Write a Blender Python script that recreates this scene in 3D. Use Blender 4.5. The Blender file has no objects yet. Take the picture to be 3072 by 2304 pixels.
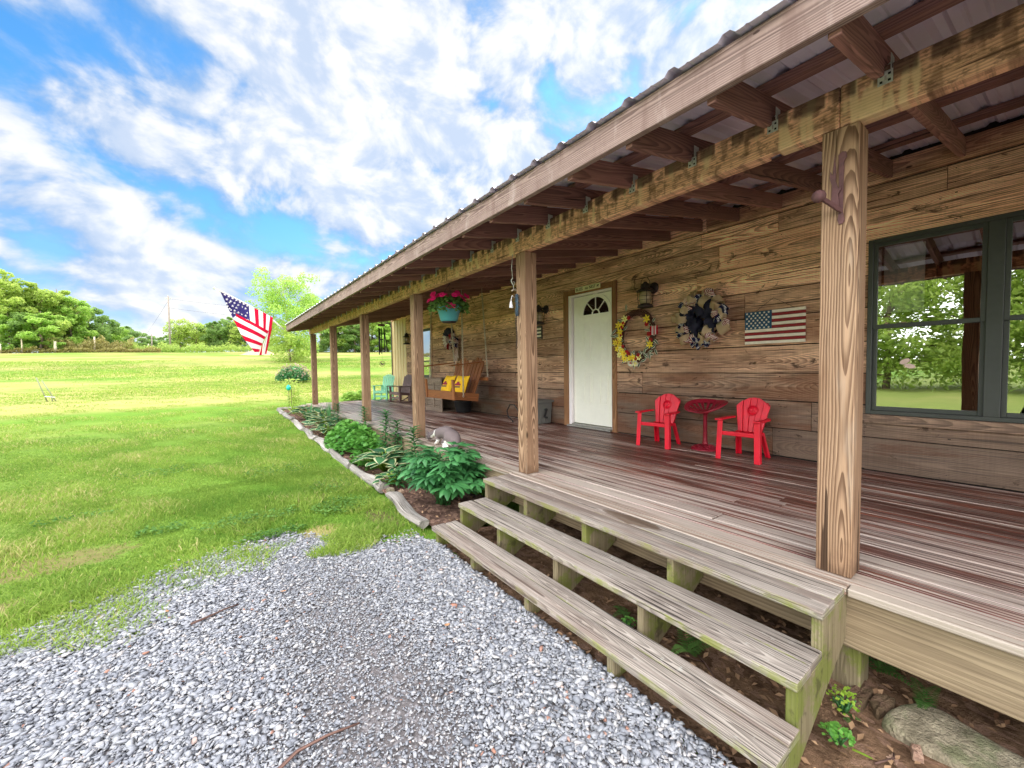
import bpy, bmesh, math, random
import numpy as np
from math import sin, cos, pi, radians, sqrt, atan2
from mathutils import Vector, Matrix, Euler

random.seed(7)
RS = np.random.RandomState(11)
SC = bpy.context.scene
COL = SC.collection
ROOT = {}          # object name -> world matrix of the thing it belongs to


# ------------------------------------------------------------------ objects
def tag(o, label=None, cat=None, group=None, kind=None):
    if label: o['label'] = label
    if cat: o['category'] = cat
    if group: o['group'] = group
    if kind: o['kind'] = kind
    return o


def thing(name, label, cat, loc=(0, 0, 0), rz=0.0, group=None):
    o = bpy.data.objects.new(name, None)
    o.empty_display_size = 0.1
    COL.objects.link(o)
    o.location = loc
    o.rotation_euler = (0, 0, rz)
    tag(o, label, cat, group)
    ROOT[o.name] = Matrix.Translation(Vector(loc)) @ Matrix.Rotation(rz, 4, 'Z')
    return o


def link_mesh(name, me, parent=None, M=None, world=True):
    """link a mesh given in world coordinates (or in its thing's own frame when world=False)"""
    o = bpy.data.objects.new(name, me)
    COL.objects.link(o)
    if parent is not None:
        R = ROOT.get(parent.name, Matrix.Identity(4))
        if world and R != Matrix.Identity(4):
            me.transform(R.inverted())
        o.parent = parent
        ROOT[o.name] = R
    else:
        if world:
            n = len(me.vertices)
            a = np.empty(n * 3, np.float32)
            me.vertices.foreach_get('co', a)
            a = a.reshape(-1, 3)
            lo, hi = a.min(0), a.max(0)
            c = Vector(((lo[0] + hi[0]) / 2, (lo[1] + hi[1]) / 2, lo[2]))
            c = Vector([float(x) for x in c])
            me.transform(Matrix.Translation(-c))
            o.location = c
        ROOT[o.name] = Matrix.Translation(o.location)
    return o


def dup(root, loc, rz=0.0, label=None, scale=None):
    r = root.copy()
    COL.objects.link(r)
    r.location = loc
    r.rotation_euler = (0, 0, rz)
    if scale is not None:
        r.scale = scale if hasattr(scale, '__len__') else (scale,) * 3
    if label: r['label'] = label
    for ch in list(root.children):
        c = ch.copy(); COL.objects.link(c); c.parent = r
        for g in ch.children:
            d = g.copy(); COL.objects.link(d); d.parent = c
    return r


# ------------------------------------------------------------------ mesh builder
class MB:
    def __init__(s):
        s.v = []; s.f = []; s.uv = []; s.mi = []; s.rn = []; s.sm = []

    def add(s, verts, faces, uvs=None, mi=0, rnd=None, smooth=False):
        b = len(s.v)
        s.v.extend([tuple(p) for p in verts])
        if rnd is None: rnd = random.random()
        for k, f in enumerate(faces):
            s.f.append([b + i for i in f])
            if uvs is None:
                s.uv.append([(0.0, 0.0)] * len(f))
            else:
                s.uv.append(uvs[k])
            s.mi.append(mi[k] if hasattr(mi, '__len__') else mi)
            s.rn.append(rnd[k] if hasattr(rnd, '__len__') else rnd)
            s.sm.append(smooth)
        return b

    def box(s, lo, hi, M=None, mi=0, rnd=None, axis=None, taper=None):
        """box from lo to hi; uv: u along the long axis in metres, v across"""
        lo = list(lo); hi = list(hi)
        d = [hi[i] - lo[i] for i in range(3)]
        if axis is None: axis = max(range(3), key=lambda i: d[i])
        o1, o2 = [i for i in range(3) if i != axis]
        P = []
        for k in (0, 1):
            for j in (0, 1):
                for i in (0, 1):
                    P.append([(lo, hi)[i][0], (lo, hi)[j][1], (lo, hi)[k][2]])
        F = [(0, 2, 3, 1), (4, 5, 7, 6), (0, 1, 5, 4), (2, 6, 7, 3), (0, 4, 6, 2), (1, 3, 7, 5)]
        nax = [2, 2, 1, 1, 0, 0]
        uo, vo = random.uniform(0, 60), random.randint(0, 30) * 7
        U = []
        for fi, f in enumerate(F):
            off = fi
            if nax[fi] == axis:
                U.append([(P[i][o1] * 1.0 + uo, P[i][o2] + vo + off) for i in f])
            else:
                w = o1 if nax[fi] == o2 else o2
                U.append([(P[i][axis] + uo, P[i][w] - (lo[w] + hi[w]) / 2 + vo + off) for i in f])
        if taper:
            for p in P: taper(p)
        if M is not None: P = [M @ Vector(p) for p in P]
        s.add(P, F, U, mi, rnd)
        return s

    def bar(s, p0, p1, w, h, up=(0, 0, 1), mi=0, rnd=None):
        p0, p1 = Vector(p0), Vector(p1)
        x = (p1 - p0); L = x.length; x.normalize()
        up = Vector(up)
        y = up.cross(x)
        if y.length < 1e-4: y = Vector((0, 1, 0)).cross(x)
        y.normalize(); z = x.cross(y)
        M = Matrix(((x.x, y.x, z.x, p0.x), (x.y, y.y, z.y, p0.y), (x.z, y.z, z.z, p0.z), (0, 0, 0, 1)))
        return s.box((0, -w / 2, -h / 2), (L, w / 2, h / 2), M, mi, rnd, axis=0)

    def tube(s, pts, r, n=8, mi=0, rnd=None, closed=False, cap=True, smooth=True):
        pts = [Vector(p) for p in pts]; m = len(pts)
        rr = [r] * m if not hasattr(r, '__len__') else list(r)
        rings = []; prev = None; V = []; U = []; L = 0
        for i, p in enumerate(pts):
            if closed: t = pts[(i + 1) % m] - pts[i - 1]
            elif i == 0: t = pts[1] - p
            elif i == m - 1: t = p - pts[i - 1]
            else: t = pts[i + 1] - pts[i - 1]
            if t.length < 1e-9: t = Vector((0, 0, 1))
            t.normalize()
            if prev is None:
                a = Vector((0, 0, 1)) if abs(t.z) < .9 else Vector((1, 0, 0))
                nrm = (a - t * a.dot(t)).normalized()
            else:
                nrm = prev - t * prev.dot(t)
                if nrm.length < 1e-6: nrm = Vector((1, 0, 0))
                nrm.normalize()
            prev = nrm; b = t.cross(nrm)
            if i: L += (p - pts[i - 1]).length
            for k in range(n):
                a = 2 * pi * k / n
                V.append(p + (nrm * cos(a) + b * sin(a)) * rr[i]); U.append((L, a * rr[i]))
        F = []; UU = []
        for i in range(m if closed else m - 1):
            j = (i + 1) % m
            for k in range(n):
                k2 = (k + 1) % n
                f = (i * n + k, i * n + k2, j * n + k2, j * n + k)
                F.append(f); UU.append([U[q] for q in f])
        if cap and not closed:
            F.append(tuple(range(n - 1, -1, -1))); UU.append([(cos(2 * pi * k / n) * rr[0], sin(2 * pi * k / n) * rr[0]) for k in range(n - 1, -1, -1)])
            F.append(tuple((m - 1) * n + k for k in range(n))); UU.append([(cos(2 * pi * k / n) * rr[-1], sin(2 * pi * k / n) * rr[-1]) for k in range(n)])
        s.add(V, F, UU, mi, rnd, smooth)
        return s

    def lathe(s, prof, n=16, M=None, mi=0, rnd=None, smooth=True):
        V = []; F = []; U = []
        for r, z in prof:
            for k in range(n):
                a = 2 * pi * k / n
                V.append(Vector((r * cos(a), r * sin(a), z)))
        for i in range(len(prof) - 1):
            for k in range(n):
                k2 = (k + 1) % n
                F.append((i * n + k, i * n + k2, (i + 1) * n + k2, (i + 1) * n + k))
                U.append([(prof[i][1], k / n), (prof[i][1], (k + 1) / n), (prof[i + 1][1], (k + 1) / n), (prof[i + 1][1], k / n)])
        if prof[0][0] > 1e-5: F.append(tuple(range(n - 1, -1, -1))); U.append([(0, 0)] * n)
        if prof[-1][0] > 1e-5: F.append(tuple((len(prof) - 1) * n + k for k in range(n))); U.append([(0, 0)] * n)
        if M is not None: V = [M @ p for p in V]
        s.add(V, F, U, mi, rnd, smooth)
        return s

    def prism(s, poly, d, M=None, mi=0, rnd=None, z0=None):
        """polygon in local xy, extruded along z by d (centred, or from z0)"""
        n = len(poly)
        a = -d / 2 if z0 is None else z0
        V = [Vector((x, y, a)) for x, y in poly] + [Vector((x, y, a + d)) for x, y in poly]
        ar = sum(poly[i][0] * poly[(i + 1) % n][1] - poly[(i + 1) % n][0] * poly[i][1] for i in range(n))
        bot = tuple(range(n)); top = tuple(range(n, 2 * n))
        uo = random.uniform(0, 60); vo = random.uniform(0, 60)
        F = [bot[::-1], top]; U = [[(poly[i][1] + uo, poly[i][0] + vo) for i in bot[::-1]], [(poly[i][1] + uo, poly[i][0] + vo) for i in range(n)]]
        if ar < 0: F = [bot, top[::-1]]; U = [[(poly[i][1] + uo, poly[i][0] + vo) for i in bot], [(poly[i][1] + uo, poly[i][0] + vo) for i in range(n)][::-1]]
        for i in range(n):
            j = (i + 1) % n
            f = (i, j, n + j, n + i)
            if ar < 0: f = f[::-1]
            F.append(f); U.append([(poly[q % n][1] + uo, (poly[q % n][0] + (d if q >= n else 0)) + vo) for q in f])
        if M is not None: V = [M @ p for p in V]
        s.add(V, F, U, mi, rnd)
        return s

    def leaf(s, base, az, el, L, W, droop=1.0, n=5, prof=None, mi=0, edge=None, edgew=.24, cup=.25, rnd=None, roll=0.0):
        """a bent leaf blade; edge = material index of a margin of another colour"""
        if prof is None: prof = lambda t: sin(pi * min(1, t * .93 + .04)) ** .8
        p = Vector(base); V = []; st = L / n
        cols = (-1, -1 + 2 * edgew, 0, 1 - 2 * edgew, 1) if edge is not None else (-1, 0, 1)
        for i in range(n + 1):
            t = i / n
            e = el - droop * t
            d = Vector((cos(az) * cos(e), sin(az) * cos(e), sin(e)))
            side = Vector((-sin(az), cos(az), 0))
            nr = d.cross(side) * -1
            if roll:
                side, nr = side * cos(roll) + nr * sin(roll), nr * cos(roll) - side * sin(roll)
            w = W / 2 * max(prof(t), .03)
            for c in cols:
                V.append(p + side * (c * w) + nr * (cup * w * abs(c)))
            p = p + d * st
        m = len(cols); F = []; MI = []; U = []
        for i in range(n):
            for k in range(m - 1):
                F.append((i * m + k, i * m + k + 1, (i + 1) * m + k + 1, (i + 1) * m + k))
                MI.append(edge if (edge is not None and k in (0, m - 2)) else mi)
                U.append([(i / n, k / (m - 1)), (i / n, (k + 1) / (m - 1)), ((i + 1) / n, (k + 1) / (m - 1)), ((i + 1) / n, k / (m - 1))])
        s.add(V, F, U, MI, rnd, True)
        return p

    def mesh(s, name, mats):
        me = bpy.data.meshes.new(name)
        me.from_pydata(s.v, [], s.f)
        for m in (mats if isinstance(mats, (list, tuple)) else [mats]): me.materials.append(m)
        uvl = me.uv_layers.new(name='UVMap')
        uvl.data.foreach_set('uv', np.array([c for f in s.uv for uv in f for c in uv], np.float32))
        me.polygons.foreach_set('material_index', np.array(s.mi, np.int32))
        me.polygons.foreach_set('use_smooth', np.array(s.sm, bool))
        at = me.attributes.new('rnd', 'FLOAT', 'FACE')
        at.data.foreach_set('value', np.array(s.rn, np.float32))
        me.update()
        return me

    def build(s, name, mats, parent=None, world=True, bevel=0, seg=1):
        o = link_mesh(name, s.mesh(name, mats), parent, None, world)
        if bevel:
            b = o.modifiers.new('b', 'BEVEL'); b.width = bevel; b.segments = seg
            b.limit_method = 'ANGLE'; b.angle_limit = radians(40)
        return o


def bulk_mesh(name, V, faces, rnd, mats, mi=None):
    """N equal little pieces as one mesh. V: (N,k,3); faces: list of equally long tuples"""
    N, k, _ = V.shape
    me = bpy.data.meshes.new(name)
    fa = np.array(faces, np.int32); nf, L = fa.shape
    me.vertices.add(N * k)
    me.vertices.foreach_set('co', V.astype(np.float32).ravel())
    loops = (fa[None] + (np.arange(N) * k)[:, None, None]).astype(np.int32).ravel()
    me.loops.add(len(loops)); me.loops.foreach_set('vertex_index', loops)
    me.polygons.add(N * nf)
    me.polygons.foreach_set('loop_start', np.arange(0, N * nf * L, L, dtype=np.int32))
    at = me.attributes.new('rnd', 'FLOAT', 'FACE')
    at.data.foreach_set('value', np.repeat(rnd.astype(np.float32), nf))
    for m in mats: me.materials.append(m)
    if mi is not None:
        me.polygons.foreach_set('material_index', np.repeat(mi.astype(np.int32), nf))
    me.update(calc_edges=True)
    me.validate()
    return me


def rot_basis(n, rs, flat=0.0):
    """n random orthonormal frames; flat>0 pulls the normal towards +z"""
    z = rs.normal(size=(n, 3)); z /= np.linalg.norm(z, axis=1)[:, None]
    z[:, 2] = np.abs(z[:, 2]) + flat
    z /= np.linalg.norm(z, axis=1)[:, None]
    a = rs.normal(size=(n, 3)); x = np.cross(a, z); x /= np.linalg.norm(x, axis=1)[:, None]
    y = np.cross(z, x)
    return x, y, z


def leaf_cloud(name, P, size, rnd, mats, rs, flat=.3, aspect=.55, mi=None):
    """one folded leaf face pair at every point of P"""
    n = len(P)
    x, y, z = rot_basis(n, rs, flat)
    s = (size * rs.uniform(.65, 1.35, n))[:, None]
    V = np.stack([P - x * s * .5, P - y * s * aspect * .5 + z * s * .08, P + x * s * .5, P + y * s * aspect * .5 + z * s * .08], 1)
    return bulk_mesh(name, V, [(0, 1, 2), (0, 2, 3)], rnd, mats, mi)


# ------------------------------------------------------------------ nodes
class G:
    def __init__(s, name, owner=None):
        if owner is None:
            s.mat = bpy.data.materials.new(name); s.mat.use_nodes = True; s.nt = s.mat.node_tree
        else:
            s.mat = owner; s.nt = owner.node_tree
        s.nt.nodes.clear()

    def put(s, sock, val):
        if isinstance(val, bpy.types.NodeSocket): s.nt.links.new(val, sock)
        elif hasattr(val, '__len__') and len(val) == 3 and sock.type == 'RGBA': sock.default_value = (*val, 1)
        else: sock.default_value = val

    def n(s, t, props=None, ins=None):
        nd = s.nt.nodes.new('ShaderNode' + t)
        for k, v in (props or {}).items(): setattr(nd, k, v)
        for k, v in (ins or {}).items(): s.put(nd.inputs[k], v)
        return nd

    def m(s, op, a, b=None, c=None, clamp=False):
        nd = s.n('Math', {'operation': op, 'use_clamp': clamp})
        s.put(nd.inputs[0], a)
        if b is not None: s.put(nd.inputs[1], b)
        if c is not None: s.put(nd.inputs[2], c)
        return nd.outputs[0]

    def mix(s, f, a, b, blend='MIX'):
        nd = s.n('Mix', {'data_type': 'RGBA', 'blend_type': blend})
        s.put(nd.inputs[0], f); s.put(nd.inputs[6], a); s.put(nd.inputs[7], b)
        return nd.outputs[2]

    def ramp(s, f, stops, interp='LINEAR'):
        nd = s.n('ValToRGB'); r = nd.color_ramp; r.interpolation = interp
        while len(r.elements) < len(stops): r.elements.new(.5)
        for e, (p, c) in zip(r.elements, stops):
            e.position = p; e.color = (*c, 1) if hasattr(c, '__len__') else (c, c, c, 1)
        s.put(nd.inputs[0], f)
        return nd.outputs[0]

    def step(s, f, a, b):
        nd = s.n('MapRange', {'interpolation_type': 'SMOOTHSTEP'})
        s.put(nd.inputs[0], f); nd.inputs[1].default_value = a; nd.inputs[2].default_value = b
        return nd.outputs[0]

    def noise(s, vec, scale=1.0, detail=4.0, rough=.5, dist=0.0):
        nd = s.n('TexNoise', {'noise_dimensions': '3D'}, {'Scale': scale, 'Detail': detail, 'Roughness': rough, 'Distortion': dist})
        if vec is not None: s.put(nd.inputs['Vector'], vec)
        return nd.outputs['Fac']

    def xyz(s, x, y, z):
        nd = s.n('CombineXYZ'); s.put(nd.inputs[0], x); s.put(nd.inputs[1], y); s.put(nd.inputs[2], z)
        return nd.outputs[0]

    def sep(s, v):
        nd = s.n('SeparateXYZ'); s.put(nd.inputs[0], v)
        return nd.outputs

    def pos(s): return s.n('NewGeometry').outputs['Position']
    def rnd(s): return s.n('Attribute', {'attribute_name': 'rnd'}).outputs['Fac']
    def uv(s): return s.n('UVMap').outputs[0]

    def bump(s, h, strength=.3, dist=.01):
        return s.n('Bump', None, {'Strength': strength, 'Distance': dist, 'Height': h}).outputs[0]

    def out(s, sh):
        o = s.n('OutputMaterial'); s.nt.links.new(sh, o.inputs[0]); return s.mat

    def pbr(s, col, rough=.6, normal=None, metal=0.0, spec=.5, **kw):
        ins = {'Base Color': col, 'Roughness': rough, 'Metallic': metal, 'Specular IOR Level': spec}
        if normal is not None: ins['Normal'] = normal
        ins.update(kw)
        return s.n('BsdfPrincipled', None, ins).outputs[0]


def lin(r, g, b):
    f = lambda c: ((c / 255) / 12.92 if c / 255 <= .04045 else ((c / 255 + .055) / 1.055) ** 2.4)
    return (f(r), f(g), f(b))


def ls(r, g, b, k=.76):
    return tuple(k * x for x in lin(r, g, b))


def plain(name, col, rough=.5, metal=0.0, var=.12, scale=30.0, bump=0.0, spec=.5):
    """paint, plastic or metal with a little unevenness and dust"""
    g = G(name)
    tc = g.n('TexCoord').outputs['Object']
    a = g.noise(tc, scale, 5, .6)
    b = g.noise(tc, scale * .15, 3, .5)
    f = g.m('ADD', g.m('MULTIPLY', a, .5), g.m('MULTIPLY', b, .5))
    c = g.mix(g.step(f, .35, .65), tuple(x * (1 - var) for x in col), tuple(min(1, x * (1 + var)) for x in col))
    r = g.m('ADD', g.m('MULTIPLY', a, .25), rough - .12)
    return g.out(g.pbr(c, r, g.bump(a, bump, .004) if bump else None, metal, spec))


def foliage(name, dark, light, trans=.35, gloss=.35, tipcol=None):
    """leaves: colour by the piece's own random value, some light coming through"""
    g = G(name)
    r = g.rnd()
    big = g.noise(g.pos(), 1.3, 2, .5)
    f = g.m('ADD', g.m('MULTIPLY', r, .75), g.m('MULTIPLY', g.step(big, .3, .7), .3), clamp=True)
    c = g.mix(f, dark, light)
    if tipcol: c = g.mix(g.step(r, .86, .93), c, tipcol)
    p = g.pbr(c, .5, None, 0, gloss)
    t = g.n('BsdfTranslucent', None, {'Color': g.mix(.5, c, tuple(min(1, x * 1.6) for x in light))}).outputs[0]
    mx = g.n('MixShader', None, {0: trans}); g.nt.links.new(p, mx.inputs[1]); g.nt.links.new(t, mx.inputs[2])
    return g.out(mx.outputs[0])


def wood(name, light, mid, dark, sp=.011, ringamt=.7, fiber=.45, blotch=.6, knots=.8,
         rough=.75, bump=.35, tint=.3, lines=.55, flat=.5, extra=None):
    """weathered lumber sawn through growth rings: uv in metres along / across the board, v centred on whole numbers"""
    g = G(name)
    u, v0, _ = g.sep(g.uv()); r = g.rnd()
    seed = g.m('MULTIPLY', r, 41.0)
    v = g.m('SUBTRACT', v0, g.m('ROUND', v0))
    kn = g.n('TexVoronoi', {'voronoi_dimensions': '3D'}, {'Vector': g.xyz(g.m('MULTIPLY', u, 1.5), g.m('MULTIPLY', v, 5.0), seed), 'Scale': 1.0, 'Randomness': 1.0})
    kd = kn.outputs['Distance']
    pick = g.step(g.sep(kn.outputs['Color'])[0], .45, .5)
    khalo = g.m('MULTIPLY', g.m('SUBTRACT', 1.0, g.step(kd, .02, .30)), g.m('MULTIPLY', pick, knots))
    kcore = g.m('MULTIPLY', g.m('SUBTRACT', 1.0, g.step(kd, .03, .075)), g.m('MULTIPLY', pick, knots))
    # the pith wanders in and out of the sawn face
    dep = g.m('MULTIPLY', g.m('SUBTRACT', g.noise(g.xyz(g.m('MULTIPLY', u, .42), seed, g.m('MULTIPLY', g.m('ROUND', v0), 3.1)), 1, 1, .4), .5), flat)
    cen = g.m('MULTIPLY', g.m('SUBTRACT', g.m('FRACT', g.m('MULTIPLY', r, 13.3)), .5), .07)
    swy = g.m('MULTIPLY', g.m('SUBTRACT', g.noise(g.xyz(g.m('MULTIPLY', u, .8), g.m('ADD', seed, 2.0), 0.0), 1, 1, .5), .5), .05)
    vv = g.m('ADD', g.m('ADD', v, cen), swy)
    rad = g.m('SQRT', g.m('ADD', g.m('MULTIPLY', vv, vv), g.m('MULTIPLY', dep, dep)))
    wob = g.noise(g.xyz(g.m('MULTIPLY', u, 2.6), g.m('MULTIPLY', v, 16.0), seed), 1, 3, .55)
    N = g.m('ADD', g.m('ADD', rad, g.m('MULTIPLY', wob, .012)), g.m('MULTIPLY', khalo, .035))
    rg = g.m('FRACT', g.m('DIVIDE', N, sp))
    rg = g.m('MULTIPLY', g.step(rg, .1, .86), g.step(rg, 1.0, .93))
    fib = g.noise(g.xyz(g.m('MULTIPLY', u, 5.0), g.m('MULTIPLY', v, 260.0), seed), 1, 3, .6)
    blo = g.noise(g.xyz(g.m('MULTIPLY', u, 1.1), g.m('MULTIPLY', v, 3.2), g.m('ADD', seed, 9.0)), 1, 4, .6)
    c = g.mix(g.m('MULTIPLY', g.step(blo, .35, .68), blotch), light, mid)
    am = g.m('ADD', ringamt * .6, g.m('MULTIPLY', g.noise(g.xyz(g.m('MULTIPLY', u, 1.3), g.m('MULTIPLY', v, 9.0), g.m('ADD', seed, 5.0)), 1, 2, .5), ringamt * .8))
    c = g.mix(g.m('MULTIPLY', rg, am), c, dark)
    wl = g.noise(g.xyz(g.m('MULTIPLY', u, 1.6), g.m('MULTIPLY', v, 105.0), g.m('ADD', seed, 3.0)), 1, 2, .6)
    c = g.mix(g.m('MULTIPLY', g.step(wl, .57, .68), lines), c, tuple(x * .55 for x in dark))
    c = g.mix(g.m('MULTIPLY', g.step(wl, .42, .33), lines * .45), c, tuple(min(1, x * 1.25) for x in light))
    c = g.mix(kcore, c, tuple(x * .35 for x in dark))
    # drying checks
    ck = g.noise(g.xyz(g.m('MULTIPLY', u, .9), g.m('MULTIPLY', v, 34.0), g.m('ADD', seed, 7.0)), 1, 1, .4)
    chk = g.m('MULTIPLY', g.step(ck, .735, .75), .85)
    c = g.mix(chk, c, tuple(x * .3 for x in dark))
    sh = g.m('ADD', 1.0 - fiber * .55, g.m('MULTIPLY', fib, fiber * 1.1))
    sh = g.m('MULTIPLY', sh, g.m('ADD', 1.0 - tint * .5, g.m('MULTIPLY', g.m('FRACT', g.m('MULTIPLY', r, 7.31)), tint)))
    c = g.mix(1.0, c, g.xyz(sh, sh, sh), 'MULTIPLY')
    h = g.m('SUBTRACT', g.m('SUBTRACT', g.m('MULTIPLY', fib, .6), g.m('MULTIPLY', rg, .5)), chk)
    if extra: c = extra(g, c, u, v, r)
    return g.out(g.pbr(c, rough, g.bump(h, bump, .004), 0, .25))
# ================================================================== materials
DECKZ = 0.0
WX = 2.49          # face of the house wall
YEND = 15.0        # far end of the house


def ex_deck(g, c, u, v, r):
    # brown stain worn to bare grey streaks, worn most along the open edge
    x = g.sep(g.pos())[0]
    st = g.noise(g.xyz(g.m('MULTIPLY', u, .55), g.m('MULTIPLY', v, 62.0), g.m('MULTIPLY', r, 30.0)), 1, 3, .65)
    ln = g.noise(g.xyz(g.m('MULTIPLY', u, .3), g.m('MULTIPLY', v, 120.0), g.m('MULTIPLY', r, 70.0)), 1, 1, .5)
    blo = g.noise(g.xyz(g.m('MULTIPLY', u, .5), g.m('MULTIPLY', v, 4.0), g.m('MULTIPLY', r, 50.0)), 1, 3, .6)
    edge = g.step(x, 1.5, -.05)
    wear = g.m('ADD', g.m('ADD', g.m('MULTIPLY', st, 1.35), g.m('MULTIPLY', blo, .9)), g.m('MULTIPLY', edge, .17))
    wear = g.m('SUBTRACT', wear, .115)
    f = g.step(wear, 1.03, 1.2)
    w2 = g.mix(g.step(x, -.05, .8), ls(226, 212, 198, .72), ls(220, 198, 186, .72))
    c = g.mix(g.m('MULTIPLY', g.step(blo, .5, .36), .45), c, ls(70, 40, 38))
    c = g.mix(g.m('MULTIPLY', f, .9), c, w2)
    c = g.mix(g.m('MULTIPLY', g.step(ln, .62, .68), .7), c, ls(236, 214, 204, .85))
    c = g.mix(g.m('MULTIPLY', g.step(ln, .33, .29), .8), c, ls(58, 34, 30))
    e = g.step(x, .12, -.06)
    return g.mix(g.m('MULTIPLY', e, .45), c, ls(196, 180, 160, .66))


def ex_tread(g, c, u, v, r):
    # greyed, mossy low down, one damp stain on the top tread
    X, Y, Z = g.sep(g.pos())
    geo = g.n('NewGeometry')
    nz = g.sep(geo.outputs['Normal'])[2]
    mo = g.noise(g.pos(), 6.0, 6, .7)
    low = g.step(nz, .8, .3)
    c = g.mix(g.m('MULTIPLY', g.m('MULTIPLY', low, g.step(mo, .42, .62)), .75), c, ls(150, 156, 70))
    grey = g.noise(g.xyz(g.m('MULTIPLY', u, 2.0), g.m('MULTIPLY', v, 50.0), r), 1, 4, .6)
    c = g.mix(g.m('MULTIPLY', g.step(grey, .56, .68), .55), c, ls(120, 104, 96))
    crk = g.noise(g.xyz(g.m('MULTIPLY', u, .8), g.m('MULTIPLY', v, 130.0), g.m('MULTIPLY', r, 9.0)), 1, 2, .6)
    c = g.mix(g.m('MULTIPLY', g.step(crk, .36, .31), .8), c, ls(84, 66, 56))
    big = g.noise(g.xyz(g.m('MULTIPLY', u, .7), g.m('MULTIPLY', v, 7.0), r), 1, 4, .6)
    c = g.mix(g.m('MULTIPLY', g.step(big, .5, .64), .5), c, ls(146, 122, 110))
    lich = g.step(g.noise(g.pos(), 26.0, 5, .7), .6, .66)
    c = g.mix(g.m('MULTIPLY', lich, g.m('MULTIPLY', g.step(mo, .48, .6), .4)), c, ls(214, 216, 206))
    # damp patch
    wob = g.m('MULTIPLY', g.m('SUBTRACT', g.noise(g.pos(), 9.0, 4, .6), .5), .9)
    dx = g.m('DIVIDE', g.m('ADD', X, .175), .055); dy = g.m('DIVIDE', g.m('SUBTRACT', Y, 3.53), .2)
    d = g.m('ADD', g.m('SQRT', g.m('ADD', g.m('MULTIPLY', dx, dx), g.m('MULTIPLY', dy, dy))), wob)
    wet = g.m('MULTIPLY', g.step(d, 1.1, .9), g.step(Z, -.05, -.01))
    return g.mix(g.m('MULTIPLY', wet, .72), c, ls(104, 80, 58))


def ex_green(g, c, u, v, r):
    Z = g.sep(g.pos())[2]
    mo = g.noise(g.pos(), 7.0, 6, .7)
    f = g.m('MULTIPLY', g.step(mo, .44, .58), .75)
    c = g.mix(f, c, ls(136, 148, 58, .6))
    return g.mix(g.m('MULTIPLY', g.step(g.noise(g.pos(), 11.0, 4, .6), .58, .68), .6), c, ls(70, 62, 44))


def ex_beam(g, c, u, v, r):
    # pale runs dripping from the top edge, dark mottling and scallops between them
    X, Y, Z = g.sep(g.pos())
    dr = g.noise(g.xyz(1.0, g.m('MULTIPLY', Y, 13.0), g.m('MULTIPLY', Z, 2.2)), 1, 2, .5)
    mt = g.noise(g.xyz(4.0, g.m('MULTIPLY', Y, 17.0), g.m('MULTIPLY', Z, 34.0)), 1, 5, .7)
    c = g.mix(g.m('MULTIPLY', g.step(mt, .48, .6), .65), c, lin(98, 70, 52))
    c = g.mix(g.m('MULTIPLY', g.step(dr, .56, .63), .8), c, lin(226, 196, 150))
    c = g.mix(g.m('MULTIPLY', g.step(dr, .43, .36), .5), c, lin(96, 66, 46))
    top = g.step(g.m('ADD', Z, g.m('MULTIPLY', mt, .02)), 2.135, 2.165)
    sc = g.noise(g.xyz(2.0, g.m('MULTIPLY', Y, 10.0), 3.0), 1, 1, .5)
    return g.mix(g.m('MULTIPLY', g.m('MULTIPLY', top, g.step(sc, .44, .5)), .8), c, lin(64, 46, 36))


def ex_post(g, c, u, v, r):
    # dirty feet, damp marks, a few nail holes
    X, Y, Z = g.sep(g.pos())
    n = g.noise(g.pos(), 5.0, 5, .65)
    foot = g.step(g.m('ADD', Z, g.m('MULTIPLY', g.m('SUBTRACT', n, .5), .5)), .16, .0)
    c = g.mix(g.m('MULTIPLY', foot, .45), c, lin(74, 54, 40))
    st = g.noise(g.xyz(g.m('MULTIPLY', X, 9.0), g.m('MULTIPLY', Y, 9.0), g.m('MULTIPLY', Z, 1.2)), 1, 4, .65)
    c = g.mix(g.m('MULTIPLY', g.step(st, .54, .68), .35), c, lin(112, 80, 56))
    return g.mix(g.m('MULTIPLY', g.step(st, .42, .3), .3), c, ls(226, 206, 184, .6))


def ex_fascia(g, c, u, v, r):
    # water marks and nail heads
    X, Y, Z = g.sep(g.pos())
    dr = g.noise(g.xyz(1.0, g.m('MULTIPLY', Y, 7.0), g.m('MULTIPLY', Z, 2.0)), 1, 4, .65)
    c = g.mix(g.m('MULTIPLY', g.step(dr, .52, .68), .45), c, lin(110, 84, 76))
    c = g.mix(g.m('MULTIPLY', g.step(dr, .44, .32), .35), c, ls(226, 206, 196, .75))
    sp = g.n('TexVoronoi', None, {'Vector': g.xyz(0.0, g.m('MULTIPLY', Y, 4.5), g.m('MULTIPLY', Z, 12.0)), 'Scale': 1.0}).outputs['Distance']
    return g.mix(g.m('MULTIPLY', g.step(sp, .07, .05), .8), c, lin(60, 40, 36))


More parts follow.
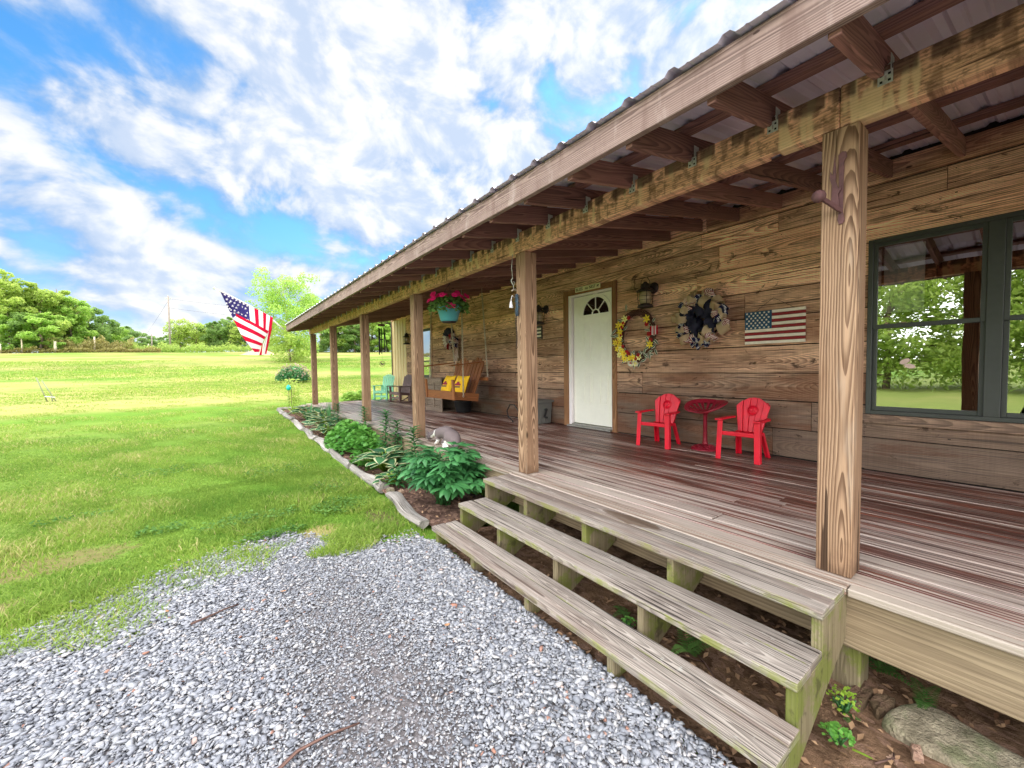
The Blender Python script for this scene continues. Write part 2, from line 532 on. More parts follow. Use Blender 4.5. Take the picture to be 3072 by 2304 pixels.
def ex_wall(g, c, u, v, r):
    # rough-sawn boards greyed below, honey coloured above, with stained and darkened boards
    X, Y, Z = g.sep(g.pos())
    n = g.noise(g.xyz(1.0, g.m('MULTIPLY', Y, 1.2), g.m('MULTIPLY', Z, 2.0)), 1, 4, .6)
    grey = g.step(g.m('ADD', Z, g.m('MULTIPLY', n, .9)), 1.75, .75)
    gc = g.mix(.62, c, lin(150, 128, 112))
    c = g.mix(grey, c, g.mix(1.0, gc, (.52, .54, .57), 'MULTIPLY'))  # lower boards also darkened in colour to offset the stronger light there
    up = g.m('ADD', 1.0, g.m('MULTIPLY', g.step(Z, 1.3, 2.0), .55))  # upper boards lightened in colour to offset the shade under the roof
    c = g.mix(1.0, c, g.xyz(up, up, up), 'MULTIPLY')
    st = g.step(g.m('FRACT', g.m('MULTIPLY', r, 17.7)), .72, .8)
    run = g.noise(g.xyz(2.0, g.m('MULTIPLY', Y, .8), g.m('MULTIPLY', Z, 5.0)), 1, 4, .6)
    c = g.mix(g.m('MULTIPLY', g.m('MULTIPLY', st, g.step(run, .42, .58)), .55), c, lin(120, 72, 44))
    d = g.noise(g.xyz(3.0, g.m('MULTIPLY', Y, 3.4), g.m('MULTIPLY', Z, 6.0)), 1, 6, .72, 1.0)
    c = g.mix(g.m('MULTIPLY', g.step(d, .58, .66), .8), c, lin(50, 34, 27))
    bw = g.noise(g.xyz(6.0, g.m('MULTIPLY', Y, 1.6), g.m('MULTIPLY', Z, 7.0)), 1, 5, .65)
    c = g.mix(g.m('MULTIPLY', g.step(bw, .5, .66), .45), c, lin(92, 72, 60))
    e = g.noise(g.xyz(5.0, g.m('MULTIPLY', Y, .9), g.m('MULTIPLY', Z, 14.0)), 1, 4, .65, .6)
    c = g.mix(g.m('MULTIPLY', g.step(e, .6, .7), .5), c, lin(96, 58, 40))
    sp = g.n('TexVoronoi', None, {'Vector': g.xyz(0.0, g.m('MULTIPLY', Y, 2.6), g.m('MULTIPLY', Z, 5.2)), 'Scale': 1.0}).outputs['Distance']
    c = g.mix(g.m('MULTIPLY', g.step(sp, .075, .045), .85), c, lin(36, 24, 20))
    saw = g.noise(g.xyz(1.0, g.m('MULTIPLY', Y, 75.0), g.m('MULTIPLY', Z, 3.0)), 1, 2, .5)
    k = g.m('ADD', .84, g.m('MULTIPLY', saw, .32))
    return g.mix(1.0, c, g.xyz(k, k, k), 'MULTIPLY')


M_post = wood('post_wood', ls(230, 190, 154, .56), ls(204, 160, 124, .56), ls(106, 68, 44, .5), sp=.0105, ringamt=.75, fiber=.55, blotch=.7, knots=.9, bump=.5, lines=.4, flat=.42, extra=ex_post)
M_deck = wood('deck_wood', lin(124, 72, 56), lin(84, 46, 38), lin(36, 22, 18), sp=.009, ringamt=.5, fiber=.8, blotch=.8, knots=.3, rough=.38, bump=.6, tint=.75, lines=.8, extra=ex_deck)
M_tread = wood('tread_wood', ls(208, 196, 184, .70), ls(182, 168, 156, .66), ls(100, 88, 80, .55), sp=.0065, ringamt=.55, fiber=.85, blotch=.8, knots=.25, bump=.8, lines=1.0, flat=.3, extra=ex_tread)
M_green = wood('mossy_wood', ls(190, 174, 140, .55), ls(160, 142, 110, .55), ls(104, 90, 62, .5), sp=.012, ringamt=.45, fiber=.6, knots=.3, extra=ex_green)
M_rim = wood('rim_wood', ls(184, 164, 134, .74), ls(150, 130, 104, .74), ls(98, 80, 60, .7), sp=.02, ringamt=.35, fiber=.5, blotch=.9, knots=.6, lines=.4)
M_beam = wood('beam_wood', lin(252, 196, 158), lin(216, 164, 126), lin(128, 88, 64), sp=.012, ringamt=.45, fiber=.6, knots=.4, bump=.5, lines=.5, extra=ex_beam)
M_fascia = wood('fascia_wood', ls(206, 178, 166, .68), ls(176, 146, 136, .68), ls(116, 90, 84, .6), sp=.009, ringamt=.65, fiber=.45, knots=.5, bump=.4, lines=.4, flat=.25, extra=ex_fascia)
M_rafter = wood('rafter_wood', lin(168, 124, 112), lin(132, 94, 84), lin(76, 52, 46), sp=.011, ringamt=.5, fiber=.5, knots=.8, tint=.5, lines=.4)
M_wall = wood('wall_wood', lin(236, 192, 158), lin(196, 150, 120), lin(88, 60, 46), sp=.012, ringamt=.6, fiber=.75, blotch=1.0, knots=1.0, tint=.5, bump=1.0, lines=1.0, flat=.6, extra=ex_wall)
M_cedar = wood('cedar_trim', lin(178, 132, 94), lin(150, 104, 70), lin(96, 62, 42), sp=.012, ringamt=.5, fiber=.4, knots=.8)
M_swing = wood('swing_wood', lin(164, 106, 64), lin(136, 82, 50), lin(90, 50, 32), sp=.012, ringamt=.55, fiber=.35, knots=.3, rough=.5)
M_greywood = wood('grey_crate_wood', lin(150, 132, 116), lin(120, 104, 90), lin(80, 66, 58), sp=.012, ringamt=.45, fiber=.6, knots=.5)
M_log = wood('bleached_log', ls(220, 212, 204, .85), ls(186, 176, 166, .8), ls(84, 70, 60, .5), sp=.014, ringamt=.65, fiber=.9, blotch=.9, knots=.6, bump=1.0, lines=.95)
M_stick = wood('stick_bark', lin(120, 92, 82), lin(92, 68, 60), lin(58, 42, 38), sp=.01, fiber=.8, knots=.2)
M_dark = plain('dark_gap', (.02, .015, .012), .9)
M_white = plain('white_door_paint', lin(252, 250, 238), .42, 0, .03, 12, .05)
M_jamb = plain('white_jamb_paint', lin(248, 240, 242), .45, 0, .04, 12)
M_alu = plain('aluminium_sill', lin(176, 172, 164), .4, .6, .2, 40)
M_bronze = plain('window_frame_paint', lin(64, 67, 64), .45, 0, .1, 20)
M_galv = plain('galvanised_steel', lin(196, 200, 186), .45, .35, .15, 90)
M_hole = plain('black_hole', (.015, .015, .014), .9)
M_iron = plain('dark_iron', lin(62, 54, 50), .55, .4, .3, 60, .2)
M_rust = plain('rusty_iron', lin(104, 70, 70), .75, .1, .25, 50, .4)
M_chain = plain('chain_steel', lin(190, 178, 158), .45, .5, .2, 80)
M_red = plain('red_plastic', lin(220, 20, 48), .42, 0, .14, 9, .06)
M_redd = plain('red_plastic_groove', lin(170, 10, 30), .5)
M_redm = plain('red_painted_iron', lin(142, 26, 46), .38, .2, .2, 40, .15)
M_grey = plain('grey_box_plastic', lin(104, 104, 100), .5, 0, .06, 20)
M_black = plain('black_plastic', lin(34, 34, 36), .45, 0, .2, 30)
M_teal = plain('teal_pot_plastic', lin(76, 152, 158), .42, 0, .07, 14)
M_mint = plain('mint_chair_paint', lin(140, 214, 180), .5, 0, .07, 20)
M_brownp = plain('brown_chair_paint', lin(110, 88, 84), .55, 0, .12, 20)
M_tan = plain('tan_metal_siding', lin(226, 200, 150), .45, 0, .05, 6)
M_tandark = plain('dark_corner_trim', lin(60, 54, 50), .5)
M_cream = plain('sign_cream', lin(232, 226, 180), .6, 0, .08, 40)
M_ink = plain('sign_ink', lin(52, 50, 34), .7)
M_fwhite = plain('flag_paint_white', lin(236, 226, 208), .7, 0, .08, 30)
M_fred = plain('flag_paint_red', lin(138, 34, 38), .7, 0, .14, 30)
M_fblue = plain('flag_paint_blue', lin(26, 74, 104), .7, 0, .14, 30)
M_lglass = plain('lantern_glass', lin(176, 156, 120), .2, 0, .15, 20)
M_vine = plain('grapevine', lin(92, 58, 44), .8, 0, .35, 60, .4)
M_navy = plain('navy_mesh_ribbon', lin(26, 26, 48), .8, 0, .25, 90, .3)
M_yel = plain('yellow_petals', lin(244, 214, 60), .6, 0, .14, 50)
M_pyel = plain('pale_yellow_petals', lin(246, 238, 160), .6, 0, .1, 50)
M_rose = plain('red_petals', lin(176, 16, 30), .6, 0, .25, 60)
M_pink = plain('pink_petals', lin(236, 30, 120), .55, 0, .2, 60)
M_wleaf = plain('white_leaf_margin', lin(226, 222, 200), .6)
M_dleaf = plain('dark_silk_leaf', lin(70, 88, 60), .6)
M_pillow = plain('yellow_pillow_cloth', lin(240, 190, 30), .85, 0, .08, 60, .2)
M_maroon = plain('maroon_print', lin(150, 40, 64), .85)
M_navyp = plain('navy_print', lin(54, 44, 70), .85)
M_pale = plain('pale_print', lin(238, 216, 196), .85)
M_white2 = plain('white_cloth', lin(236, 234, 236), .85)
M_polewood = plain('utility_pole_wood', lin(150, 138, 130), .85, 0, .15, 3)
M_wire = plain('wire', lin(84, 82, 82), .6)
M_postwood = plain('fence_post_wood', lin(206, 190, 166), .85, 0, .2, 6)
M_bark = plain('tree_bark', lin(126, 108, 92), .9, 0, .35, 4, .3)
M_barkp = plain('pale_bark', lin(198, 184, 160), .9, 0, .25, 4, .3)
M_tealfig = plain('teal_glass', lin(30, 190, 170), .25)

L_oak = foliage('oak_leaves', ls(132, 170, 70), ls(212, 230, 124), .48)
L_dark = foliage('dark_leaves', ls(100, 136, 74), ls(170, 202, 116), .48)
L_light = foliage('light_leaves', ls(124, 176, 70), ls(202, 232, 122), .48)
L_dry = foliage('dry_scrub', ls(126, 116, 60), ls(196, 186, 112), .25)
L_peony = foliage('peony_leaves', ls(34, 96, 50), ls(96, 172, 98), .15, .6)
L_hosta = foliage('hosta_green', ls(30, 84, 50), ls(76, 134, 84), .2, .4)
L_margin = foliage('hosta_margin', ls(206, 212, 150), ls(236, 238, 190), .3, .4)
L_ground = foliage('bright_ground_leaves', ls(58, 128, 44), ls(140, 204, 92), .3, .4)
L_clover = foliage('clover_leaves', ls(66, 112, 44), ls(124, 166, 76), .3, .2)
L_lily = foliage('lily_leaves', ls(36, 92, 46), ls(92, 154, 82), .2, .5)
L_blade = foliage('blade_leaves', ls(46, 110, 62), ls(120, 178, 112), .25, .4)
L_lime = foliage('lime_leaves', ls(120, 170, 40), ls(190, 224, 90), .35, .4)
L_basket = foliage('petunia_leaves', ls(50, 92, 40), ls(130, 168, 84), .25, .3)
L_fern = foliage('fern_leaves', ls(60, 110, 50), ls(128, 170, 90), .25, .3)
L_grass = foliage('grass_blades', ls(62, 118, 34), ls(190, 214, 102), .38, .1, tipcol=ls(222, 206, 146))


def glass_pane(name, fac, tint, rough=.0):
    # a window by day: clear to a dark room behind, with a strong reflection of the yard
    g = G(name)
    wob = g.noise(g.pos(), 2.2, 2, .5)
    nrm = g.bump(wob, .08, .012)
    gl = g.n('BsdfGlossy', None, {'Color': (.92, .95, .93, 1), 'Roughness': rough, 'Normal': nrm}).outputs[0]
    tr = g.n('BsdfTransparent', None, {'Color': (*tint, 1)}).outputs[0]
    fr = g.n('LayerWeight', None, {'Blend': .35}).outputs['Facing']
    f = g.m('ADD', fac, g.m('MULTIPLY', fr, .3), clamp=True)
    mx = g.n('MixShader'); g.put(mx.inputs[0], f)
    g.nt.links.new(tr, mx.inputs[1]); g.nt.links.new(gl, mx.inputs[2])
    return g.out(mx.outputs[0])


M_glass = glass_pane('window_glass', .5, (.75, .78, .75))
M_doorglass = glass_pane('door_fan_glass', .12, (.35, .33, .35))

# roofing tin: pale grey-lilac below
M_tin = plain('roof_tin', lin(220, 214, 230), .5, .15, .08, 2.5)


def cloth(name, col, trans=.35):
    g = G(name)
    tc = g.n('TexCoord').outputs['Object']
    w = g.noise(tc, 120, 2, .5)
    c = g.mix(g.m('MULTIPLY', w, .25), col, tuple(x * .6 for x in col))
    p = g.pbr(c, .85, None, 0, .1)
    t = g.n('BsdfTranslucent', None, {'Color': c}).outputs[0]
    mx = g.n('MixShader', None, {0: trans}); g.nt.links.new(p, mx.inputs[1]); g.nt.links.new(t, mx.inputs[2])
    return g.out(mx.outputs[0])


C_white = cloth('flag_white', lin(242, 236, 236)); C_red = cloth('flag_red', lin(214, 22, 60)); C_blue = cloth('flag_blue', lin(66, 58, 120))
C_burlap = cloth('burlap', lin(216, 192, 156), .35)


def ribbon_stripes():
    g = G('striped_ribbon')
    u, v, _ = g.sep(g.uv())
    f = g.step(g.m('FRACT', g.m('MULTIPLY', v, 3.0)), .48, .52)
    s = g.noise(g.n('TexCoord').outputs['Object'], 90, 2, .5)
    c = g.mix(f, lin(232, 220, 208), lin(134, 28, 40))
    return g.out(g.pbr(g.mix(g.m('MULTIPLY', s, .3), c, lin(90, 70, 70)), .8, None, 0, .1))


def ribbon_stars():
    g = G('starred_ribbon')
    u, v, _ = g.sep(g.uv())
    vo = g.n('TexVoronoi', {'voronoi_dimensions': '2D'}, {'Vector': g.xyz(g.m('MULTIPLY', u, 5.0), g.m('MULTIPLY', v, 3.0), 0.0), 'Scale': 1.0, 'Randomness': .2})
    f = g.step(vo.outputs['Distance'], .26, .2)
    c = g.mix(f, lin(32, 34, 66), lin(232, 228, 224))
    return g.out(g.pbr(c, .8, None, 0, .1))


M_rstripe = ribbon_stripes(); M_rstar = ribbon_stars()
# ================================================================== camera, sky, sun
cam = bpy.data.cameras.new('camera'); co = bpy.data.objects.new('camera', cam); COL.objects.link(co)
_yaw, _pit, _rol = 0.63851, -0.03988, -0.01393
_fw = Vector((sin(_yaw) * cos(_pit), cos(_yaw) * cos(_pit), sin(_pit)))
_rt = Vector((cos(_yaw), -sin(_yaw), 0)); _up = _rt.cross(_fw)
_r2 = _rt * cos(_rol) + _up * sin(_rol); _u2 = _up * cos(_rol) - _rt * sin(_rol)
co.matrix_world = Matrix(((_r2.x, _u2.x, -_fw.x, -2.28138), (_r2.y, _u2.y, -_fw.y, 1.94481), (_r2.z, _u2.z, -_fw.z, 0.97571), (0, 0, 0, 1)))
cam.sensor_width = 36; cam.lens = 36 * 1207.475 / 3072
cam.clip_start = .05; cam.clip_end = 6000
SC.camera = co

CSEED = 5.2; FILLK = 4.8
SUN_EL = radians(24); SUN_ROT = radians(74)      # over the roof, from behind the house
sl = bpy.data.lights.new('sun', 'SUN'); sl.energy = 4.0; sl.angle = radians(.6); sl.color = (1.0, .93, .8)
so = bpy.data.objects.new('sun', sl); COL.objects.link(so); so.location = (20, 5, 30)
sd = Vector((sin(SUN_ROT) * cos(SUN_EL), cos(SUN_ROT) * cos(SUN_EL), sin(SUN_EL)))
so.rotation_euler = sd.to_track_quat('Z', 'Y').to_euler()

W = bpy.data.worlds.new('World'); SC.world = W; W.use_nodes = True
g = G('w', W)
sky = g.n('TexSky', {'sky_type': 'NISHITA', 'sun_disc': False, 'sun_elevation': SUN_EL, 'sun_rotation': SUN_ROT, 'air_density': 1.0, 'dust_density': .6, 'ozone_density': 2.5})
dirv = g.n('TexCoord').outputs['Generated']
X, Y, Z = g.sep(dirv)
blue = g.n('HueSaturation', None, {'Saturation': 1.12, 'Value': 1.6, 'Color': sky.outputs[0]}).outputs[0]
blue = g.mix(1.0, blue, g.mix(g.step(g.sep(g.n('TexCoord').outputs['Generated'])[2], .02, .45), (.9, 1.0, 1.18), (.72, 1.22, 1.42)), 'MULTIPLY')
bg1 = g.n('Background', None, {'Color': blue, 'Strength': 0.15}).outputs[0]
# broken puffy clouds: layered noise over the dome, squashed towards the horizon
def cl(dx, dy, dz, sc, det, w):
    return g.noise(g.xyz(g.m('ADD', g.m('MULTIPLY', X, sc), dx), g.m('ADD', g.m('MULTIPLY', Y, sc), dy), g.m('ADD', g.m('MULTIPLY', Z, sc * 1.35), dz)), 1.0, det, w, .25)
big = cl(CSEED, 1.0, 2.0, 1.9, 2, .5)
med = cl(8.1, 2.0, CSEED, 6.2, 6, .54)
off = .075
med2 = cl(8.1 + off * 1.6, 2.0 + off * .3, CSEED + off * 1.4, 6.2, 6, .54)
wv = g.n('TexNoise', None, {'Vector': dirv, 'Scale': 4.0, 'Detail': 4.0}).outputs['Color']
wv = g.n('VectorMath', {'operation': 'MULTIPLY_ADD'}, {0: wv, 1: (.30, .30, .30), 2: dirv}).outputs[0]
puff = g.n('TexVoronoi', {'feature': 'SMOOTH_F1'}, {'Vector': g.n('VectorMath', {'operation': 'MULTIPLY'}, {0: wv, 1: (1, 1, 1.3)}).outputs[0], 'Scale': 5.2, 'Smoothness': .55}).outputs['Distance']
dens = g.m('ADD', g.m('ADD', g.m('MULTIPLY', big, .75), g.m('MULTIPLY', med, .8)), g.m('MULTIPLY', g.m('SUBTRACT', .72, puff), .30))
dens = g.m('ADD', dens, g.m('MULTIPLY', g.step(Z, .16, .5), .16))
dens = g.m('ADD', dens, g.m('MULTIPLY', g.step(X, .0, .6), .09))
mask = g.step(dens, .84, 1.02)
thick = g.step(dens, .88, 1.08)
shade = g.step(g.m('SUBTRACT', med, med2), -.09, .09)
haze = g.m('MULTIPLY', g.step(Z, .30, .02), .72)
# unseen clouds behind the camera and overhead, brightened to light the porch
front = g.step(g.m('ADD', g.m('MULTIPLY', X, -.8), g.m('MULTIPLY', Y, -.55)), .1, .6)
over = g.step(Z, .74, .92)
fill = g.m('MAXIMUM', front, over)
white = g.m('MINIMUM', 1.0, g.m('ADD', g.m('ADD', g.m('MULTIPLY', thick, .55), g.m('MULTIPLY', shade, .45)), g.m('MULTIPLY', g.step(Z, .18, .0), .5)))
ccol = g.mix(g.m('MAXIMUM', white, fill), lin(142, 192, 250), (1.0, .99, .98))
cst = g.m('ADD', g.m('ADD', .86, g.m('MULTIPLY', white, .24)), g.m('MULTIPLY', fill, FILLK))
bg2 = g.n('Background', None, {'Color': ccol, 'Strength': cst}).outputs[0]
mx = g.n('MixShader'); g.put(mx.inputs[0], g.m('MAXIMUM', g.m('MULTIPLY', mask, .95), g.m('MAXIMUM', haze, g.m('MULTIPLY', fill, .9))))
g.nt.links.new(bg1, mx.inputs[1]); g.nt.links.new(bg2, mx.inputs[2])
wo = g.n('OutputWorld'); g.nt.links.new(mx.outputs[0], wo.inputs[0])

SC.view_settings.view_transform = 'Standard'; SC.view_settings.look = 'None'
SC.view_settings.exposure = 0; SC.view_settings.gamma = 1
cy = SC.cycles
cy.use_denoising = True
cy.max_bounces = 7; cy.diffuse_bounces = 4; cy.glossy_bounces = 3; cy.transmission_bounces = 4; cy.transparent_max_bounces = 8
cy.caustics_reflective = False; cy.caustics_refractive = False
cy.sample_clamp_indirect = 8

# ================================================================== terrain
_yt = np.array([-1000, 8, 11.5, 15.3, 20, 27, 38, 50, 62, 76, 90, 130, 400, 3000.])
_zt = np.array([-.46, -.46, -.33, -.15, .03, .29, 1.0, 2.0, 2.95, 3.85, 4.3, 4.6, 5, 6])


def gz(x, y):
    z = np.interp(y, _yt, _zt)
    return z + .0175 * np.clip(np.asarray(x) + 5, -40, 40) * np.clip(np.asarray(y) / 76, 0, 1) * (np.asarray(y) > 8)


def gzf(x, y): return float(gz(x, y))


BARE = [(-3.38, 6.45, .6, .26, (140, 112, 86)), (-3.3, 5.75, .3, .14, (136, 112, 88)), (-1.55, 5.78, .22, .2, (206, 176, 128)), (-1.0, 5.8, .16, .42, (122, 92, 80)), (-1.35, 6.9, .12, .16, (150, 120, 96)), (-4.6, 7.2, .5, .2, (160, 136, 100))]


def ground_material():
    g = G('lawn_and_field')
    P = g.pos(); X, Y, Z = g.sep(P)
    n1 = g.noise(P, .22, 4, .55); n2 = g.noise(P, 1.6, 5, .6); n3 = g.noise(P, 14, 6, .7); n4 = g.noise(P, 60, 4, .7)
    band = g.noise(g.xyz(g.m('MULTIPLY', X, .05), g.m('MULTIPLY', Y, .34), 4.0), 1, 3, .5)
    lush = g.mix(n2, ls(90, 138, 42), ls(142, 176, 68))
    dry = g.mix(n2, ls(198, 184, 120), ls(172, 174, 94))
    f = g.m('ADD', g.m('MULTIPLY', n1, .6), g.m('MULTIPLY', band, .6))
    far = g.step(Y, 9.0, 22.0)
    f = g.m('ADD', f, g.m('MULTIPLY', g.m('SUBTRACT', far, .6), .18))
    fold = g.m('MULTIPLY', g.step(Y, 17.0, 21.0), g.step(Y, 29.0, 24.0))
    f = g.m('ADD', f, g.m('MULTIPLY', fold, .14))
    c = g.mix(g.step(f, .52, .8), lush, dry)
    fine = g.m('ADD', g.m('MULTIPLY', n3, .5), g.m('MULTIPLY', n4, .5))
    k = g.m('ADD', .62, g.m('MULTIPLY', fine, .76))
    c = g.mix(1.0, c, g.xyz(k, k, k), 'MULTIPLY')
    # bare worn earth near the drive, dry straw beside the logs
    def spot(cx, cy, rx, ry):
        dx = g.m('DIVIDE', g.m('SUBTRACT', X, cx), rx); dy = g.m('DIVIDE', g.m('SUBTRACT', Y, cy), ry)
        d = g.m('ADD', g.m('MULTIPLY', dx, dx), g.m('MULTIPLY', dy, dy))
        return g.step(g.m('ADD', d, g.m('MULTIPLY', g.m('SUBTRACT', g.noise(P, 9, 6, .75), .5), 4.0)), 1.2, .3)
    for cx, cy, rx, ry, col in BARE:
        c = g.mix(g.m('MULTIPLY', spot(cx, cy, rx, ry), .7), c, ls(*col))
    pale = g.m('MULTIPLY', g.step(X, -1.5, -5.5), g.step(Y, 12.0, 7.0))
    c = g.mix(g.m('MULTIPLY', pale, .4), c, ls(196, 186, 118))
    return g.out(g.pbr(c, .9, g.bump(g.m('ADD', n3, g.m('MULTIPLY', n4, .5)), .6, .05), 0, .1))


M_ground = ground_material()


def terrain():
    xs = np.concatenate([[-3000, -1200, -500, -250, -150], np.arange(-100, -30, 5), np.arange(-30, 40, 1.0), np.arange(40, 100, 5), [120, 200, 400, 1000, 3000]])
    ys = np.concatenate([[-3000, -1000, -400, -150, -80, -50, -30], np.arange(-20, 100, 1.0), [105, 115, 130, 160, 220, 320, 500, 900, 1500, 3000]])
    Xg, Yg = np.meshgrid(xs, ys)
    Zg = gz(Xg, Yg)
    rs = np.random.RandomState(3)
    near = (np.abs(Xg) < 100) & (Yg > 9) & (Yg < 100)
    Zg = Zg + np.where(near, (np.sin(Xg * .31 + Yg * .17) + np.sin(Yg * .43 - Xg * .11)) * .03 * np.clip((Yg - 9) / 20, 0, 1), 0)
    # hollow under the deck and the steps
    h = (Xg > -.4) & (Xg < 2.6) & (Yg > -3) & (Yg < 8)
    Zg = Zg - np.where(h, .12, 0)
    V = np.stack([Xg, Yg, Zg], -1).reshape(-1, 3)
    nx, ny = len(xs), len(ys)
    F = [(j * nx + i, j * nx + i + 1, (j + 1) * nx + i + 1, (j + 1) * nx + i) for j in range(ny - 1) for i in range(nx - 1)]
    me = bpy.data.meshes.new('ground'); me.from_pydata(V.tolist(), [], F); me.materials.append(M_ground)
    me.polygons.foreach_set('use_smooth', np.ones(len(F), bool)); me.update()
    o = link_mesh('ground', me)
    tag(o, 'mown green and yellow lawn rising gently to the woods', 'lawn', None, 'structure')


terrain()


# ------------------------------------------------------------------ gravel drive
EDGE = np.array([(-14, .6), (-9, 2.6), (-6, 3.9), (-4.2, 4.65), (-3.23, 5.21), (-2.95, 5.38), (-2.6, 5.62), (-2.2, 5.80), (-1.85, 5.9), (-1.62, 5.66), (-1.45, 5.33), (-1.15, 5.14), (-.9, 5.14)])


def edge_y(x): return np.interp(x, EDGE[:, 0], EDGE[:, 1])


def drive_sheet():
    g = G('gravel_bed')
    P = g.pos()
    a = g.noise(P, 30, 6, .7); b = g.noise(P, 1.8, 3, .5)
    vo = g.n('TexVoronoi', None, {'Vector': P, 'Scale': 55.0})
    c = g.mix(g.step(a, .35, .65), ls(146, 140, 142), ls(188, 183, 186))
    c = g.mix(g.m('MULTIPLY', g.step(b, .5, .7), .5), c, ls(150, 136, 128))
    c = g.mix(g.step(vo.outputs['Distance'], .25, .6), c, ls(122, 116, 116))
    m = g.out(g.pbr(c, .9, g.bump(a, .8, .02), 0, .2))
    rs = np.random.RandomState(5)
    xs = np.concatenate([np.linspace(-40, -14, 8), np.arange(-13.9, -.86, .1)])
    V = []; F = []
    for x in xs:
        e = edge_y(x) + .12 * sin(x * 9) + .08 * sin(x * 23) - .1
        for y in (-60, -8, 0, 2.5, e): V.append((x, y, -.456))
    for i in range(len(xs) - 1):
        for k in range(4):
            F.append((i * 5 + k, (i + 1) * 5 + k, (i + 1) * 5 + k + 1, i * 5 + k + 1))
    me = bpy.data.meshes.new('gravel_drive'); me.from_pydata(V, [], F); me.materials.append(m); me.update()
    tag(link_mesh('gravel_drive', me), 'grey gravel drive in front of the porch steps', 'drive', None, 'structure')


drive_sheet()


def stones():
    rs = np.random.RandomState(21)
    # a handful of broken-rock shapes
    protos = []
    for k in range(16):
        bm = bmesh.new()
        for q in range(11):
            d = rs.normal(size=3); d /= np.linalg.norm(d)
            bm.verts.new(d * rs.uniform(.4, .56))
        r = bmesh.ops.convex_hull(bm, input=bm.verts)
        bmesh.ops.delete(bm, geom=list({e for e in r['geom_interior'] if isinstance(e, bmesh.types.BMVert)}), context='VERTS')
        bmesh.ops.triangulate(bm, faces=bm.faces[:])
        bm.verts.index_update()
        protos.append((np.array([v.co[:] for v in bm.verts]), np.array([[v.index for v in f.verts] for f in bm.faces])))
        bm.free()
    n = 260000
    x = rs.uniform(-4.4, -.84, n); y = rs.uniform(1.9, 6.0, n)
    keep = (x > -3.9) & (y > 4.21 - (x + 2.96) * .76 - .75)
    keep &= (y < edge_y(x) + rs.normal(0, .1, n)) & ((x < -.9) | (y < 5.0))
    # thinned where tyres and feet have worn the drive
    worn = (np.sin(x * 1.7 + y * 1.1) + np.sin(y * 2.3 - x * .9 + 1.0) + .6 * np.sin(x * 5 + y * 4))
    path = np.exp(-((x + 1.75) ** 2) / .16) * np.exp(-((y - 4.2) ** 2) / 1.6) + .8 * np.exp(-((x + 1.75) ** 2) / .06 - ((y - 3.5) ** 2) / .12)
    keep &= rs.uniform(0, 1, n) > .42 * path
    x, y = x[keep], y[keep]; pth = path[keep]; n = len(x)
    s = np.clip(np.exp(rs.normal(np.log(.0118), .42, n)), .004, .032) * (1 - .35 * np.clip(pth, 0, 1))
    ty = rs.randint(0, 16, n)
    sc = np.stack([rs.uniform(1.0, 1.7, n), rs.uniform(.75, 1.15, n), rs.uniform(.28, .55, n)], 1) * s[:, None] * 1.25
    a = rs.uniform(0, 2 * pi, n); t = rs.normal(0, .28, n)
    zc = -.456 + s * rs.uniform(.05, .4, n) + rs.uniform(0, .012, n)
    col = rs.uniform(0, 1, n)
    VV = []; FF = []; RR = []; off = 0
    for k in range(16):
        i = np.nonzero(ty == k)[0]
        pv, pf = protos[k]
        V = pv[None] * sc[i][:, None, :]
        c, sn = np.cos(t[i])[:, None], np.sin(t[i])[:, None]
        V = np.stack([V[..., 0], V[..., 1] * c - V[..., 2] * sn, V[..., 1] * sn + V[..., 2] * c], -1)
        c, sn = np.cos(a[i])[:, None], np.sin(a[i])[:, None]
        V = np.stack([V[..., 0] * c - V[..., 1] * sn, V[..., 0] * sn + V[..., 1] * c, V[..., 2]], -1)
        V += np.stack([x[i], y[i], zc[i]], 1)[:, None, :]
        m = len(pv)
        FF.append((pf[None] + (np.arange(len(i)) * m)[:, None, None] + off).reshape(-1, 3)); VV.append(V.reshape(-1, 3)); RR.append(np.repeat(col[i], len(pf))); off += len(i) * m
    VV = np.concatenate(VV); FF = np.concatenate(FF); RR = np.concatenate(RR)
    g = G('crushed_stone')
    r = g.rnd()
    c = g.ramp(r, [(0, ls(130, 132, 140)), (.15, ls(152, 154, 162)), (.5, ls(172, 173, 179)), (.85, ls(200, 200, 203)), (.99, ls(206, 198, 194)), (.997, ls(180, 130, 110))])
    no = g.noise(g.pos(), 160, 4, .6)
    k = g.m('ADD', .78, g.m('MULTIPLY', no, .44))
    c = g.mix(1.0, c, g.xyz(k, k, k), 'MULTIPLY')
    m = g.out(g.pbr(c, .8, g.bump(no, .3, .003), 0, .25))
    me = bulk_mesh('gravel', VV[None], FF.tolist(), np.zeros(1), [m])
    me.attributes['rnd'].data.foreach_set('value', RR.astype(np.float32))
    tag(link_mesh('gravel', me), 'loose crushed grey gravel spread over the drive', 'gravel', None, 'stuff')


stones()


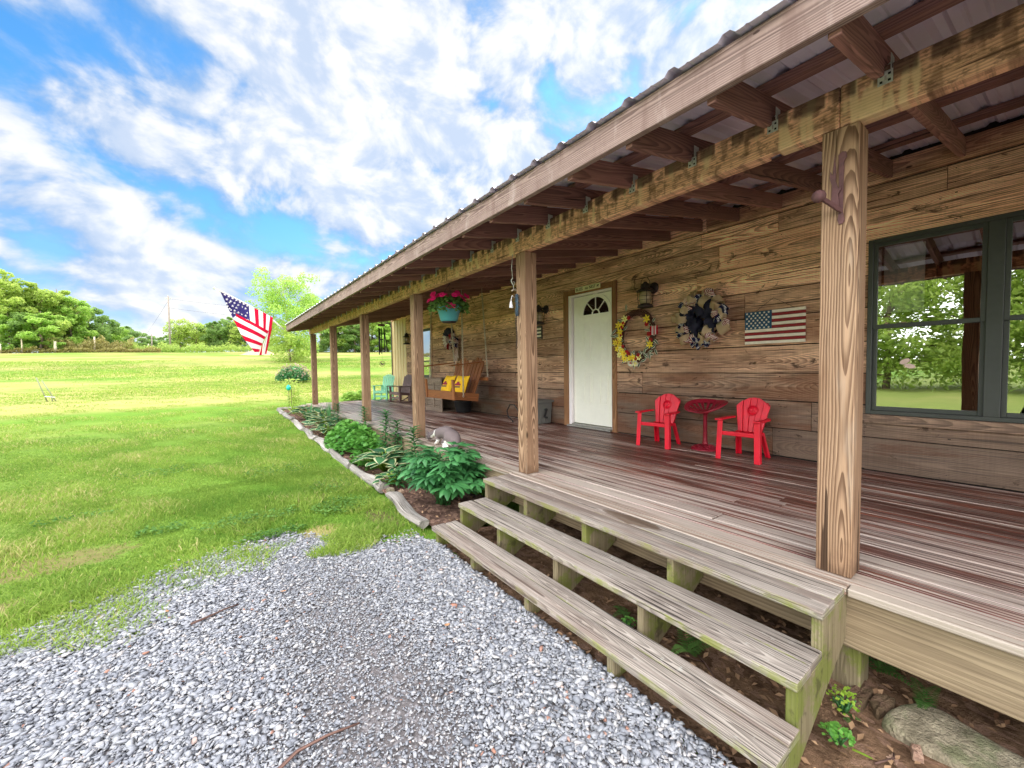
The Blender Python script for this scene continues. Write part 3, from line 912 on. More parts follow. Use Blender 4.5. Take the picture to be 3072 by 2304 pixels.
# ------------------------------------------------------------------ grass
def grass():
    rs = np.random.RandomState(8)
    parts = []
    rn = []

    def blades(x, y, h, w, lean, r):
        n = len(x)
        a = rs.uniform(0, 2 * pi, n); b = rs.uniform(0, 2 * pi, n)
        z = gz(x, y)
        dx, dy = np.cos(a), np.sin(a)
        lx, ly = np.cos(b) * lean * h, np.sin(b) * lean * h
        B = np.stack([x, y, z - .01], 1)
        S = np.stack([dx * w / 2, dy * w / 2, np.zeros(n)], 1)
        Mid = B + np.stack([lx * .35, ly * .35, h * .6], 1)
        Tip = B + np.stack([lx, ly, h * rs.uniform(.75, 1, n)], 1)
        parts.append(np.stack([B - S, B + S, Mid + S * .8, Mid - S * .8, Tip], 1)); rn.append(r)

    def lawn(n, x0, x1, y0, y1, h, w, dens=None):
        x = rs.uniform(x0, x1, n); y = rs.uniform(y0, y1, n)
        fx = np.where(x < -1.0, edge_y(x), 5.2)
        edge = y - fx
        lump = np.sin(x * 3.1 + 1.3 * np.sin(y * 2.3)) + np.sin(y * 3.7 + 1.1 * np.sin(x * 2.9)) + .7 * np.sin(x * 9 + y * 6)
        keep = edge > .05 + .16 * lump + rs.normal(0, .08, n)
        keep &= ~((x > -.80) & (y < 15.3))
        bare = np.zeros(len(x), bool)
        for cx, cy, rx, ry, _ in BARE: bare |= ((x - cx) / rx) ** 2 + ((y - cy) / ry) ** 2 + rs.normal(0, .45, len(x)) < .9
        keep &= ~(bare & (rs.uniform(0, 1, n) < .8))
        keep &= rs.uniform(0, 1, n) < np.clip(.35 + edge * 1.2, .3, 1)
        x, y, lump = x[keep], y[keep], lump[keep]
        m = len(x)
        hh = h * np.clip(.75 + .22 * lump, .35, 1.5) * rs.uniform(.6, 1.3, m)
        cl_ = np.sin(x * 63 + 5 * np.sin(y * 21)) * np.sin(y * 57 + 4 * np.sin(x * 24))
        hh = hh * (1 + .3 * cl_)
        pale = np.clip((-x - 1.5) / 5, 0, 1) * np.clip((13 - y) / 5, 0, 1)
        vivid = np.exp(-((x + 1.9) / 1.0) ** 2 - ((y - 7.2) / 1.6) ** 2)
        r = np.clip(.46 + .17 * cl_ + .2 * pale - .3 * vivid + .13 * lump + rs.normal(0, .24, m), 0, 1)
        blades(x, y, hh, w * rs.uniform(.7, 1.3, m), rs.uniform(.2, 1.0, m), r)

    lawn(170000, -5.5, -.7, 4.6, 8.2, .06, .0075)
    lawn(150000, -8.0, -.7, 8.0, 12.0, .055, .009)
    lawn(110000, -13.0, 1.0, 12.0, 18.0, .06, .014)
    lawn(90000, -20.0, 8.0, 18.0, 30.0, .06, .026)
    lawn(80000, -28.0, 16.0, 30.0, 52.0, .07, .045)
    # longer tufts straggling onto the gravel and along the logs
    for cx, cy, rad, n, h in [(-1.32, 5.42, .2, 2600, .085), (-1.55, 5.3, .12, 1000, .07), (-2.05, 5.62, .16, 900, .05), (-2.45, 5.35, .13, 500, .04), (-2.9, 5.12, .2, 800, .05), (-2.7, 4.95, .12, 250, .04), (-1.02, 6.2, .16, 1100, .07), (-1.0, 6.9, .14, 900, .06), (-2.1, 6.35, .2, 1200, .07), (-3.1, 5.6, .2, 1500, .08), (-3.0, 5.3, .35, 2200, .06), (-2.35, 5.62, .3, 1600, .06), (-3.6, 4.95, .35, 1800, .07), (-1.9, 3.25, .06, 60, .03), (-2.38, 3.3, .05, 50, .03)]:
        t = rs.uniform(0, 2 * pi, n); q = np.sqrt(rs.uniform(0, 1, n)) * rad * (1 + .35 * np.sin(t * 3 + cx * 9))
        blades(cx + q * np.cos(t) * 1.3, cy + q * np.sin(t), h * rs.uniform(.5, 1.4, n), .006 * rs.uniform(.7, 1.3, n), rs.uniform(.3, 1.2, n), np.clip(rs.normal(.55, .2, n), 0, 1))
    # weeds of clover-like ground cover: darker
    V = np.concatenate(parts); r = np.concatenate(rn)
    me = bulk_mesh('grass', V, [(0, 1, 2), (0, 2, 3), (3, 2, 4)], r, [L_grass])
    tag(link_mesh('grass', me), 'short green grass blades covering the lawn', 'grass', None, 'stuff')
    # patches of broad-leaved clover
    P = []
    for cx, cy, rx, ry, n in [(-2.05, 6.5, .45, .16, 900), (-1.25, 6.35, .3, .25, 1000), (-1.15, 7.2, .25, .3, 600), (-2.7, 6.7, .18, .1, 250), (-1.9, 5.95, .25, .08, 450), (-3.4, 7.6, .3, .12, 260), (-1.6, 8.4, .4, .3, 500), (-2.9, 9.2, .5, .25, 350)]:
        t = rs.uniform(0, 2 * pi, n); q = np.sqrt(rs.uniform(0, 1, n))
        x = cx + q * np.cos(t) * rx; y = cy + q * np.sin(t) * ry
        P.append(np.stack([x, y, gz(x, y) + rs.uniform(.02, .06, n)], 1))
    P = np.concatenate(P)[::2]
    me = leaf_cloud('clover', P, .026, rs.uniform(0, 1, len(P)), [L_clover], rs, 1.2, .9)
    tag(link_mesh('clover', me), 'low patches of dark clover leaves in the near lawn', 'clover', None, 'stuff')


grass()
# ================================================================== house
house = thing('house', 'long timber plank house with a white door and dark framed windows behind the porch', 'house', (WX, 6.0, 0))
DOOR = (5.772, 6.87, 0.0, 2.23)
WIN1 = (1.483, 2.963, .515, 2.07)
WIN2 = (12.02, 13.05, .74, 2.09)
HOLES = [DOOR, WIN1, WIN2]
TINY0 = 13.75


def plank_wall():
    mb = MB()
    rows = [0.012, .308, .598, .89, 1.18, 1.485, 1.77, 2.06, 2.36, 2.55]
    rs = random.Random(4)
    for i in range(len(rows) - 1):
        z0, z1 = rows[i], rows[i + 1] - .011
        cuts = []
        y = -2.2 + rs.uniform(0, 1.5)
        while y < TINY0:
            cuts.append(y); y += rs.uniform(4.6, 7.4)
        # butt joints seen in the photograph
        if i == 0: cuts += [3.72]
        if i == 8: cuts += [2.49, 3.69]
        if i == 3: cuts += [8.75]
        ys = [-2.6] + sorted(c for c in cuts if -2.4 < c < TINY0 - .2) + [TINY0]
        for a, b in zip(ys[:-1], ys[1:]):
            if b - a < .15: continue
            segs = [(a + .002, b - .002)]
            pieces = []
            for (s, e) in segs:
                pts = sorted({s, e} | {q for h in HOLES for q in h[:2] if s < q < e})
                for p, q in zip(pts[:-1], pts[1:]):
                    mid = (p + q) / 2; zz = [(z0, z1)]
                    for h in HOLES:
                        if h[0] <= mid <= h[1]:
                            nz = []
                            for c, d in zz:
                                if h[3] <= c or h[2] >= d: nz.append((c, d)); continue
                                if c < h[2]: nz.append((c, h[2] - .002))
                                if d > h[3]: nz.append((h[3] + .002, d))
                            zz = nz
                    for c, d in zz:
                        if d - c > .02: pieces.append((p, q, c, d))
            r = rs.random(); dx = rs.uniform(-.006, .004); k0, k1 = rs.uniform(-.003, .003), rs.uniform(-.003, .003)
            uo, vo = rs.uniform(0, 60), rs.randint(0, 40) - (z0 + z1) / 2 - WX
            for p, q, c, d in pieces:
                sk = rs.uniform(-.002, .002)
                V = [(WX + dx, p, c + (k0 if c == z0 else 0)), (WX + dx, q, c + (k1 if c == z0 else 0)), (WX + dx, q, d), (WX + dx, p, d), (WX + .03, p, c), (WX + .03, q, c), (WX + .03, q, d), (WX + .03, p, d)]
                F = [(0, 3, 2, 1), (0, 1, 5, 4), (3, 7, 6, 2), (1, 2, 6, 5), (0, 4, 7, 3)]
                U = [[(V[k][1] + uo, V[k][2] + V[k][0] * 1.0 + vo) for k in f] for f in F]
                mb.add(V, F, U, 0, r)
                yy = math.ceil((p + .05) / .61) * .61
                while yy < q - .03:
                    for zz_ in (c + .035, d - .035):
                        if d - c > .15: mb.box((WX + dx - .0015, yy + rs.uniform(-.012, .012), zz_), (WX + dx + .001, yy + .007, zz_ + .007), mi=1)
                    yy += .61
    # dark behind the joints, cut round the openings
    pts = sorted({-2.6, TINY0} | {q for h in HOLES for q in h[:2]})
    for p, q in zip(pts[:-1], pts[1:]):
        zz = [(-.3, 2.9)]
        for h in HOLES:
            if h[0] <= (p + q) / 2 <= h[1]: zz = [(-.3, h[2]), (h[3], 2.9)] if h[2] > 0 else [(h[3], 2.9)]
        for c, d in zz: mb.box((WX + .031, p, c), (WX + .06, q, d), mi=1)
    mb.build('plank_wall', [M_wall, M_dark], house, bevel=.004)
    # plate the rafters bear on
    t = MB()
    y = -2.6
    rs = random.Random(9)
    while y < YEND:
        e = min(YEND, y + rs.uniform(2.6, 4.8))
        t.box((WX - .022, y + .002, 2.555), (WX + .03, e - .002, 2.72)); y = e
    t.build('top_plate', M_wall, house, bevel=.004)


plank_wall()


def siding():
    mb = MB()
    y = TINY0; prof = []
    while y < YEND - .06:
        for dy, dx in ((0, 0), (.03, 0), (.045, -.022), (.075, -.022), (.09, 0), (.225, 0)):
            prof.append((y + dy, WX + .012 + dx))
        y += .228
    prof = [p for p in prof if p[0] < YEND - .05] + [(YEND - .05, WX + .012)]
    V = []; F = []
    for q, x in prof: V += [(x, q, 0.01), (x, q, 2.553)]
    for i in range(len(prof) - 1): F.append((2 * i, 2 * i + 1, 2 * i + 3, 2 * i + 2))
    mb.add(V, F, None, 0, .5)
    o = mb.build('metal_siding', M_tan, house)
    c = MB()
    c.box((WX - .02, YEND - .05, 0.0), (WX + .03, YEND + .012, 2.553))
    c.build('corner_trim', M_tandark, house, bevel=.004)
    # ribbed gable end and back, roof over the rooms
    e = MB()
    e.add([(WX + .03, YEND, -.4), (10, YEND, -.4), (10, YEND, 2.6), (6.2, YEND, 3.7), (WX + .03, YEND, 2.7)], [(0, 1, 2, 3, 4)], None, 0, .5)
    e.add([(10, YEND, -.4), (10, -4, -.4), (10, -4, 2.6), (10, YEND, 2.6)], [(0, 1, 2, 3)], None, 0, .5)
    e.add([(WX + .03, -4, -.4), (10, -4, -.4), (10, -4, 2.6), (6.2, -4, 3.7), (WX + .03, -4, 2.7)], [(4, 3, 2, 1, 0)], None, 0, .5)
    e.build('end_wall', M_tan, house)


siding()


def interior():
    m = plain('room_wall', lin(92, 84, 76), .9, 0, .2, 3)
    for (y0, y1) in ((-.5, 4.6), (11.0, 13.9)):
        mb = MB()
        x0, x1, z0, z1 = WX + .07, 5.2, .02, 2.45
        V = [(x0, y0, z0), (x1, y0, z0), (x1, y1, z0), (x0, y1, z0), (x0, y0, z1), (x1, y0, z1), (x1, y1, z1), (x0, y1, z1)]
        mb.add(V, [(0, 1, 2, 3), (7, 6, 5, 4), (1, 5, 6, 2), (0, 4, 5, 1), (3, 2, 6, 7)], None, 0, .5)
        mb.build('room', m, house)


interior()


# ------------------------------------------------------------------ door
def front_door():
    d = MB()
    xs = WX + .035   # face of the slab
    y0, y1, z0, z1 = 5.872, 6.69, .06, 2.105
    # slab as a grid with the raised panels pressed into it
    d.box((xs, y0, z0), (xs + .04, y1, z1))
    door = d.build('front_door', M_white, house, bevel=.003)
    tag(door, 'white panelled door leaf')
    p = MB()

    def panel(ya, yb, za, zb):
        t = .012
        for a, b, c, e in ((ya, yb, za, za + t), (ya, yb, zb - t, zb), (ya, ya + t, za + t, zb - t), (yb - t, yb, za + t, zb - t)):
            p.box((xs - .008, a, c), (xs + .002, b, e))
        p.box((xs - .009, ya + .035, za + .035), (xs + .002, yb - .035, zb - .035))
    for za, zb in ((1.055, 1.68), (.38, .88)):
        panel(6.285, 6.465, za, zb); panel(5.945, 6.135, za, zb)
    p.build('panel', M_white, door, bevel=.004, seg=2)
    # fan light
    cy_, cz_, R = 6.205, 1.795, .262
    n = 28
    gl = MB()
    poly = [(R * cos(pi * k / n), R * sin(pi * k / n) * 1.0) for k in range(n + 1)]
    Mx = Matrix(((0, 0, 1, xs - .004), (1, 0, 0, cy_), (0, 1, 0, cz_), (0, 0, 0, 1)))
    gl.prism(poly, .004, Mx)
    gl.build('fan_window', M_doorglass, door)
    bk = MB(); bk.prism(poly, .002, Matrix(((0, 0, 1, xs - .0015), (1, 0, 0, cy_), (0, 1, 0, cz_), (0, 0, 0, 1))))
    bk.build('fan_backing', plain('door_inside_dark', lin(58, 50, 50), .7, 0, .3, 9), door)
    f = MB()
    for r0, r1, dep in ((R - .004, R + .05, .016), (.062, .082, .012)):
        for k in range(n):
            a, b = pi * k / n, pi * (k + 1) / n
            f.prism([(r0 * cos(a), r0 * sin(a)), (r1 * cos(a), r1 * sin(a)), (r1 * cos(b), r1 * sin(b)), (r0 * cos(b), r0 * sin(b))], dep, Matrix(((0, 0, 1, xs - .008), (1, 0, 0, cy_), (0, 1, 0, cz_), (0, 0, 0, 1))))
    for a in (pi * .26, pi * .5, pi * .74):
        f.bar((xs - .009, cy_ + .075 * cos(a), cz_ + .075 * sin(a)), (xs - .009, cy_ + R * cos(a), cz_ + R * sin(a)), .012, .018, up=(1, 0, 0))
    f.box((xs - .016, cy_ - R - .05, cz_ - .045), (xs + .001, cy_ + R + .05, cz_ + .004))
    f.build('fan_frame', M_white, door)
    # casing, jamb, threshold
    c = MB()
    c.box((WX - .028, 6.765, .0), (WX + .03, 6.87, 2.23)); c.box((WX - .028, 5.772, .0), (WX + .03, 5.852, 2.23))
    c.box((WX - .026, 5.854, 2.145), (WX + .03, 6.763, 2.228))
    c.build('door_casing', M_cedar, house, bevel=.004)
    j = MB()
    j.box((WX - .012, 6.70, .03), (WX + .09, 6.763, 2.143)); j.box((WX - .012, 5.854, .03), (WX + .09, 5.868, 2.143))
    j.box((WX - .012, 5.87, 2.112), (WX + .09, 6.698, 2.143))
    j.build('door_jamb', M_jamb, house, bevel=.002)
    w = MB(); w.box((xs + .012, 6.6905, .05), (xs + .05, 6.6995, 2.11)); w.box((xs + .012, 5.872, 2.1055), (xs + .05, 6.69, 2.1115))
    w.build('weather_strip', M_black, house)
    s = MB(); s.box((WX - .075, 5.855, .003), (WX + .09, 6.762, .028)); s.box((WX - .02, 5.87, .028), (WX + .09, 6.7, .052))
    s.build('threshold', M_alu, house, bevel=.004)


front_door()


# ------------------------------------------------------------------ windows
def window(y0, y1, z0, z1, label, units=1, mull=.085, meet=None):
    fr = MB(); t = .035; x0, x1 = WX - .012, WX + .06
    meet = meet or (z0 + z1) / 2
    fr.box((x0, y0, z0), (x1, y0 + t, z1)); fr.box((x0, y1 - t, z0), (x1, y1, z1))
    fr.box((x0, y0 + t, z1 - t), (x1, y1 - t, z1)); fr.box((x0, y0 + t, z0), (x1, y1 - t, z0 + t))
    o = fr.build('window', M_bronze, house, bevel=.003)
    tag(o, label)
    w = (y1 - y0 - 2 * t - mull * (units - 1)) / units
    sa = MB(); spans = []
    for k in range(units):
        a = y0 + t + k * (w + mull); b = a + w
        if k: fr2 = sa.box((x0 + .002, a - mull, z0 + t), (x1, a, z1 - t))
        s = .03
        # upper sash outside, lower sash set back
        for xa, c, d in ((x0 + .012, meet - .02, z1 - t), (x0 + .034, z0 + t, meet + .018)):
            sa.box((xa, a, c), (xa + .022, a + s, d)); sa.box((xa, b - s, c), (xa + .022, b, d))
            sa.box((xa, a + s, c), (xa + .022, b - s, c + .036)); sa.box((xa, a + s, d - .032), (xa + .022, b - s, d))
            spans.append((xa + .011, a + s - .004, b - s + .004, c + .03, d - .03))
    sa.build('sash', M_bronze, o, bevel=.002)
    for xa, a, b, c, d in spans:
        p = MB(); p.add([(xa, a, c), (xa, b, c), (xa, b, d), (xa, a, d)], [(0, 1, 2, 3)], None, 0, .5)
        p.build('pane', M_glass, o)
    return o


window(WIN1[0], WIN1[1], WIN1[2], WIN1[3], 'wide dark framed double window to the right of the near post', 2, .085, 1.30)
wf = window(WIN2[0], WIN2[1], WIN2[2], WIN2[3], 'dark framed window beyond the porch swing', 1, .085, 1.2)
sil = MB()
sil.box((WX - .03, -2.0, .432), (WX + .03, 3.06, .512))
sil.build('window_sill', M_wall, house, bevel=.004)
cs = MB()
cs.box((WX - .022, 11.93, .72), (WX + .03, 12.018, 2.2)); cs.box((WX - .022, 13.052, .72), (WX + .03, 13.14, 2.2)); cs.box((WX - .022, 12.02, 2.092), (WX + .03, 13.05, 2.2))
cs.build('window_casing', M_wall, house, bevel=.004)
cu = MB()
cu.box((WX + .12, 2.62, 1.42), (WX + .13, 2.88, 2.0)); cu.box((WX + .12, 2.90, 1.42), (WX + .13, 2.93, 2.0))
cu.build('curtain', M_white2, house)
bl = MB(); bl.box((WX + .075, 12.04, 1.2), (WX + .08, 13.03, 2.07)); bl.build('window_blind', plain('cream_blind', lin(255, 226, 140), .8), house)
# small decal stuck on the lower pane
dc = MB()
for cy_, cz_, a, ra, rb in ((2.716, .985, .55, .036, .021), (2.684, .944, -.25, .036, .02)):
    dc.prism([(ra * cos(t) * cos(a) - rb * sin(t) * sin(a), ra * cos(t) * sin(a) + rb * sin(t) * cos(a)) for t in np.linspace(0, 2 * pi, 14)[:-1]], .0015,
             Matrix(((0, 0, -1, WX + .0305), (-1, 0, 0, cy_), (0, 1, 0, cz_), (0, 0, 0, 1))))
tag(dc.build('butterfly_sticker', plain('sticker_pink', lin(236, 206, 196), .6), None), 'small pale butterfly sticker on the lower window pane', 'sticker')

# ================================================================== porch
porch = thing('porch', 'long covered porch with weathered board deck, timber posts and tin roof', 'porch', (0, 6.0, -.5))
PY0, PY1 = -2.6, 15.2
SL = .1645         # roof slope


def roof_z(x): return 2.165 + SL * x      # underside of the rafters


def deck():
    mb = MB(); rs = random.Random(12)
    xs = -.035; w = .1385
    k = 0
    while xs < WX - .01:
        x1 = min(xs + w - .006, WX - .006)
        y = PY0; first = True
        ends = []
        while y < PY1:
            e = y + (rs.uniform(.8, 4.5) if first else rs.choice([2.4, 3.6, 4.8])); first = False
            if e > PY1 - .5: e = PY1
            ends.append((y, e)); y = e
        for a, b in ends:
            dz = rs.uniform(-.0025, .0015)
            mb.box((xs, a + .0015, -.034 + dz), (x1, b - .0015, dz))
        xs += w; k += 1
    o = mb.build('deck_board', M_deck, porch, bevel=.004)
    tag(o, 'worn brown deck boards running the length of the porch')
    nb = MB()
    y = PY0
    for e in (1.1, 2.46, 4.945, 7.6, 10.2, 12.8, PY1):
        x0 = -.105 if e < 4.95 else -.085
        nb.box((x0, y + .0015, -.037), (-.041, e - .0015, -.001)); y = e
    nb.build('deck_edge', M_deck, porch, bevel=.005)
    r = MB()
    y = PY0
    for e in (2.5, 4.92, 8.6, 12.2, PY1 - .03):
        r.box((-.062, y + .001, -.282), (-.02, e - .001, -.039)); y = e
    r.build('rim_board', M_rim, porch, bevel=.003)
    jn = MB()
    y = PY0 + .1
    while y < PY1:
        jn.box((-.018, y, -.22), (WX, y + .04, -.036)); y += .61
    jn.build('joist', M_green, porch)
    for yy in (2.505, 0.1, 4.87, 7.36, 9.8, 12.28, 14.67):
        p = MB(); p.box((.0, yy - .075, -.62), (.14, yy + .07, -.2815))
        p.build('pier', M_green, porch, bevel=.006)


deck()

PYS = [2.470, 4.798, 7.291, 9.733, 12.216, 14.60]
YC = [2.5368, 4.8651, 7.358, 9.8001, 12.2835, 14.6664]
for yc in YC + [.1]:
    h = .067
    p = MB()
    rr = random.random()
    p.box((.0, yc - h, .0005), (.134, yc + h, 2.024), axis=2)
    p.build('post', M_post, porch, bevel=.003)

b = MB()
for a, e in ((PY0, 2.54), (2.54, 7.36), (7.36, 12.28), (12.28, 14.86)):
    b.box((-.004, a + .001, 2.026), (.036, e - .001, 2.204)); b.box((.039, a + .3, 2.027), (.079, e + .25 if e < 14 else e, 2.203))
beam = b.build('beam', M_beam, porch, bevel=.004)
tag(beam, 'stained double beam across the tops of the posts')


def rafters():
    i = 0
    y = 2.39 - .418 * 11
    while y < 14.75:
        yr = y + .022
        mb = MB()
        x0, x1 = -.562, WX - .024
        z0, z1 = roof_z(x0), roof_z(x1)
        V = [(x0, yr - .019, z0), (x1, yr - .019, z1), (x1, yr + .019, z1), (x0, yr + .019, z0)]
        V += [(a, b_, c + .14) for a, b_, c in V]
        uo, vo = random.uniform(0, 50), random.randint(0, 50)
        F = [(0, 3, 2, 1), (4, 5, 6, 7), (0, 1, 5, 4), (2, 3, 7, 6), (1, 2, 6, 5), (0, 4, 7, 3)]
        U = [[(V[k][0] + uo, (V[k][1] - yr if fi < 2 else V[k][2] - roof_z(V[k][0]) - .07) + vo + fi) for k in f] for fi, f in enumerate(F)]
        mb.add(V, F, U)
        ra = mb.build('rafter', M_rafter, porch, bevel=.003)
        t = MB()
        hz = 2.128
        t.box((-.0065, y - .024, hz), (-.0045, y + .024, hz + .05))
        # gusset bent up to the side of the rafter
        t.add([(-.0055, y - .024, hz + .05), (-.0055, y + .024, hz + .05), (.012, y - .022, hz + .10), (-.02, y - .022, hz + .10)], [(0, 1, 2), (0, 2, 3)], None, 0, .5)
        t.box((-.02, y - .0205, hz + .05), (.03, y - .0185, hz + .11))
        for dy in (-.013, .013):
            for dz in (.012, .038):
                t.box((-.0078, y + dy - .0045, hz + dz - .0045), (-.0066, y + dy + .0045, hz + dz + .0045), mi=1)
        t.box((-.0078, y - .004, hz + .016), (-.0066, y + .002, hz + .034), mi=2)
        t.build('hurricane_tie', [M_galv, M_hole, M_alu], ra)
        y += .418


rafters()

pu = MB()
for xa, w in ((-.50, .09), (-.055, .09), (.60, .09), (1.28, .13), (1.98, .13)):
    z = roof_z(xa) + .1415
    y = PY0
    while y < 14.7:
        e = min(14.76, y + random.uniform(3.0, 4.8))
        pu.bar((xa, y + .001, z + .019), (xa, e - .001, z + .019), w, .036, up=(-SL, 0, 1)); y = e
pu.build('purlin', M_rafter, porch)


def tin():
    mb = MB()
    y = PY0; prof = []
    pitch = .2335
    y = 2.733 - pitch * 24
    while y < 14.8:
        for dy, dz in ((-.034, 0), (-.014, .02), (.014, .02), (.034, 0), (.09, 0), (.1, .004), (.11, 0), (.15, 0), (.16, .004), (.17, 0)):
            if PY0 <= y + dy <= 14.80: prof.append((y + dy, dz))
        y += pitch
    xs = [-.64, .3, 1.3, WX + .3]
    V = []; F = []
    for q, dz in prof:
        for x in xs: V.append((x, q, roof_z(x) + .184 + dz))
        V.append((6.2, q, 3.72 + dz)); V.append((10.4, q, 2.55 + dz))
    m = len(xs) + 2
    for i in range(len(prof) - 1):
        for k in range(m - 1):
            F.append((i * m + k, i * m + k + 1, (i + 1) * m + k + 1, (i + 1) * m + k))
    mb.add(V, F, None, 0, .5)
    mb.build('tin_roof', M_tin, porch)


tin()
f = MB()
y = PY0
for e in (1.9, 6.1, 9.9, 14.72):
    f.box((-.6, y + .001, 2.092), (-.563, e - .001, 2.243)); y = e
f.bar((-.58, 14.745, roof_z(-.58) + .07), (WX, 14.745, roof_z(WX) + .07), .036, .148, up=(0, 0, 1))
f.build('fascia', M_fascia, porch, bevel=.003)

# ================================================================== steps
steps = thing('porch_steps', 'wide three tread timber steps with mossy stringers in front of the porch', 'steps', (-.45, 3.7, -.48))
for x0, x1, z, y0, y1 in ((-.395, -.109, .0, 2.462, 4.94), (-.652, -.378, -.162, 2.462, 4.93), (-.882, -.656, -.315, 2.446, 4.97)):
    mb = MB(); xm = (x0 + x1) / 2 + .006
    mb.box((x0, y0, z - .037), (xm - .005, y1, z)); mb.box((xm + .005, y0 + .004, z - .038), (x1, y1 - .006, z - .002))
    mb.build('tread', M_tread, steps, bevel=.006, seg=2)
for ys in (2.468, 3.115, 3.735, 4.35, 4.905):
    mb = MB()
    poly = [(-.064, -.04), (-.372, -.04), (-.372, -.204), (-.628, -.204), (-.628, -.357), (-.858, -.357), (-.858, -.52), (-.66, -.52), (-.064, -.235)]
    Mx = Matrix(((1, 0, 0, 0), (0, 0, -1, ys + .02), (0, 1, 0, 0), (0, 0, 0, 1)))
    mb.prism(poly, .04, Mx)
    mb.build('stringer', M_green, steps, bevel=.003)
# ================================================================== things on the wall
def onwall(y, z, x=WX):
    """local x = -y (to the right seen from outside), local y = up, local z = out of the wall"""
    return Matrix(((0, 0, -1, x), (-1, 0, 0, y), (0, 1, 0, z), (0, 0, 0, 1)))


def text_mesh(body, size, M, name, mat, parent, shear=0.0, ext=.0012, sx=1.0):
    cu_ = bpy.data.curves.new(name, 'FONT'); cu_.body = body; cu_.size = size; cu_.extrude = ext; cu_.shear = shear
    cu_.align_x = 'LEFT'
    tmp = bpy.data.objects.new('tmp', cu_); COL.objects.link(tmp)
    bpy.context.view_layer.update()
    me = bpy.data.meshes.new_from_object(tmp.evaluated_get(bpy.context.evaluated_depsgraph_get()))
    bpy.data.objects.remove(tmp)
    me.transform(M @ Matrix.Diagonal((sx, 1, 1, 1)))
    me.materials.clear(); me.materials.append(mat)
    return link_mesh(name, me, parent)


sg = thing('door_sign', 'small cream sign lettered BLESS this NEST above the white door', 'sign', (WX - .03, 6.315, 2.17))
mb = MB(); mb.box((WX - .045, 6.057, 2.17), (WX - .029, 6.573, 2.247)); mb.build('board', M_cream, sg, bevel=.002)
sx = WX - .0458
text_mesh('BLESS', .066, onwall(6.558, 2.186, sx), 'lettering', M_ink, sg, sx=.92)
text_mesh('this', .05, onwall(6.365, 2.19, sx), 'lettering', M_ink, sg, .35, sx=.95)
text_mesh('NEST', .066, onwall(6.275, 2.186, sx), 'lettering', M_ink, sg, sx=.86)
mb = MB()
Mx = onwall(6.098, 2.208, sx)
mb.prism([(-.026, .004), (-.012, .014), (.002, .010), (.014, .018), (.022, .012), (.018, .004), (.008, -.004), (-.006, -.006)], .002, Mx)
mb.prism([(-.03, -.012), (.026, -.010), (.026, -.013), (-.03, -.015)], .002, Mx)
mb.build('bird_motif', M_ink, sg)

# ---- painted wooden flag
fl = thing('wooden_flag_plaque', 'painted wooden stars and stripes plaque hung beside the window', 'plaque', (WX - .02, 3.712, 1.195))
x0 = WX - .032
mb = MB()
Wd, Hh = .565, .352
n = 11
yl = 3.995
for k in range(n):
    z1 = 1.548 - k * Hh / n
    full = k >= 6
    ya = yl if full else yl - Wd * .47
    mb.box((x0 + random.uniform(-.001, .002), yl - Wd, z1 - Hh / n + .0015), (WX - .012, ya, z1 - .0008), mi=1 if k % 2 else 0, axis=1)
mb.box((x0 - .001, yl - Wd * .47 + .001, 1.548 - Hh * 6 / n + .001), (WX - .012, yl, 1.548), mi=2)
o = mb.build('board', [M_fwhite, M_fred, M_fblue], fl, bevel=.0015)


def star(mb, r, M, mi=0, d=.0015):
    mb.prism([((r if k % 2 == 0 else r * .42) * sin(pi * k / 5), (r if k % 2 == 0 else r * .42) * cos(pi * k / 5)) for k in range(10)], d, M, mi, .5)


mb = MB()
for rr_ in range(7):
    for c_ in range(6 - rr_ % 2):
        star(mb, .0135, onwall(yl - .022 - (c_ + (rr_ % 2) * .5) * .043, 1.548 - .018 - rr_ * .0265, x0 - .0018))
mb.build('star', M_fwhite, fl)
mb = MB()
pts = [(WX - .02, 3.9, 1.545), (WX - .018, 3.72, 1.675), (WX - .02, 3.52, 1.545)]
mb.tube(pts, .0022, 5)
mb.build('hanging_wire', M_iron, fl)

# ---- little striped plaque behind the second post
fp = thing('small_flag_plaque', 'small striped flag plaque half hidden behind the second post', 'plaque', (WX - .01, 7.56, 1.49))
mb = MB()
for k in range(7):
    z = 1.498 + k * .0312
    mb.box((WX - .03, 7.434, z), (WX - .004, 7.7, z + .031), mi=0 if k % 2 else 1, axis=1)
mb.box((WX - .034, 7.424, 1.49), (WX - .002, 7.4335, 1.722), mi=2); mb.box((WX - .034, 7.4338, 1.7168), (WX - .002, 7.71, 1.727), mi=2)
mb.build('board', [M_fwhite, M_tandark, M_tandark], fp)


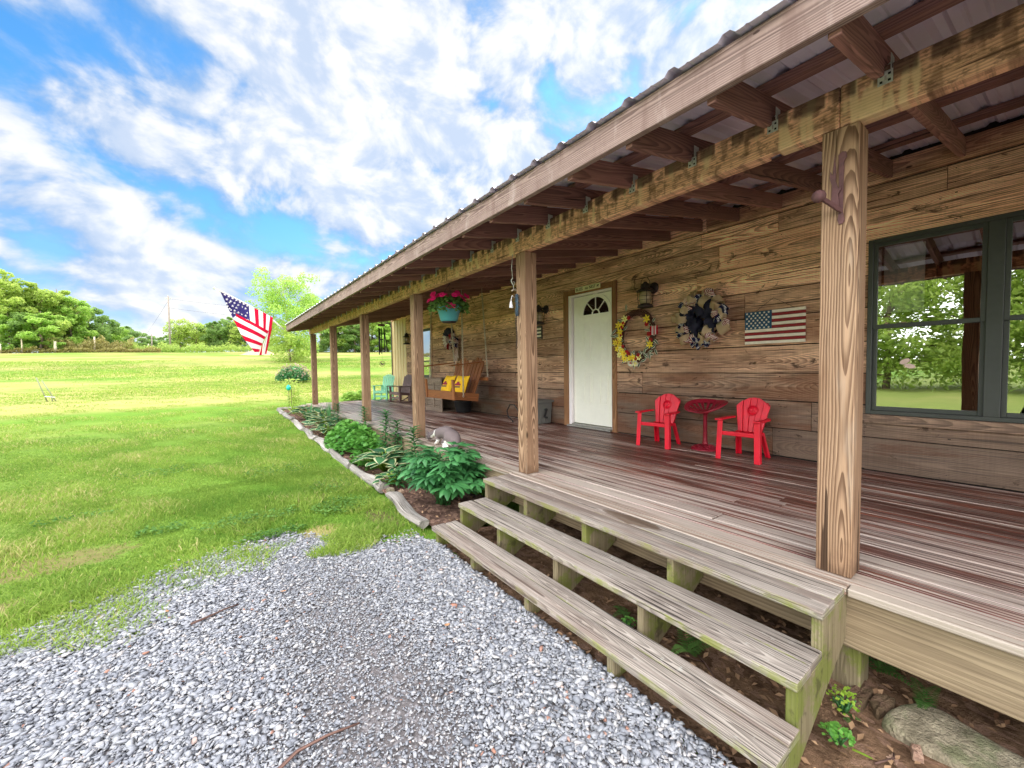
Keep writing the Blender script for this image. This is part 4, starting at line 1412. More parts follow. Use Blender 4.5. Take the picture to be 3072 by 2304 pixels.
# ---- lanterns
def lantern(name_label, y, zc):
    t = thing('wall_lantern', name_label, 'lantern', (WX, y, zc - .17))
    xc = WX - .15
    T = Matrix.Translation((xc, y, zc))
    mb = MB()
    mb.lathe([(0, .175), (.02, .172), (.03, .15), (.05, .145), (.055, .11), (.06, .085), (.11, .055), (.118, .045), (.06, .05)], 20, T)
    mb.build('cap', M_iron, t)
    mb = MB(); mb.lathe([(.056, .045), (.075, .02), (.082, -.03), (.075, -.085), (.06, -.12)], 20, T); mb.build('globe', M_lglass, t)
    mb = MB(); mb.lathe([(.06, -.118), (.09, -.128), (.1, -.15), (.1, -.165), (0, -.166)], 20, T); mb.build('base', M_iron, t)
    mb = MB()
    for k in range(4):
        a = pi / 4 + k * pi / 2
        mb.tube([(xc + .1 * cos(a), y + .1 * sin(a), zc + .05), (xc + .097 * cos(a), y + .097 * sin(a), zc - .03), (xc + .088 * cos(a), y + .088 * sin(a), zc - .14)], .004, 5)
    for z, r in ((-.02, .088), (-.07, .086)):
        mb.tube([(xc + r * cos(2 * pi * k / 18), y + r * sin(2 * pi * k / 18), zc + z) for k in range(18)], .003, 5, closed=True)
    mb.build('guard', M_iron, t)
    mb = MB(); mb.tube([(xc, y + .07, zc + .11), (xc, y + .062, zc + .2), (xc, y + .01, zc + .235), (xc, y - .03, zc + .225), (xc, y - .068, zc + .17), (xc, y - .07, zc + .11)], .004, 5); mb.build('bail', M_iron, t)
    mb = MB()
    mb.lathe([(0, -.002), (.075, 0), (.075, .012), (.05, .03), (0, .034)], 18, onwall(y - .03, zc + .1))
    mb.tube([(WX - .02, y - .03, zc + .1), (WX - .07, y - .02, zc + .115), (xc, y, zc + .1)], .016, 8)
    mb.build('wall_bracket', M_iron, t)
    return t


lantern('bronze hurricane wall lantern to the right of the white door', 5.19, 1.915)
lantern('bronze hurricane wall lantern partly hidden by the second post', 7.36, 1.90)
lantern('hurricane wall lantern at the far end beside the tan metal siding', 13.36, 1.88)


# ---- wreaths
def petals(mb, c, n, L, w, M, mi, tilt=.5, rnd=None, rot=0.0):
    for k in range(n):
        a = 2 * pi * k / n + rot
        m2 = MB()
        m2.leaf((0, 0, 0), a, tilt, L, w, tilt * 1.3, 4, lambda t: (sin(pi * min(1, t * .9 + .08))) ** .7, 0)
        V = [M @ (Vector(c) + Vector(p)) for p in m2.v]
        mb.add(V, m2.f, m2.uv, mi, rnd if rnd is not None else random.random(), True)


def floral_wreath():
    yc, zc, ay, az = 5.405, 1.395, .265, .325
    t = thing('floral_wreath', 'oval grapevine wreath with yellow lilies and red flowers beside the white door', 'wreath', (WX - .05, yc, zc - .4))
    rs = random.Random(3)
    mb = MB()
    for k in range(26):
        ph = rs.uniform(0, 6.28); rr_ = rs.uniform(0, .05); tw = rs.choice([-1, 1]) * rs.randint(2, 5)
        pts = []
        for i in range(40):
            a = 2 * pi * i / 40
            q = tw * a + ph
            r = 1 + rr_ / .3 * cos(q) + rs.uniform(-.01, .01)
            pts.append((WX - .045 + rr_ * .8 * sin(q), yc - ay * r * sin(a), zc + az * r * cos(a)))
        mb.tube(pts, rs.uniform(.004, .008), 4, closed=True)
    mb.build('vine_ring', M_vine, t)

    def at(a, off=0.0, out=.05):  # a clockwise from the top seen from the front
        return onwall(yc - (ay + off) * sin(a), zc + (az + off) * cos(a), WX - .05 - out)
    for k, deg in enumerate([318, 300, 285, 272, 262, 252, 243, 233, 222, 210, 200, 188, 178, 50, 110, 165, 295, 258, 228, 248, 215]):
        a = radians(deg + rs.uniform(-4, 4)); off = rs.uniform(-.03, .05)
        if deg in (295, 258, 228, 248, 215): off += .05
        mb = MB(); mm = at(a, off, rs.uniform(.02, .05))
        petals(mb, (0, 0, 0), 6, rs.uniform(.046, .066), .027, mm, 0 if k % 3 else 1, .55, None, rs.uniform(0, 1))
        mb.lathe([(0, .0), (.008, .004), (.006, .025), (0, .03)], 6, mm, 0)
        mb.build('lily_flower', [M_yel, M_pyel], t)
    for deg in (335, 312, 300, 275, 258, 240, 225, 218, 205, 196, 60, 85, 180, 160, 100):
        a = radians(deg + rs.uniform(-4, 4)); mb = MB(); mm = at(a, rs.uniform(-.06, .05), .03)
        for j in range(3): petals(mb, (0, 0, .006 * j), 6 - j, .034 - .008 * j, .032, mm, 0, .3 + .3 * j, None, j * .5)
        mb.build('red_flower', M_rose, t)
    mb = MB()
    for k in range(64):
        a = radians(rs.choice([rs.uniform(165, 340), rs.uniform(60, 170), rs.uniform(200, 300)])); mm = at(a, rs.uniform(-.05, .08), rs.uniform(0, .03))
        m2 = MB(); m2.leaf((0, 0, 0), rs.uniform(0, 6.28), .3, rs.uniform(.07, .12), .034, .5, 4, None, 0, 1, .2)
        mb.add([mm @ Vector(p) for p in m2.v], m2.f, m2.uv, m2.mi, rs.random(), True)
    mb.build('leaves', [M_dleaf, M_wleaf], t)
    mb = MB(); mm = at(radians(82), .05, .05)
    m3 = MB()
    for i in range(7):
        u0, u1 = -.055 + i * .0155, -.055 + (i + 1) * .0155
        m3.add([(u0, -.06, .01 * sin(u0 * 60)), (u1, -.06, .01 * sin(u1 * 60)), (u1, .06, .01 * sin(u1 * 60)), (u0, .055, .01 * sin(u0 * 60))], [(0, 1, 2, 3)], None, i % 2, .5)
    mb.add([mm @ Vector(p) for p in m3.v], m3.f, m3.uv, m3.mi, .5)
    mb.build('tiny_flag', [C_red, C_white], t)
    # white cupped shells at the foot
    for dg, of in ((190, .05), (175, .045)):
        mb = MB(); mb.lathe([(.012, .0), (.03, .012), (.045, .035), (.04, .036), (.024, .016), (0, .006)], 14, at(radians(dg), of, .03) @ Matrix.Rotation(.5, 4, 'X')); mb.build('white_cup_flower', M_wleaf, t)


floral_wreath()


def strip_loop(mb, M, L, w, mi, rnd, twist=0.0, n=10, fat=.55):
    """a looped ribbon: leaves the centre, swells and returns"""
    V = []; F = []; U = []
    for i in range(n + 1):
        t = i / n; a = 2 * pi * t
        r = L * .5 * (1 - cos(a)); s = L * fat * sin(a) * (.5 + .5 * sin(pi * t))
        tw = twist * sin(pi * t)
        for sgn in (-1, 1):
            ww = w / 2 * (.45 + .55 * sin(pi * t) ** .6) * sgn
            V.append(M @ Vector((r, ww * cos(tw) + s * .15, s * .8 + ww * sin(tw))))
    for i in range(n):
        F.append((2 * i, 2 * i + 1, 2 * i + 3, 2 * i + 2)); U.append([(i / n, 0), (i / n, 1), ((i + 1) / n, 1), ((i + 1) / n, 0)])
    mb.add(V, F, U, mi, rnd, True)


def burlap_wreath():
    yc, zc, R = 4.462, 1.522, .2
    t = thing('burlap_wreath', 'round burlap and navy mesh wreath with flag ribbons left of the wooden flag', 'wreath', (WX - .05, yc, zc - .32))
    rs = random.Random(5)
    mb = MB()
    mb.tube([(WX - .05, yc + .17 * sin(2 * pi * k / 28), zc + .17 * cos(2 * pi * k / 28)) for k in range(28)], [.05 + .012 * sin(k * 2.3) for k in range(28)], 10, closed=True)
    for k in range(60):
        a = rs.uniform(0, 6.28); r = R * rs.uniform(.6, 1.1)
        strip_loop(mb, onwall(yc - r * sin(a), zc + r * cos(a), WX - .06) @ Matrix.Rotation(rs.uniform(0, 6.28), 4, 'Z') @ Matrix.Rotation(-rs.uniform(.2, 1.0), 4, 'Y'), rs.uniform(.08, .15), .1, 0, rs.random(), rs.uniform(-.8, .8))
    mb.build('navy_mesh', M_navy, t)
    for k in range(27):
        a = 2 * pi * k / 27 + rs.uniform(-.12, .12); r = R * rs.choice([.72, 1.0, 1.12])
        mb = MB()
        strip_loop(mb, onwall(yc - r * sin(a), zc + r * cos(a), WX - .075) @ Matrix.Rotation(pi / 2 - a + rs.uniform(-1.3, 1.3), 4, 'Z') @ Matrix.Rotation(-rs.uniform(.25, .8), 4, 'Y'), rs.uniform(.12, .175), rs.uniform(.095, .13), 0, rs.random(), rs.uniform(-1.1, 1.1), 14, rs.uniform(.45, .75))
        mb.build('burlap_loop', C_burlap, t)
    for deg in (312, 20, 262, 232, 75, 190, 160, 350, 205, 95):
        a = radians(deg + rs.uniform(-6, 6)); r = R * rs.uniform(1.0, 1.45)
        mb = MB(); B = onwall(yc - r * sin(a), zc + r * cos(a), WX - .13) @ Matrix.Rotation(rs.uniform(0, 6.28), 4, 'Z')
        for q in (0, pi, rs.uniform(.6, 1.2), pi + rs.uniform(.6, 1.2)):
            strip_loop(mb, B @ Matrix.Rotation(q, 4, 'Z') @ Matrix.Rotation(-.35, 4, 'Y'), rs.uniform(.085, .11), .06, 0 if q < 2 else 1, rs.random(), .5, 8)
        mb.build('flag_ribbon', [M_rstripe, M_rstar], t)


burlap_wreath()


def swing_wreath():
    yc, zc = 10.87, 1.72
    t = thing('patriotic_wreath', 'red white and blue fabric wreath with striped bow and tails above the swing', 'wreath', (WX - .05, yc, zc - .6))
    rs = random.Random(6)
    for nm, d0, d1, mt in (('blue_wrap', -60, 62, M_navy), ('striped_wrap', 62, 100, M_rstripe), ('white_wrap', 100, 128, M_white2), ('striped_wrap', 180, 300, M_rstripe)):
        mb = MB(); pts = []; rr_ = []
        for k in range(17):
            a = radians(d0 + (d1 - d0) * k / 16)
            pts.append((WX - .07, yc - .17 * sin(a), zc + .19 * cos(a))); rr_.append(.075 + .012 * sin(k * 1.9))
        mb.tube(pts, rr_, 12); mb.build(nm, mt, t)
    mb = MB(); B = onwall(10.46, 1.6, WX - .12)
    for k in range(8):
        strip_loop(mb, B @ Matrix.Rotation(k * .785 + .2, 4, 'Z') @ Matrix.Rotation(-.4, 4, 'Y'), .16, .1, k % 2, rs.random(), .5, 8)
    mb.build('bow', [M_rstripe, M_rstar], t)
    mb = MB()
    for dy, z1, w in ((.14, 1.08, .045), (.03, 1.16, .04), (-.04, 1.22, .04)):
        n = 8; V = []; F = []; U = []
        for i in range(n + 1):
            q = i / n
            for s in (-1, 1): V.append((WX - .07 + .012 * sin(q * 7), 10.47 + dy * q + s * w, 1.58 + (z1 - 1.58) * q))
        for i in range(n): F.append((2 * i, 2 * i + 1, 2 * i + 3, 2 * i + 2)); U.append([(i / n * 3, 0), (i / n * 3, 1), ((i + 1) / n * 3, 1), ((i + 1) / n * 3, 0)])
        mb.add(V, F, U, 0, rs.random())
    mb.build('ribbon_tail', [M_rstripe], t)


swing_wreath()


# ================================================================== furniture
def red_chair(label, loc, rz):
    """small slatted plastic armchair; local -y is the front"""
    t = thing('childs_chair', label, 'chair', loc, rz, 'small red chairs by the tractor seat table')
    # seat
    mb = MB()
    for k in range(5):
        y = -.15 + k * .062
        mb.box((-.15 + .004 * k, y, .262 - .012 * k * .6), (.15 - .004 * k, y + .057, .285 - .012 * k * .6))
    mb.box((-.158, -.168, .25), (.158, -.152, .292))
    mb.build('seat', M_red, t, world=False, bevel=.006, seg=2)
    # back: five slats fanning up, rounded top line
    tilt = .30
    for k in range(5):
        a = (k - 2)
        mb = MB()
        xb, xt = a * .046, a * .066
        wb, wt = .0215, .0318
        Hh = lambda e: .378 - .0165 * e * e
        Mx = Matrix.Translation((0, .135, .26)) @ Matrix.Rotation(-tilt, 4, 'X')
        poly = [(xb - wb, 0), (xb + wb, 0), (xt + wt * .97, .27)] + [(xt + wt * f, Hh(a + f * .5)) for f in (1, .5, 0, -.5, -1)] + [(xt - wt * .97, .27)]
        mb.prism(poly, .018, Mx @ Matrix(((1, 0, 0, 0), (0, 0, -1, .012 * a * a * -.35), (0, 1, 0, 0), (0, 0, 0, 1))))
        mb.build('back_slat', M_red, t, world=False, bevel=.004, seg=2)
    mb = MB()
    mb.prism([(-.11, .0), (.11, .0), (.155, .3), (.13, .33), (-.13, .33), (-.155, .3)], .008, Mx @ Matrix(((1, 0, 0, 0), (0, 0, -1, .012), (0, 1, 0, 0), (0, 0, 0, 1))))
    mb.build('back_panel', M_redd, t, world=False)
    # round emblem
    mb = MB(); E = Mx @ Matrix(((1, 0, 0, 0), (0, 0, -1, -.0165), (0, 1, 0, .235), (0, 0, 0, 1)))
    mb.tube([E @ Vector((.055 * cos(2 * pi * k / 24), .055 * sin(2 * pi * k / 24), 0)) for k in range(24)], .003, 6, closed=True)
    mb.lathe([(.05, -.004), (.05, -.001), (0, 0)], 20, E)
    for p in ((-.02, .012), (.015, .018), (.0, -.014), (.022, -.01), (-.018, -.02)):
        mb.lathe([(.013, -.001), (.01, .002), (0, .003)], 8, E @ Matrix.Translation((p[0], p[1], 0)))
    mb.build('emblem', M_red, t, world=False)
    for s in (-1, 1):
        # arm: flat, splayed, from the front post to the back
        mb = MB()
        mb.prism([(s * .15, -.205), (s * .215, -.205), (s * .215, .07), (s * .185, .155), (s * .150, .155), (s * .158, .05)], .018, Matrix.Translation((0, 0, .412)))
        mb.build('arm', M_red, t, world=False, bevel=.005, seg=2)
        # front leg and arm post in one, L section, flaring at the foot
        mb = MB()
        for (x0_, x1_, y0_, y1_) in ((.148, .198, -.175, -.163), (.186, .198, -.163, -.115)):
            def tp(p, s=s):
                q = 1 - p[2] / .405
                p[0] = s * (p[0] + .012 * q); p[1] = p[1] - .02 * q
            mb.box((x0_, y0_, 0), (x1_, y1_, .403), taper=tp)
        mb.build('front_leg', M_red, t, world=False, bevel=.003)
        mb = MB()
        for (x0_, x1_, y0_, y1_) in ((.085, .135, .128, .14), (.123, .135, .10, .128)):
            def tq(p, s=s):
                q = 1 - p[2] / .27
                p[0] = s * (p[0] + .03 * q); p[1] = p[1] + .085 * q
            mb.box((x0_, y0_, 0), (x1_, y1_, .27), taper=tq)
        mb.build('rear_leg', M_red, t, world=False, bevel=.003)
    return t


# front faces out over the porch edge
red_chair('left of the two small red slatted plastic chairs, nearest the white door', (2.105, 4.82, .001), radians(-90 + 6))
red_chair('right of the two small red slatted plastic chairs, nearest the window', (2.12, 3.84, .001), radians(-90 + 2))


def tractor_table():
    t = thing('tractor_seat_table', 'dark red iron table with a slotted tractor seat top between the red chairs', 'table', (2.285, 4.345, .001))
    R = Matrix.Rotation(radians(-104), 4, 'Z')
    mb = MB()
    nr, na = 7, 64
    V = []; F = []

    def P(ri, ai):
        a = 2 * pi * ai / na; q = ri / (nr - 1)
        # pan outline: wide and round behind, two thigh lobes in front
        rx = .245; ry = .19
        notch = max(0, -sin(a)) ** 6 * .085
        r = q
        x = rx * cos(a) * r; y = (ry - notch) * sin(a) * r
        lobe = .045 * max(0, -sin(a)) * abs(cos(a)) * q
        z = .43 + .125 * q ** 2 * (.5 + .5 * sin(a)) ** .8 + .03 * q * q * abs(cos(a)) - lobe * .75
        return R @ Vector((x, y, z))
    for ri in range(nr):
        for ai in range(na): V.append(P(ri, ai))
    for ri in range(nr - 1):
        for ai in range(na):
            if 2 <= ri <= 4 and (ai % 4 in (1, 2)): continue
            a2 = (ai + 1) % na
            F.append((ri * na + ai, ri * na + a2, (ri + 1) * na + a2, (ri + 1) * na + ai))
    mb.add(V, F, None, 0, .5)
    o = mb.build('seat_top', M_redm, t, world=False)
    so_ = o.modifiers.new('s', 'SOLIDIFY'); so_.thickness = .012
    mb = MB(); mb.tube([P(nr - 1, k) for k in range(na)], .009, 7, closed=True); mb.build('seat_rim', M_redm, t, world=False)
    mb = MB(); mb.lathe([(.03, .05), (.032, .075), (.023, .09), (.029, .1), (.022, .115), (.024, .14), (.021, .39), (.03, .415), (.05, .432), (0, .433)], 18); mb.build('column', M_redm, t, world=False)
    mb = MB(); mb.lathe([(.152, .0), (.155, .008), (.148, .016), (.11, .034), (.06, .048), (.03, .056), (0, .056)], 36)
    rs = random.Random(2)
    for k in range(46):
        a = rs.uniform(0, 6.28); r = rs.uniform(.06, .14); z = .05 - (r - .04) * .3
        mb.lathe([(.011, 0), (.008, .006), (0, .008)], 7, Matrix.Translation((r * cos(a), r * sin(a), z + .004)))
    for k in range(10):
        a = 2 * pi * k / 10
        mb.tube([((.05 + .09 * q) * cos(a + q * .9), (.05 + .09 * q) * sin(a + q * .9), .053 - .032 * q) for q in (0, .25, .5, .75, 1)], .005, 5)
    mb.build('foot', M_redm, t, world=False)


tractor_table()


def hose_box():
    t = thing('hose_reel_box', 'grey plastic hose reel box with black crank left of the white door', 'hose box', (2.3, 7.39, .001))
    mb = MB()

    def tp(p):
        q = p[2] / .37
        p[0] = 2.29 + (p[0] - 2.29) * (.9 + .1 * q); p[1] = 7.39 + (p[1] - 7.39) * (.92 + .08 * q)
    mb.box((2.12, 7.16, .004), (2.46, 7.62, .37), taper=tp)
    o = mb.build('body', M_grey, t, bevel=.012, seg=2)
    mb = MB()
    for x in (2.2, 2.29, 2.38): mb.box((x - .012, 7.166, .03), (x + .012, 7.18, .35))
    for y in (7.26, 7.39, 7.52): mb.box((2.113, y - .012, .03), (2.124, y + .012, .35))
    mb.build('rib', M_grey, o)
    mb = MB(); mb.box((2.095, 7.13, .372), (2.475, 7.645, .405)); mb.box((2.115, 7.15, .405), (2.455, 7.625, .418)); mb.build('lid', M_grey, t, bevel=.008, seg=2)
    mb = MB()
    mb.tube([(2.3, 7.2, .25), (2.3, 7.125, .25)], .022, 12); mb.bar((2.3, 7.13, .255), (2.25, 7.125, .13), .03, .016, up=(0, 1, 0)); mb.tube([(2.25, 7.125, .13), (2.24, 7.05, .125)], .017, 10)
    mb.build('crank_handle', M_black, t)
    mb = MB()
    mb.tube([(2.2, 7.6, .06), (2.12, 7.7, .2), (2.1, 7.78, .3), (2.1, 7.92, .3), (2.1, 8.02, .18), (2.12, 8.0, .06), (2.1, 7.86, .014), (2.0, 7.7, .013)], .011, 8)
    mb.build('hose', M_black, t)


hose_box()


def swing():
    t = thing('porch_swing', 'brown wooden porch swing with fan slat back hung on four chains', 'swing', (1.65, 9.22, .36))
    yN, yF = 8.62, 9.84
    mb = MB()
    for k in range(6): mb.box((1.38 + k * .085, yN + .03, .455 - k * .008), (1.455 + k * .085, yF - .03, .475 - k * .008))
    mb.build('seat', M_swing, t, bevel=.004)
    mb = MB(); mb.box((1.335, yN, .385), (1.372, yF, .545)); mb.build('front_apron', M_swing, t, bevel=.004)
    for y in (yN, yF - .035):
        mb = MB(); mb.bar((1.374, y + .018, .465), (1.86, y + .018, .408), .036, .15); mb.build('side_rail', M_swing, t, bevel=.004)
    # fan of back slats, heart-like top line
    for k in range(9):
        y0_ = yN + .1 + k * .115
        q = abs((k - 4) / 4)
        hgt = .74 + .10 * cos((q - .55) * 3.6)
        lean = (k - 4) * .012
        x0_, z0_ = 1.80, .41
        dx = .28 * hgt / .8
        mb = MB()
        M = Matrix.Translation((x0_, y0_ + .05, z0_)) @ Matrix.Rotation(atan2(dx, hgt), 4, 'Y') @ Matrix(((0, 0, 1, 0), (-1, 0, 0, 0), (0, 1, 0, 0), (0, 0, 0, 1)))
        w = .052
        poly = [(-w, 0), (w, 0), (w - lean, hgt - .05)] + [(-lean + w * cos(a), hgt - .05 + w * sin(a)) for a in np.linspace(.2, pi - .2, 7)] + [(-w - lean, hgt - .05)]
        mb.prism(poly, .02, M)
        mb.build('back_slat', M_swing, t, bevel=.003)
    for y in (yN + .02, yF - .02):
        mb = MB(); mb.prism([(1.27, -.05), (1.30, -.06), (1.9, -.04), (2.02, -.03), (2.02, .03), (1.9, .04), (1.30, .06), (1.27, .05)], .024, Matrix.Translation((0, y, .772)) @ Matrix.Rotation(-.1, 4, 'Y') @ Matrix.Translation((0, 0, .135)))
        mb.build('arm', M_swing, t, bevel=.004)
        mb = MB(); mb.bar((1.33, y, .385), (1.31, y, .768), .07, .034, up=(1, 0, 0)); mb.build('arm_post', M_swing, t, bevel=.003)
    mb = MB(); mb.box((2.02, yN - .06, .735), (2.055, yF + .06, .80)); mb.box((1.84, yN + .02, .4), (1.88, yF - .02, .46)); mb.build('back_rail', M_swing, t, bevel=.003)

    def chain(p0, p1):
        mb = MB(); p0, p1 = Vector(p0), Vector(p1); L = (p1 - p0).length; n = int(L / .036)
        d = (p1 - p0).normalized(); a = d.cross(Vector((1, 0, 0))).normalized(); b = d.cross(a)
        for i in range(n):
            c = p0 + d * (i + .5) * L / n; s = a if i % 2 else b
            mb.tube([c + d * .026 * cos(q) + s * .014 * sin(q) for q in np.linspace(0, 2 * pi, 9)[:-1]], .0062, 4, closed=True)
        mb.tube([p0 + d * -.02 + s * 0 for s in (a,)] + [p0 + Vector((0, 0, .03)), p0 + Vector((0, .0, .09))], .005, 5)
        mb.build('chain', M_chain, t)
    chain((1.509, 8.6, 2.37), (1.509, 8.6, .44)); chain((1.963, 8.6, 2.44), (2.05, 8.575, .80))
    chain((1.49, 9.86, 2.37), (1.42, 9.86, .79)); chain((1.93, 9.86, 2.44), (2.04, 9.885, .80))


swing()


def pillow(label, loc, rz, lean):
    t = thing('throw_pillow', label, 'pillow', loc, rz)
    n = 12; mb = MB(); s = .21
    V = []; F = []; MI = []

    def H(u, v): return .075 * max(0, (1 - abs(u) ** 2.6) * (1 - abs(v) ** 2.6)) ** .55
    M = Matrix.Translation((0, 0, .19)) @ Matrix.Rotation(lean, 4, 'Y')
    for sg_ in (1, -1):
        b = len(V)
        for i in range(n + 1):
            for j in range(n + 1):
                u, v = -1 + 2 * i / n, -1 + 2 * j / n
                k = 1 - .06 * (1 - abs(u)) * 1 - .0
                V.append(M @ Vector((-sg_ * H(u, v), u * s * (1 - .07 * (1 - v * v)), v * s * (1 - .07 * (1 - u * u)))))
        for i in range(n):
            for j in range(n):
                f = (b + i * (n + 1) + j, b + (i + 1) * (n + 1) + j, b + (i + 1) * (n + 1) + j + 1, b + i * (n + 1) + j + 1)
                F.append(f if sg_ > 0 else f[::-1]); MI.append(0)
    mb.add(V, F, None, MI, .5, True)
    mb.build('cushion', M_pillow, t, world=False)
    # printed truck-like badge on the front
    mb = MB(); Q = M @ Matrix(((0, 0, -1, -.077), (-1, 0, 0, 0), (0, 1, 0, 0), (0, 0, 0, 1)))
    mb.prism([(-.09, -.03), (.1, -.03), (.1, .005), (.06, .012), (.03, .05), (-.03, .05), (-.05, .012), (-.09, .008)], .002, Q, 0)
    mb.prism([(-.09, -.075), (.095, -.07), (.095, -.045), (-.09, -.045)], .002, Q @ Matrix.Translation((0, 0, -.004)), 1)
    mb.prism([(-.06, .055), (.05, .06), (.045, .085), (-.055, .08)], .002, Q @ Matrix.Translation((0, 0, -.008)), 2)
    mb.build('print', [M_maroon, M_navyp, M_pale], t, world=False)
    return t


pillow('yellow throw pillow with maroon print at the left of the swing seat', (1.66, 9.5, .455), 0, .42)
pillow('yellow throw pillow with maroon print at the right of the swing seat', (1.64, 8.93, .455), .1, .40)


def crate():
    t = thing('wooden_crate', 'grey weathered wooden crate cabinet standing under the porch swing', 'crate', (2.1, 10.5, .001))
    x0_, x1_, y0_, y1_, h = 1.82, 2.3, 10.12, 10.98, .74
    # board front towards the yard, open side towards the swing
    mb = MB()
    k = 0; z = .02
    while z < h - .03:
        mb.box((x0_ + .02, y0_ + .03, z), (x0_ + .036, y1_ - .03, min(h - .02, z + .112))); z += .118
    mb.build('side_board', M_greywood, t, bevel=.003)
    for y in (y0_, y1_ - .05):
        for xa, xb in ((x0_, x0_ + .019), (x1_ - .03, x1_)):
            mb = MB(); mb.box((xa, y, 0), (xb, y + .05, h)); mb.build('corner_post', M_greywood, t, bevel=.003)
    for lo, hi in (((x0_, y0_ + .051, 0), (x0_ + .019, y1_ - .051, .09)), ((x0_, y0_ + .051, h - .08), (x0_ + .019, y1_ - .051, h)), ((x0_ + .002, y0_ + .4, .091), (x0_ + .018, y0_ + .45, h - .081))):
        mb = MB(); mb.box(lo, hi); mb.build('rail', M_greywood, t, bevel=.003)
    mb = MB(); mb.box((x0_ - .01, y0_ - .015, h + .001), (x1_ + .01, y1_ + .015, h + .026)); mb.build('top', M_greywood, t, bevel=.003)
    mb = MB(); mb.box((x0_ + .037, y0_ + .06, .3), (x1_ - .031, y1_ - .06, .32)); mb.box((x0_ + .037, y1_ - .055, .01), (x1_ - .031, y1_ - .04, h)); mb.box((x1_ - .03, y0_ + .051, .01), (x1_ - .015, y1_ - .056, h)); mb.box((x0_ + .037, y0_ + .02, .004), (x1_ - .031, y1_ - .06, .02)); mb.build('shelf', M_greywood, t)


crate()
mb = MB()
mb.lathe([(0, .004), (.15, .002), (.158, .02), (.176, .1), (.178, .108), (.182, .112), (.186, .12), (.2, .235), (.205, .24), (.205, .262), (.192, .264), (.18, .22), (0, .21)], 22, Matrix.Translation((2.2, 9.83, .001)))
for k in range(22):
    a = 2 * pi * k / 22
    mb.bar((2.2 + .158 * cos(a), 9.83 + .158 * sin(a), .02), (2.2 + .199 * cos(a), 9.83 + .199 * sin(a), .235), .004, .004)
tag(mb.build('barrel_planter', M_black), 'round black ribbed planter pot on the deck under the porch swing', 'pot')


def rocker(label, loc, rz, mat):
    """porch rocker; local -y is the front"""
    t = thing('rocking_chair', label, 'rocking chair', loc, rz, 'porch rocking chairs at the far end')
    for s in (-1, 1):
        mb = MB()
        mb.tube([(s * .28, -.36 + .9 * q, .03 + .11 * (2 * q - .85) ** 2) for q in np.linspace(0, 1, 11)], .022, 6); mb.build('rocker_rail', mat, t, world=False)
        mb = MB(); mb.box((s * .28 - .03, -.27, .05), (s * .28 + .03, -.2, .62)); mb.build('front_leg', mat, t, world=False, bevel=.004)
        mb = MB(); mb.bar((s * .27, .2, .06), (s * .25, .25, .62), .055, .035, up=(0, 1, 0)); mb.build('rear_leg', mat, t, world=False, bevel=.004)
        mb = MB(); mb.box((s * .3 - .065, -.31, .622), (s * .3 + .065, .3, .645)); mb.build('arm', mat, t, world=False, bevel=.006)
        mb = MB(); mb.bar((s * .27, -.21, .37), (s * .24, .2, .33), .03, .09); mb.build('side_rail', mat, t, world=False)
    mb = MB()
    for k in range(6): mb.box((-.25, -.27 + k * .082, .42 - k * .013), (.25, -.195 + k * .082, .44 - k * .013))
    mb.box((-.25, -.285, .34), (.25, -.268, .435))
    mb.build('seat', mat, t, world=False, bevel=.004)
    for k in range(6):
        a = k - 2.5; mb = MB()
        hgt = .76 - .012 * a * a
        M = Matrix.Translation((0, .2, .37)) @ Matrix.Rotation(-.3, 4, 'X') @ Matrix(((1, 0, 0, 0), (0, 0, -1, 0), (0, 1, 0, 0), (0, 0, 0, 1)))
        mb.prism([(a * .078 - .033, 0), (a * .078 + .033, 0), (a * .09 + .036, hgt - .03), (a * .09, hgt), (a * .09 - .036, hgt - .03)], .018, M)
        mb.build('back_slat', mat, t, world=False, bevel=.003)
    mb = MB()
    for h in (.08, .5): mb.box((-.24, -.001, h), (.24, .018, h + .06), M=Matrix.Translation((0, .22, .37)) @ Matrix.Rotation(-.3, 4, 'X'))
    mb.box((-.25, -.24, .18), (.25, -.215, .25))
    mb.build('cross_rail', mat, t, world=False)
    t.scale = (.78, .78, .76)
    return t


rocker('mint green slatted rocking chair at the far end of the porch', (1.95, 14.3, .004), radians(-52), M_mint)
rocker('dark brown slatted rocking chair in front of the mint green one', (2.05, 13.2, .004), radians(-75), M_brownp)


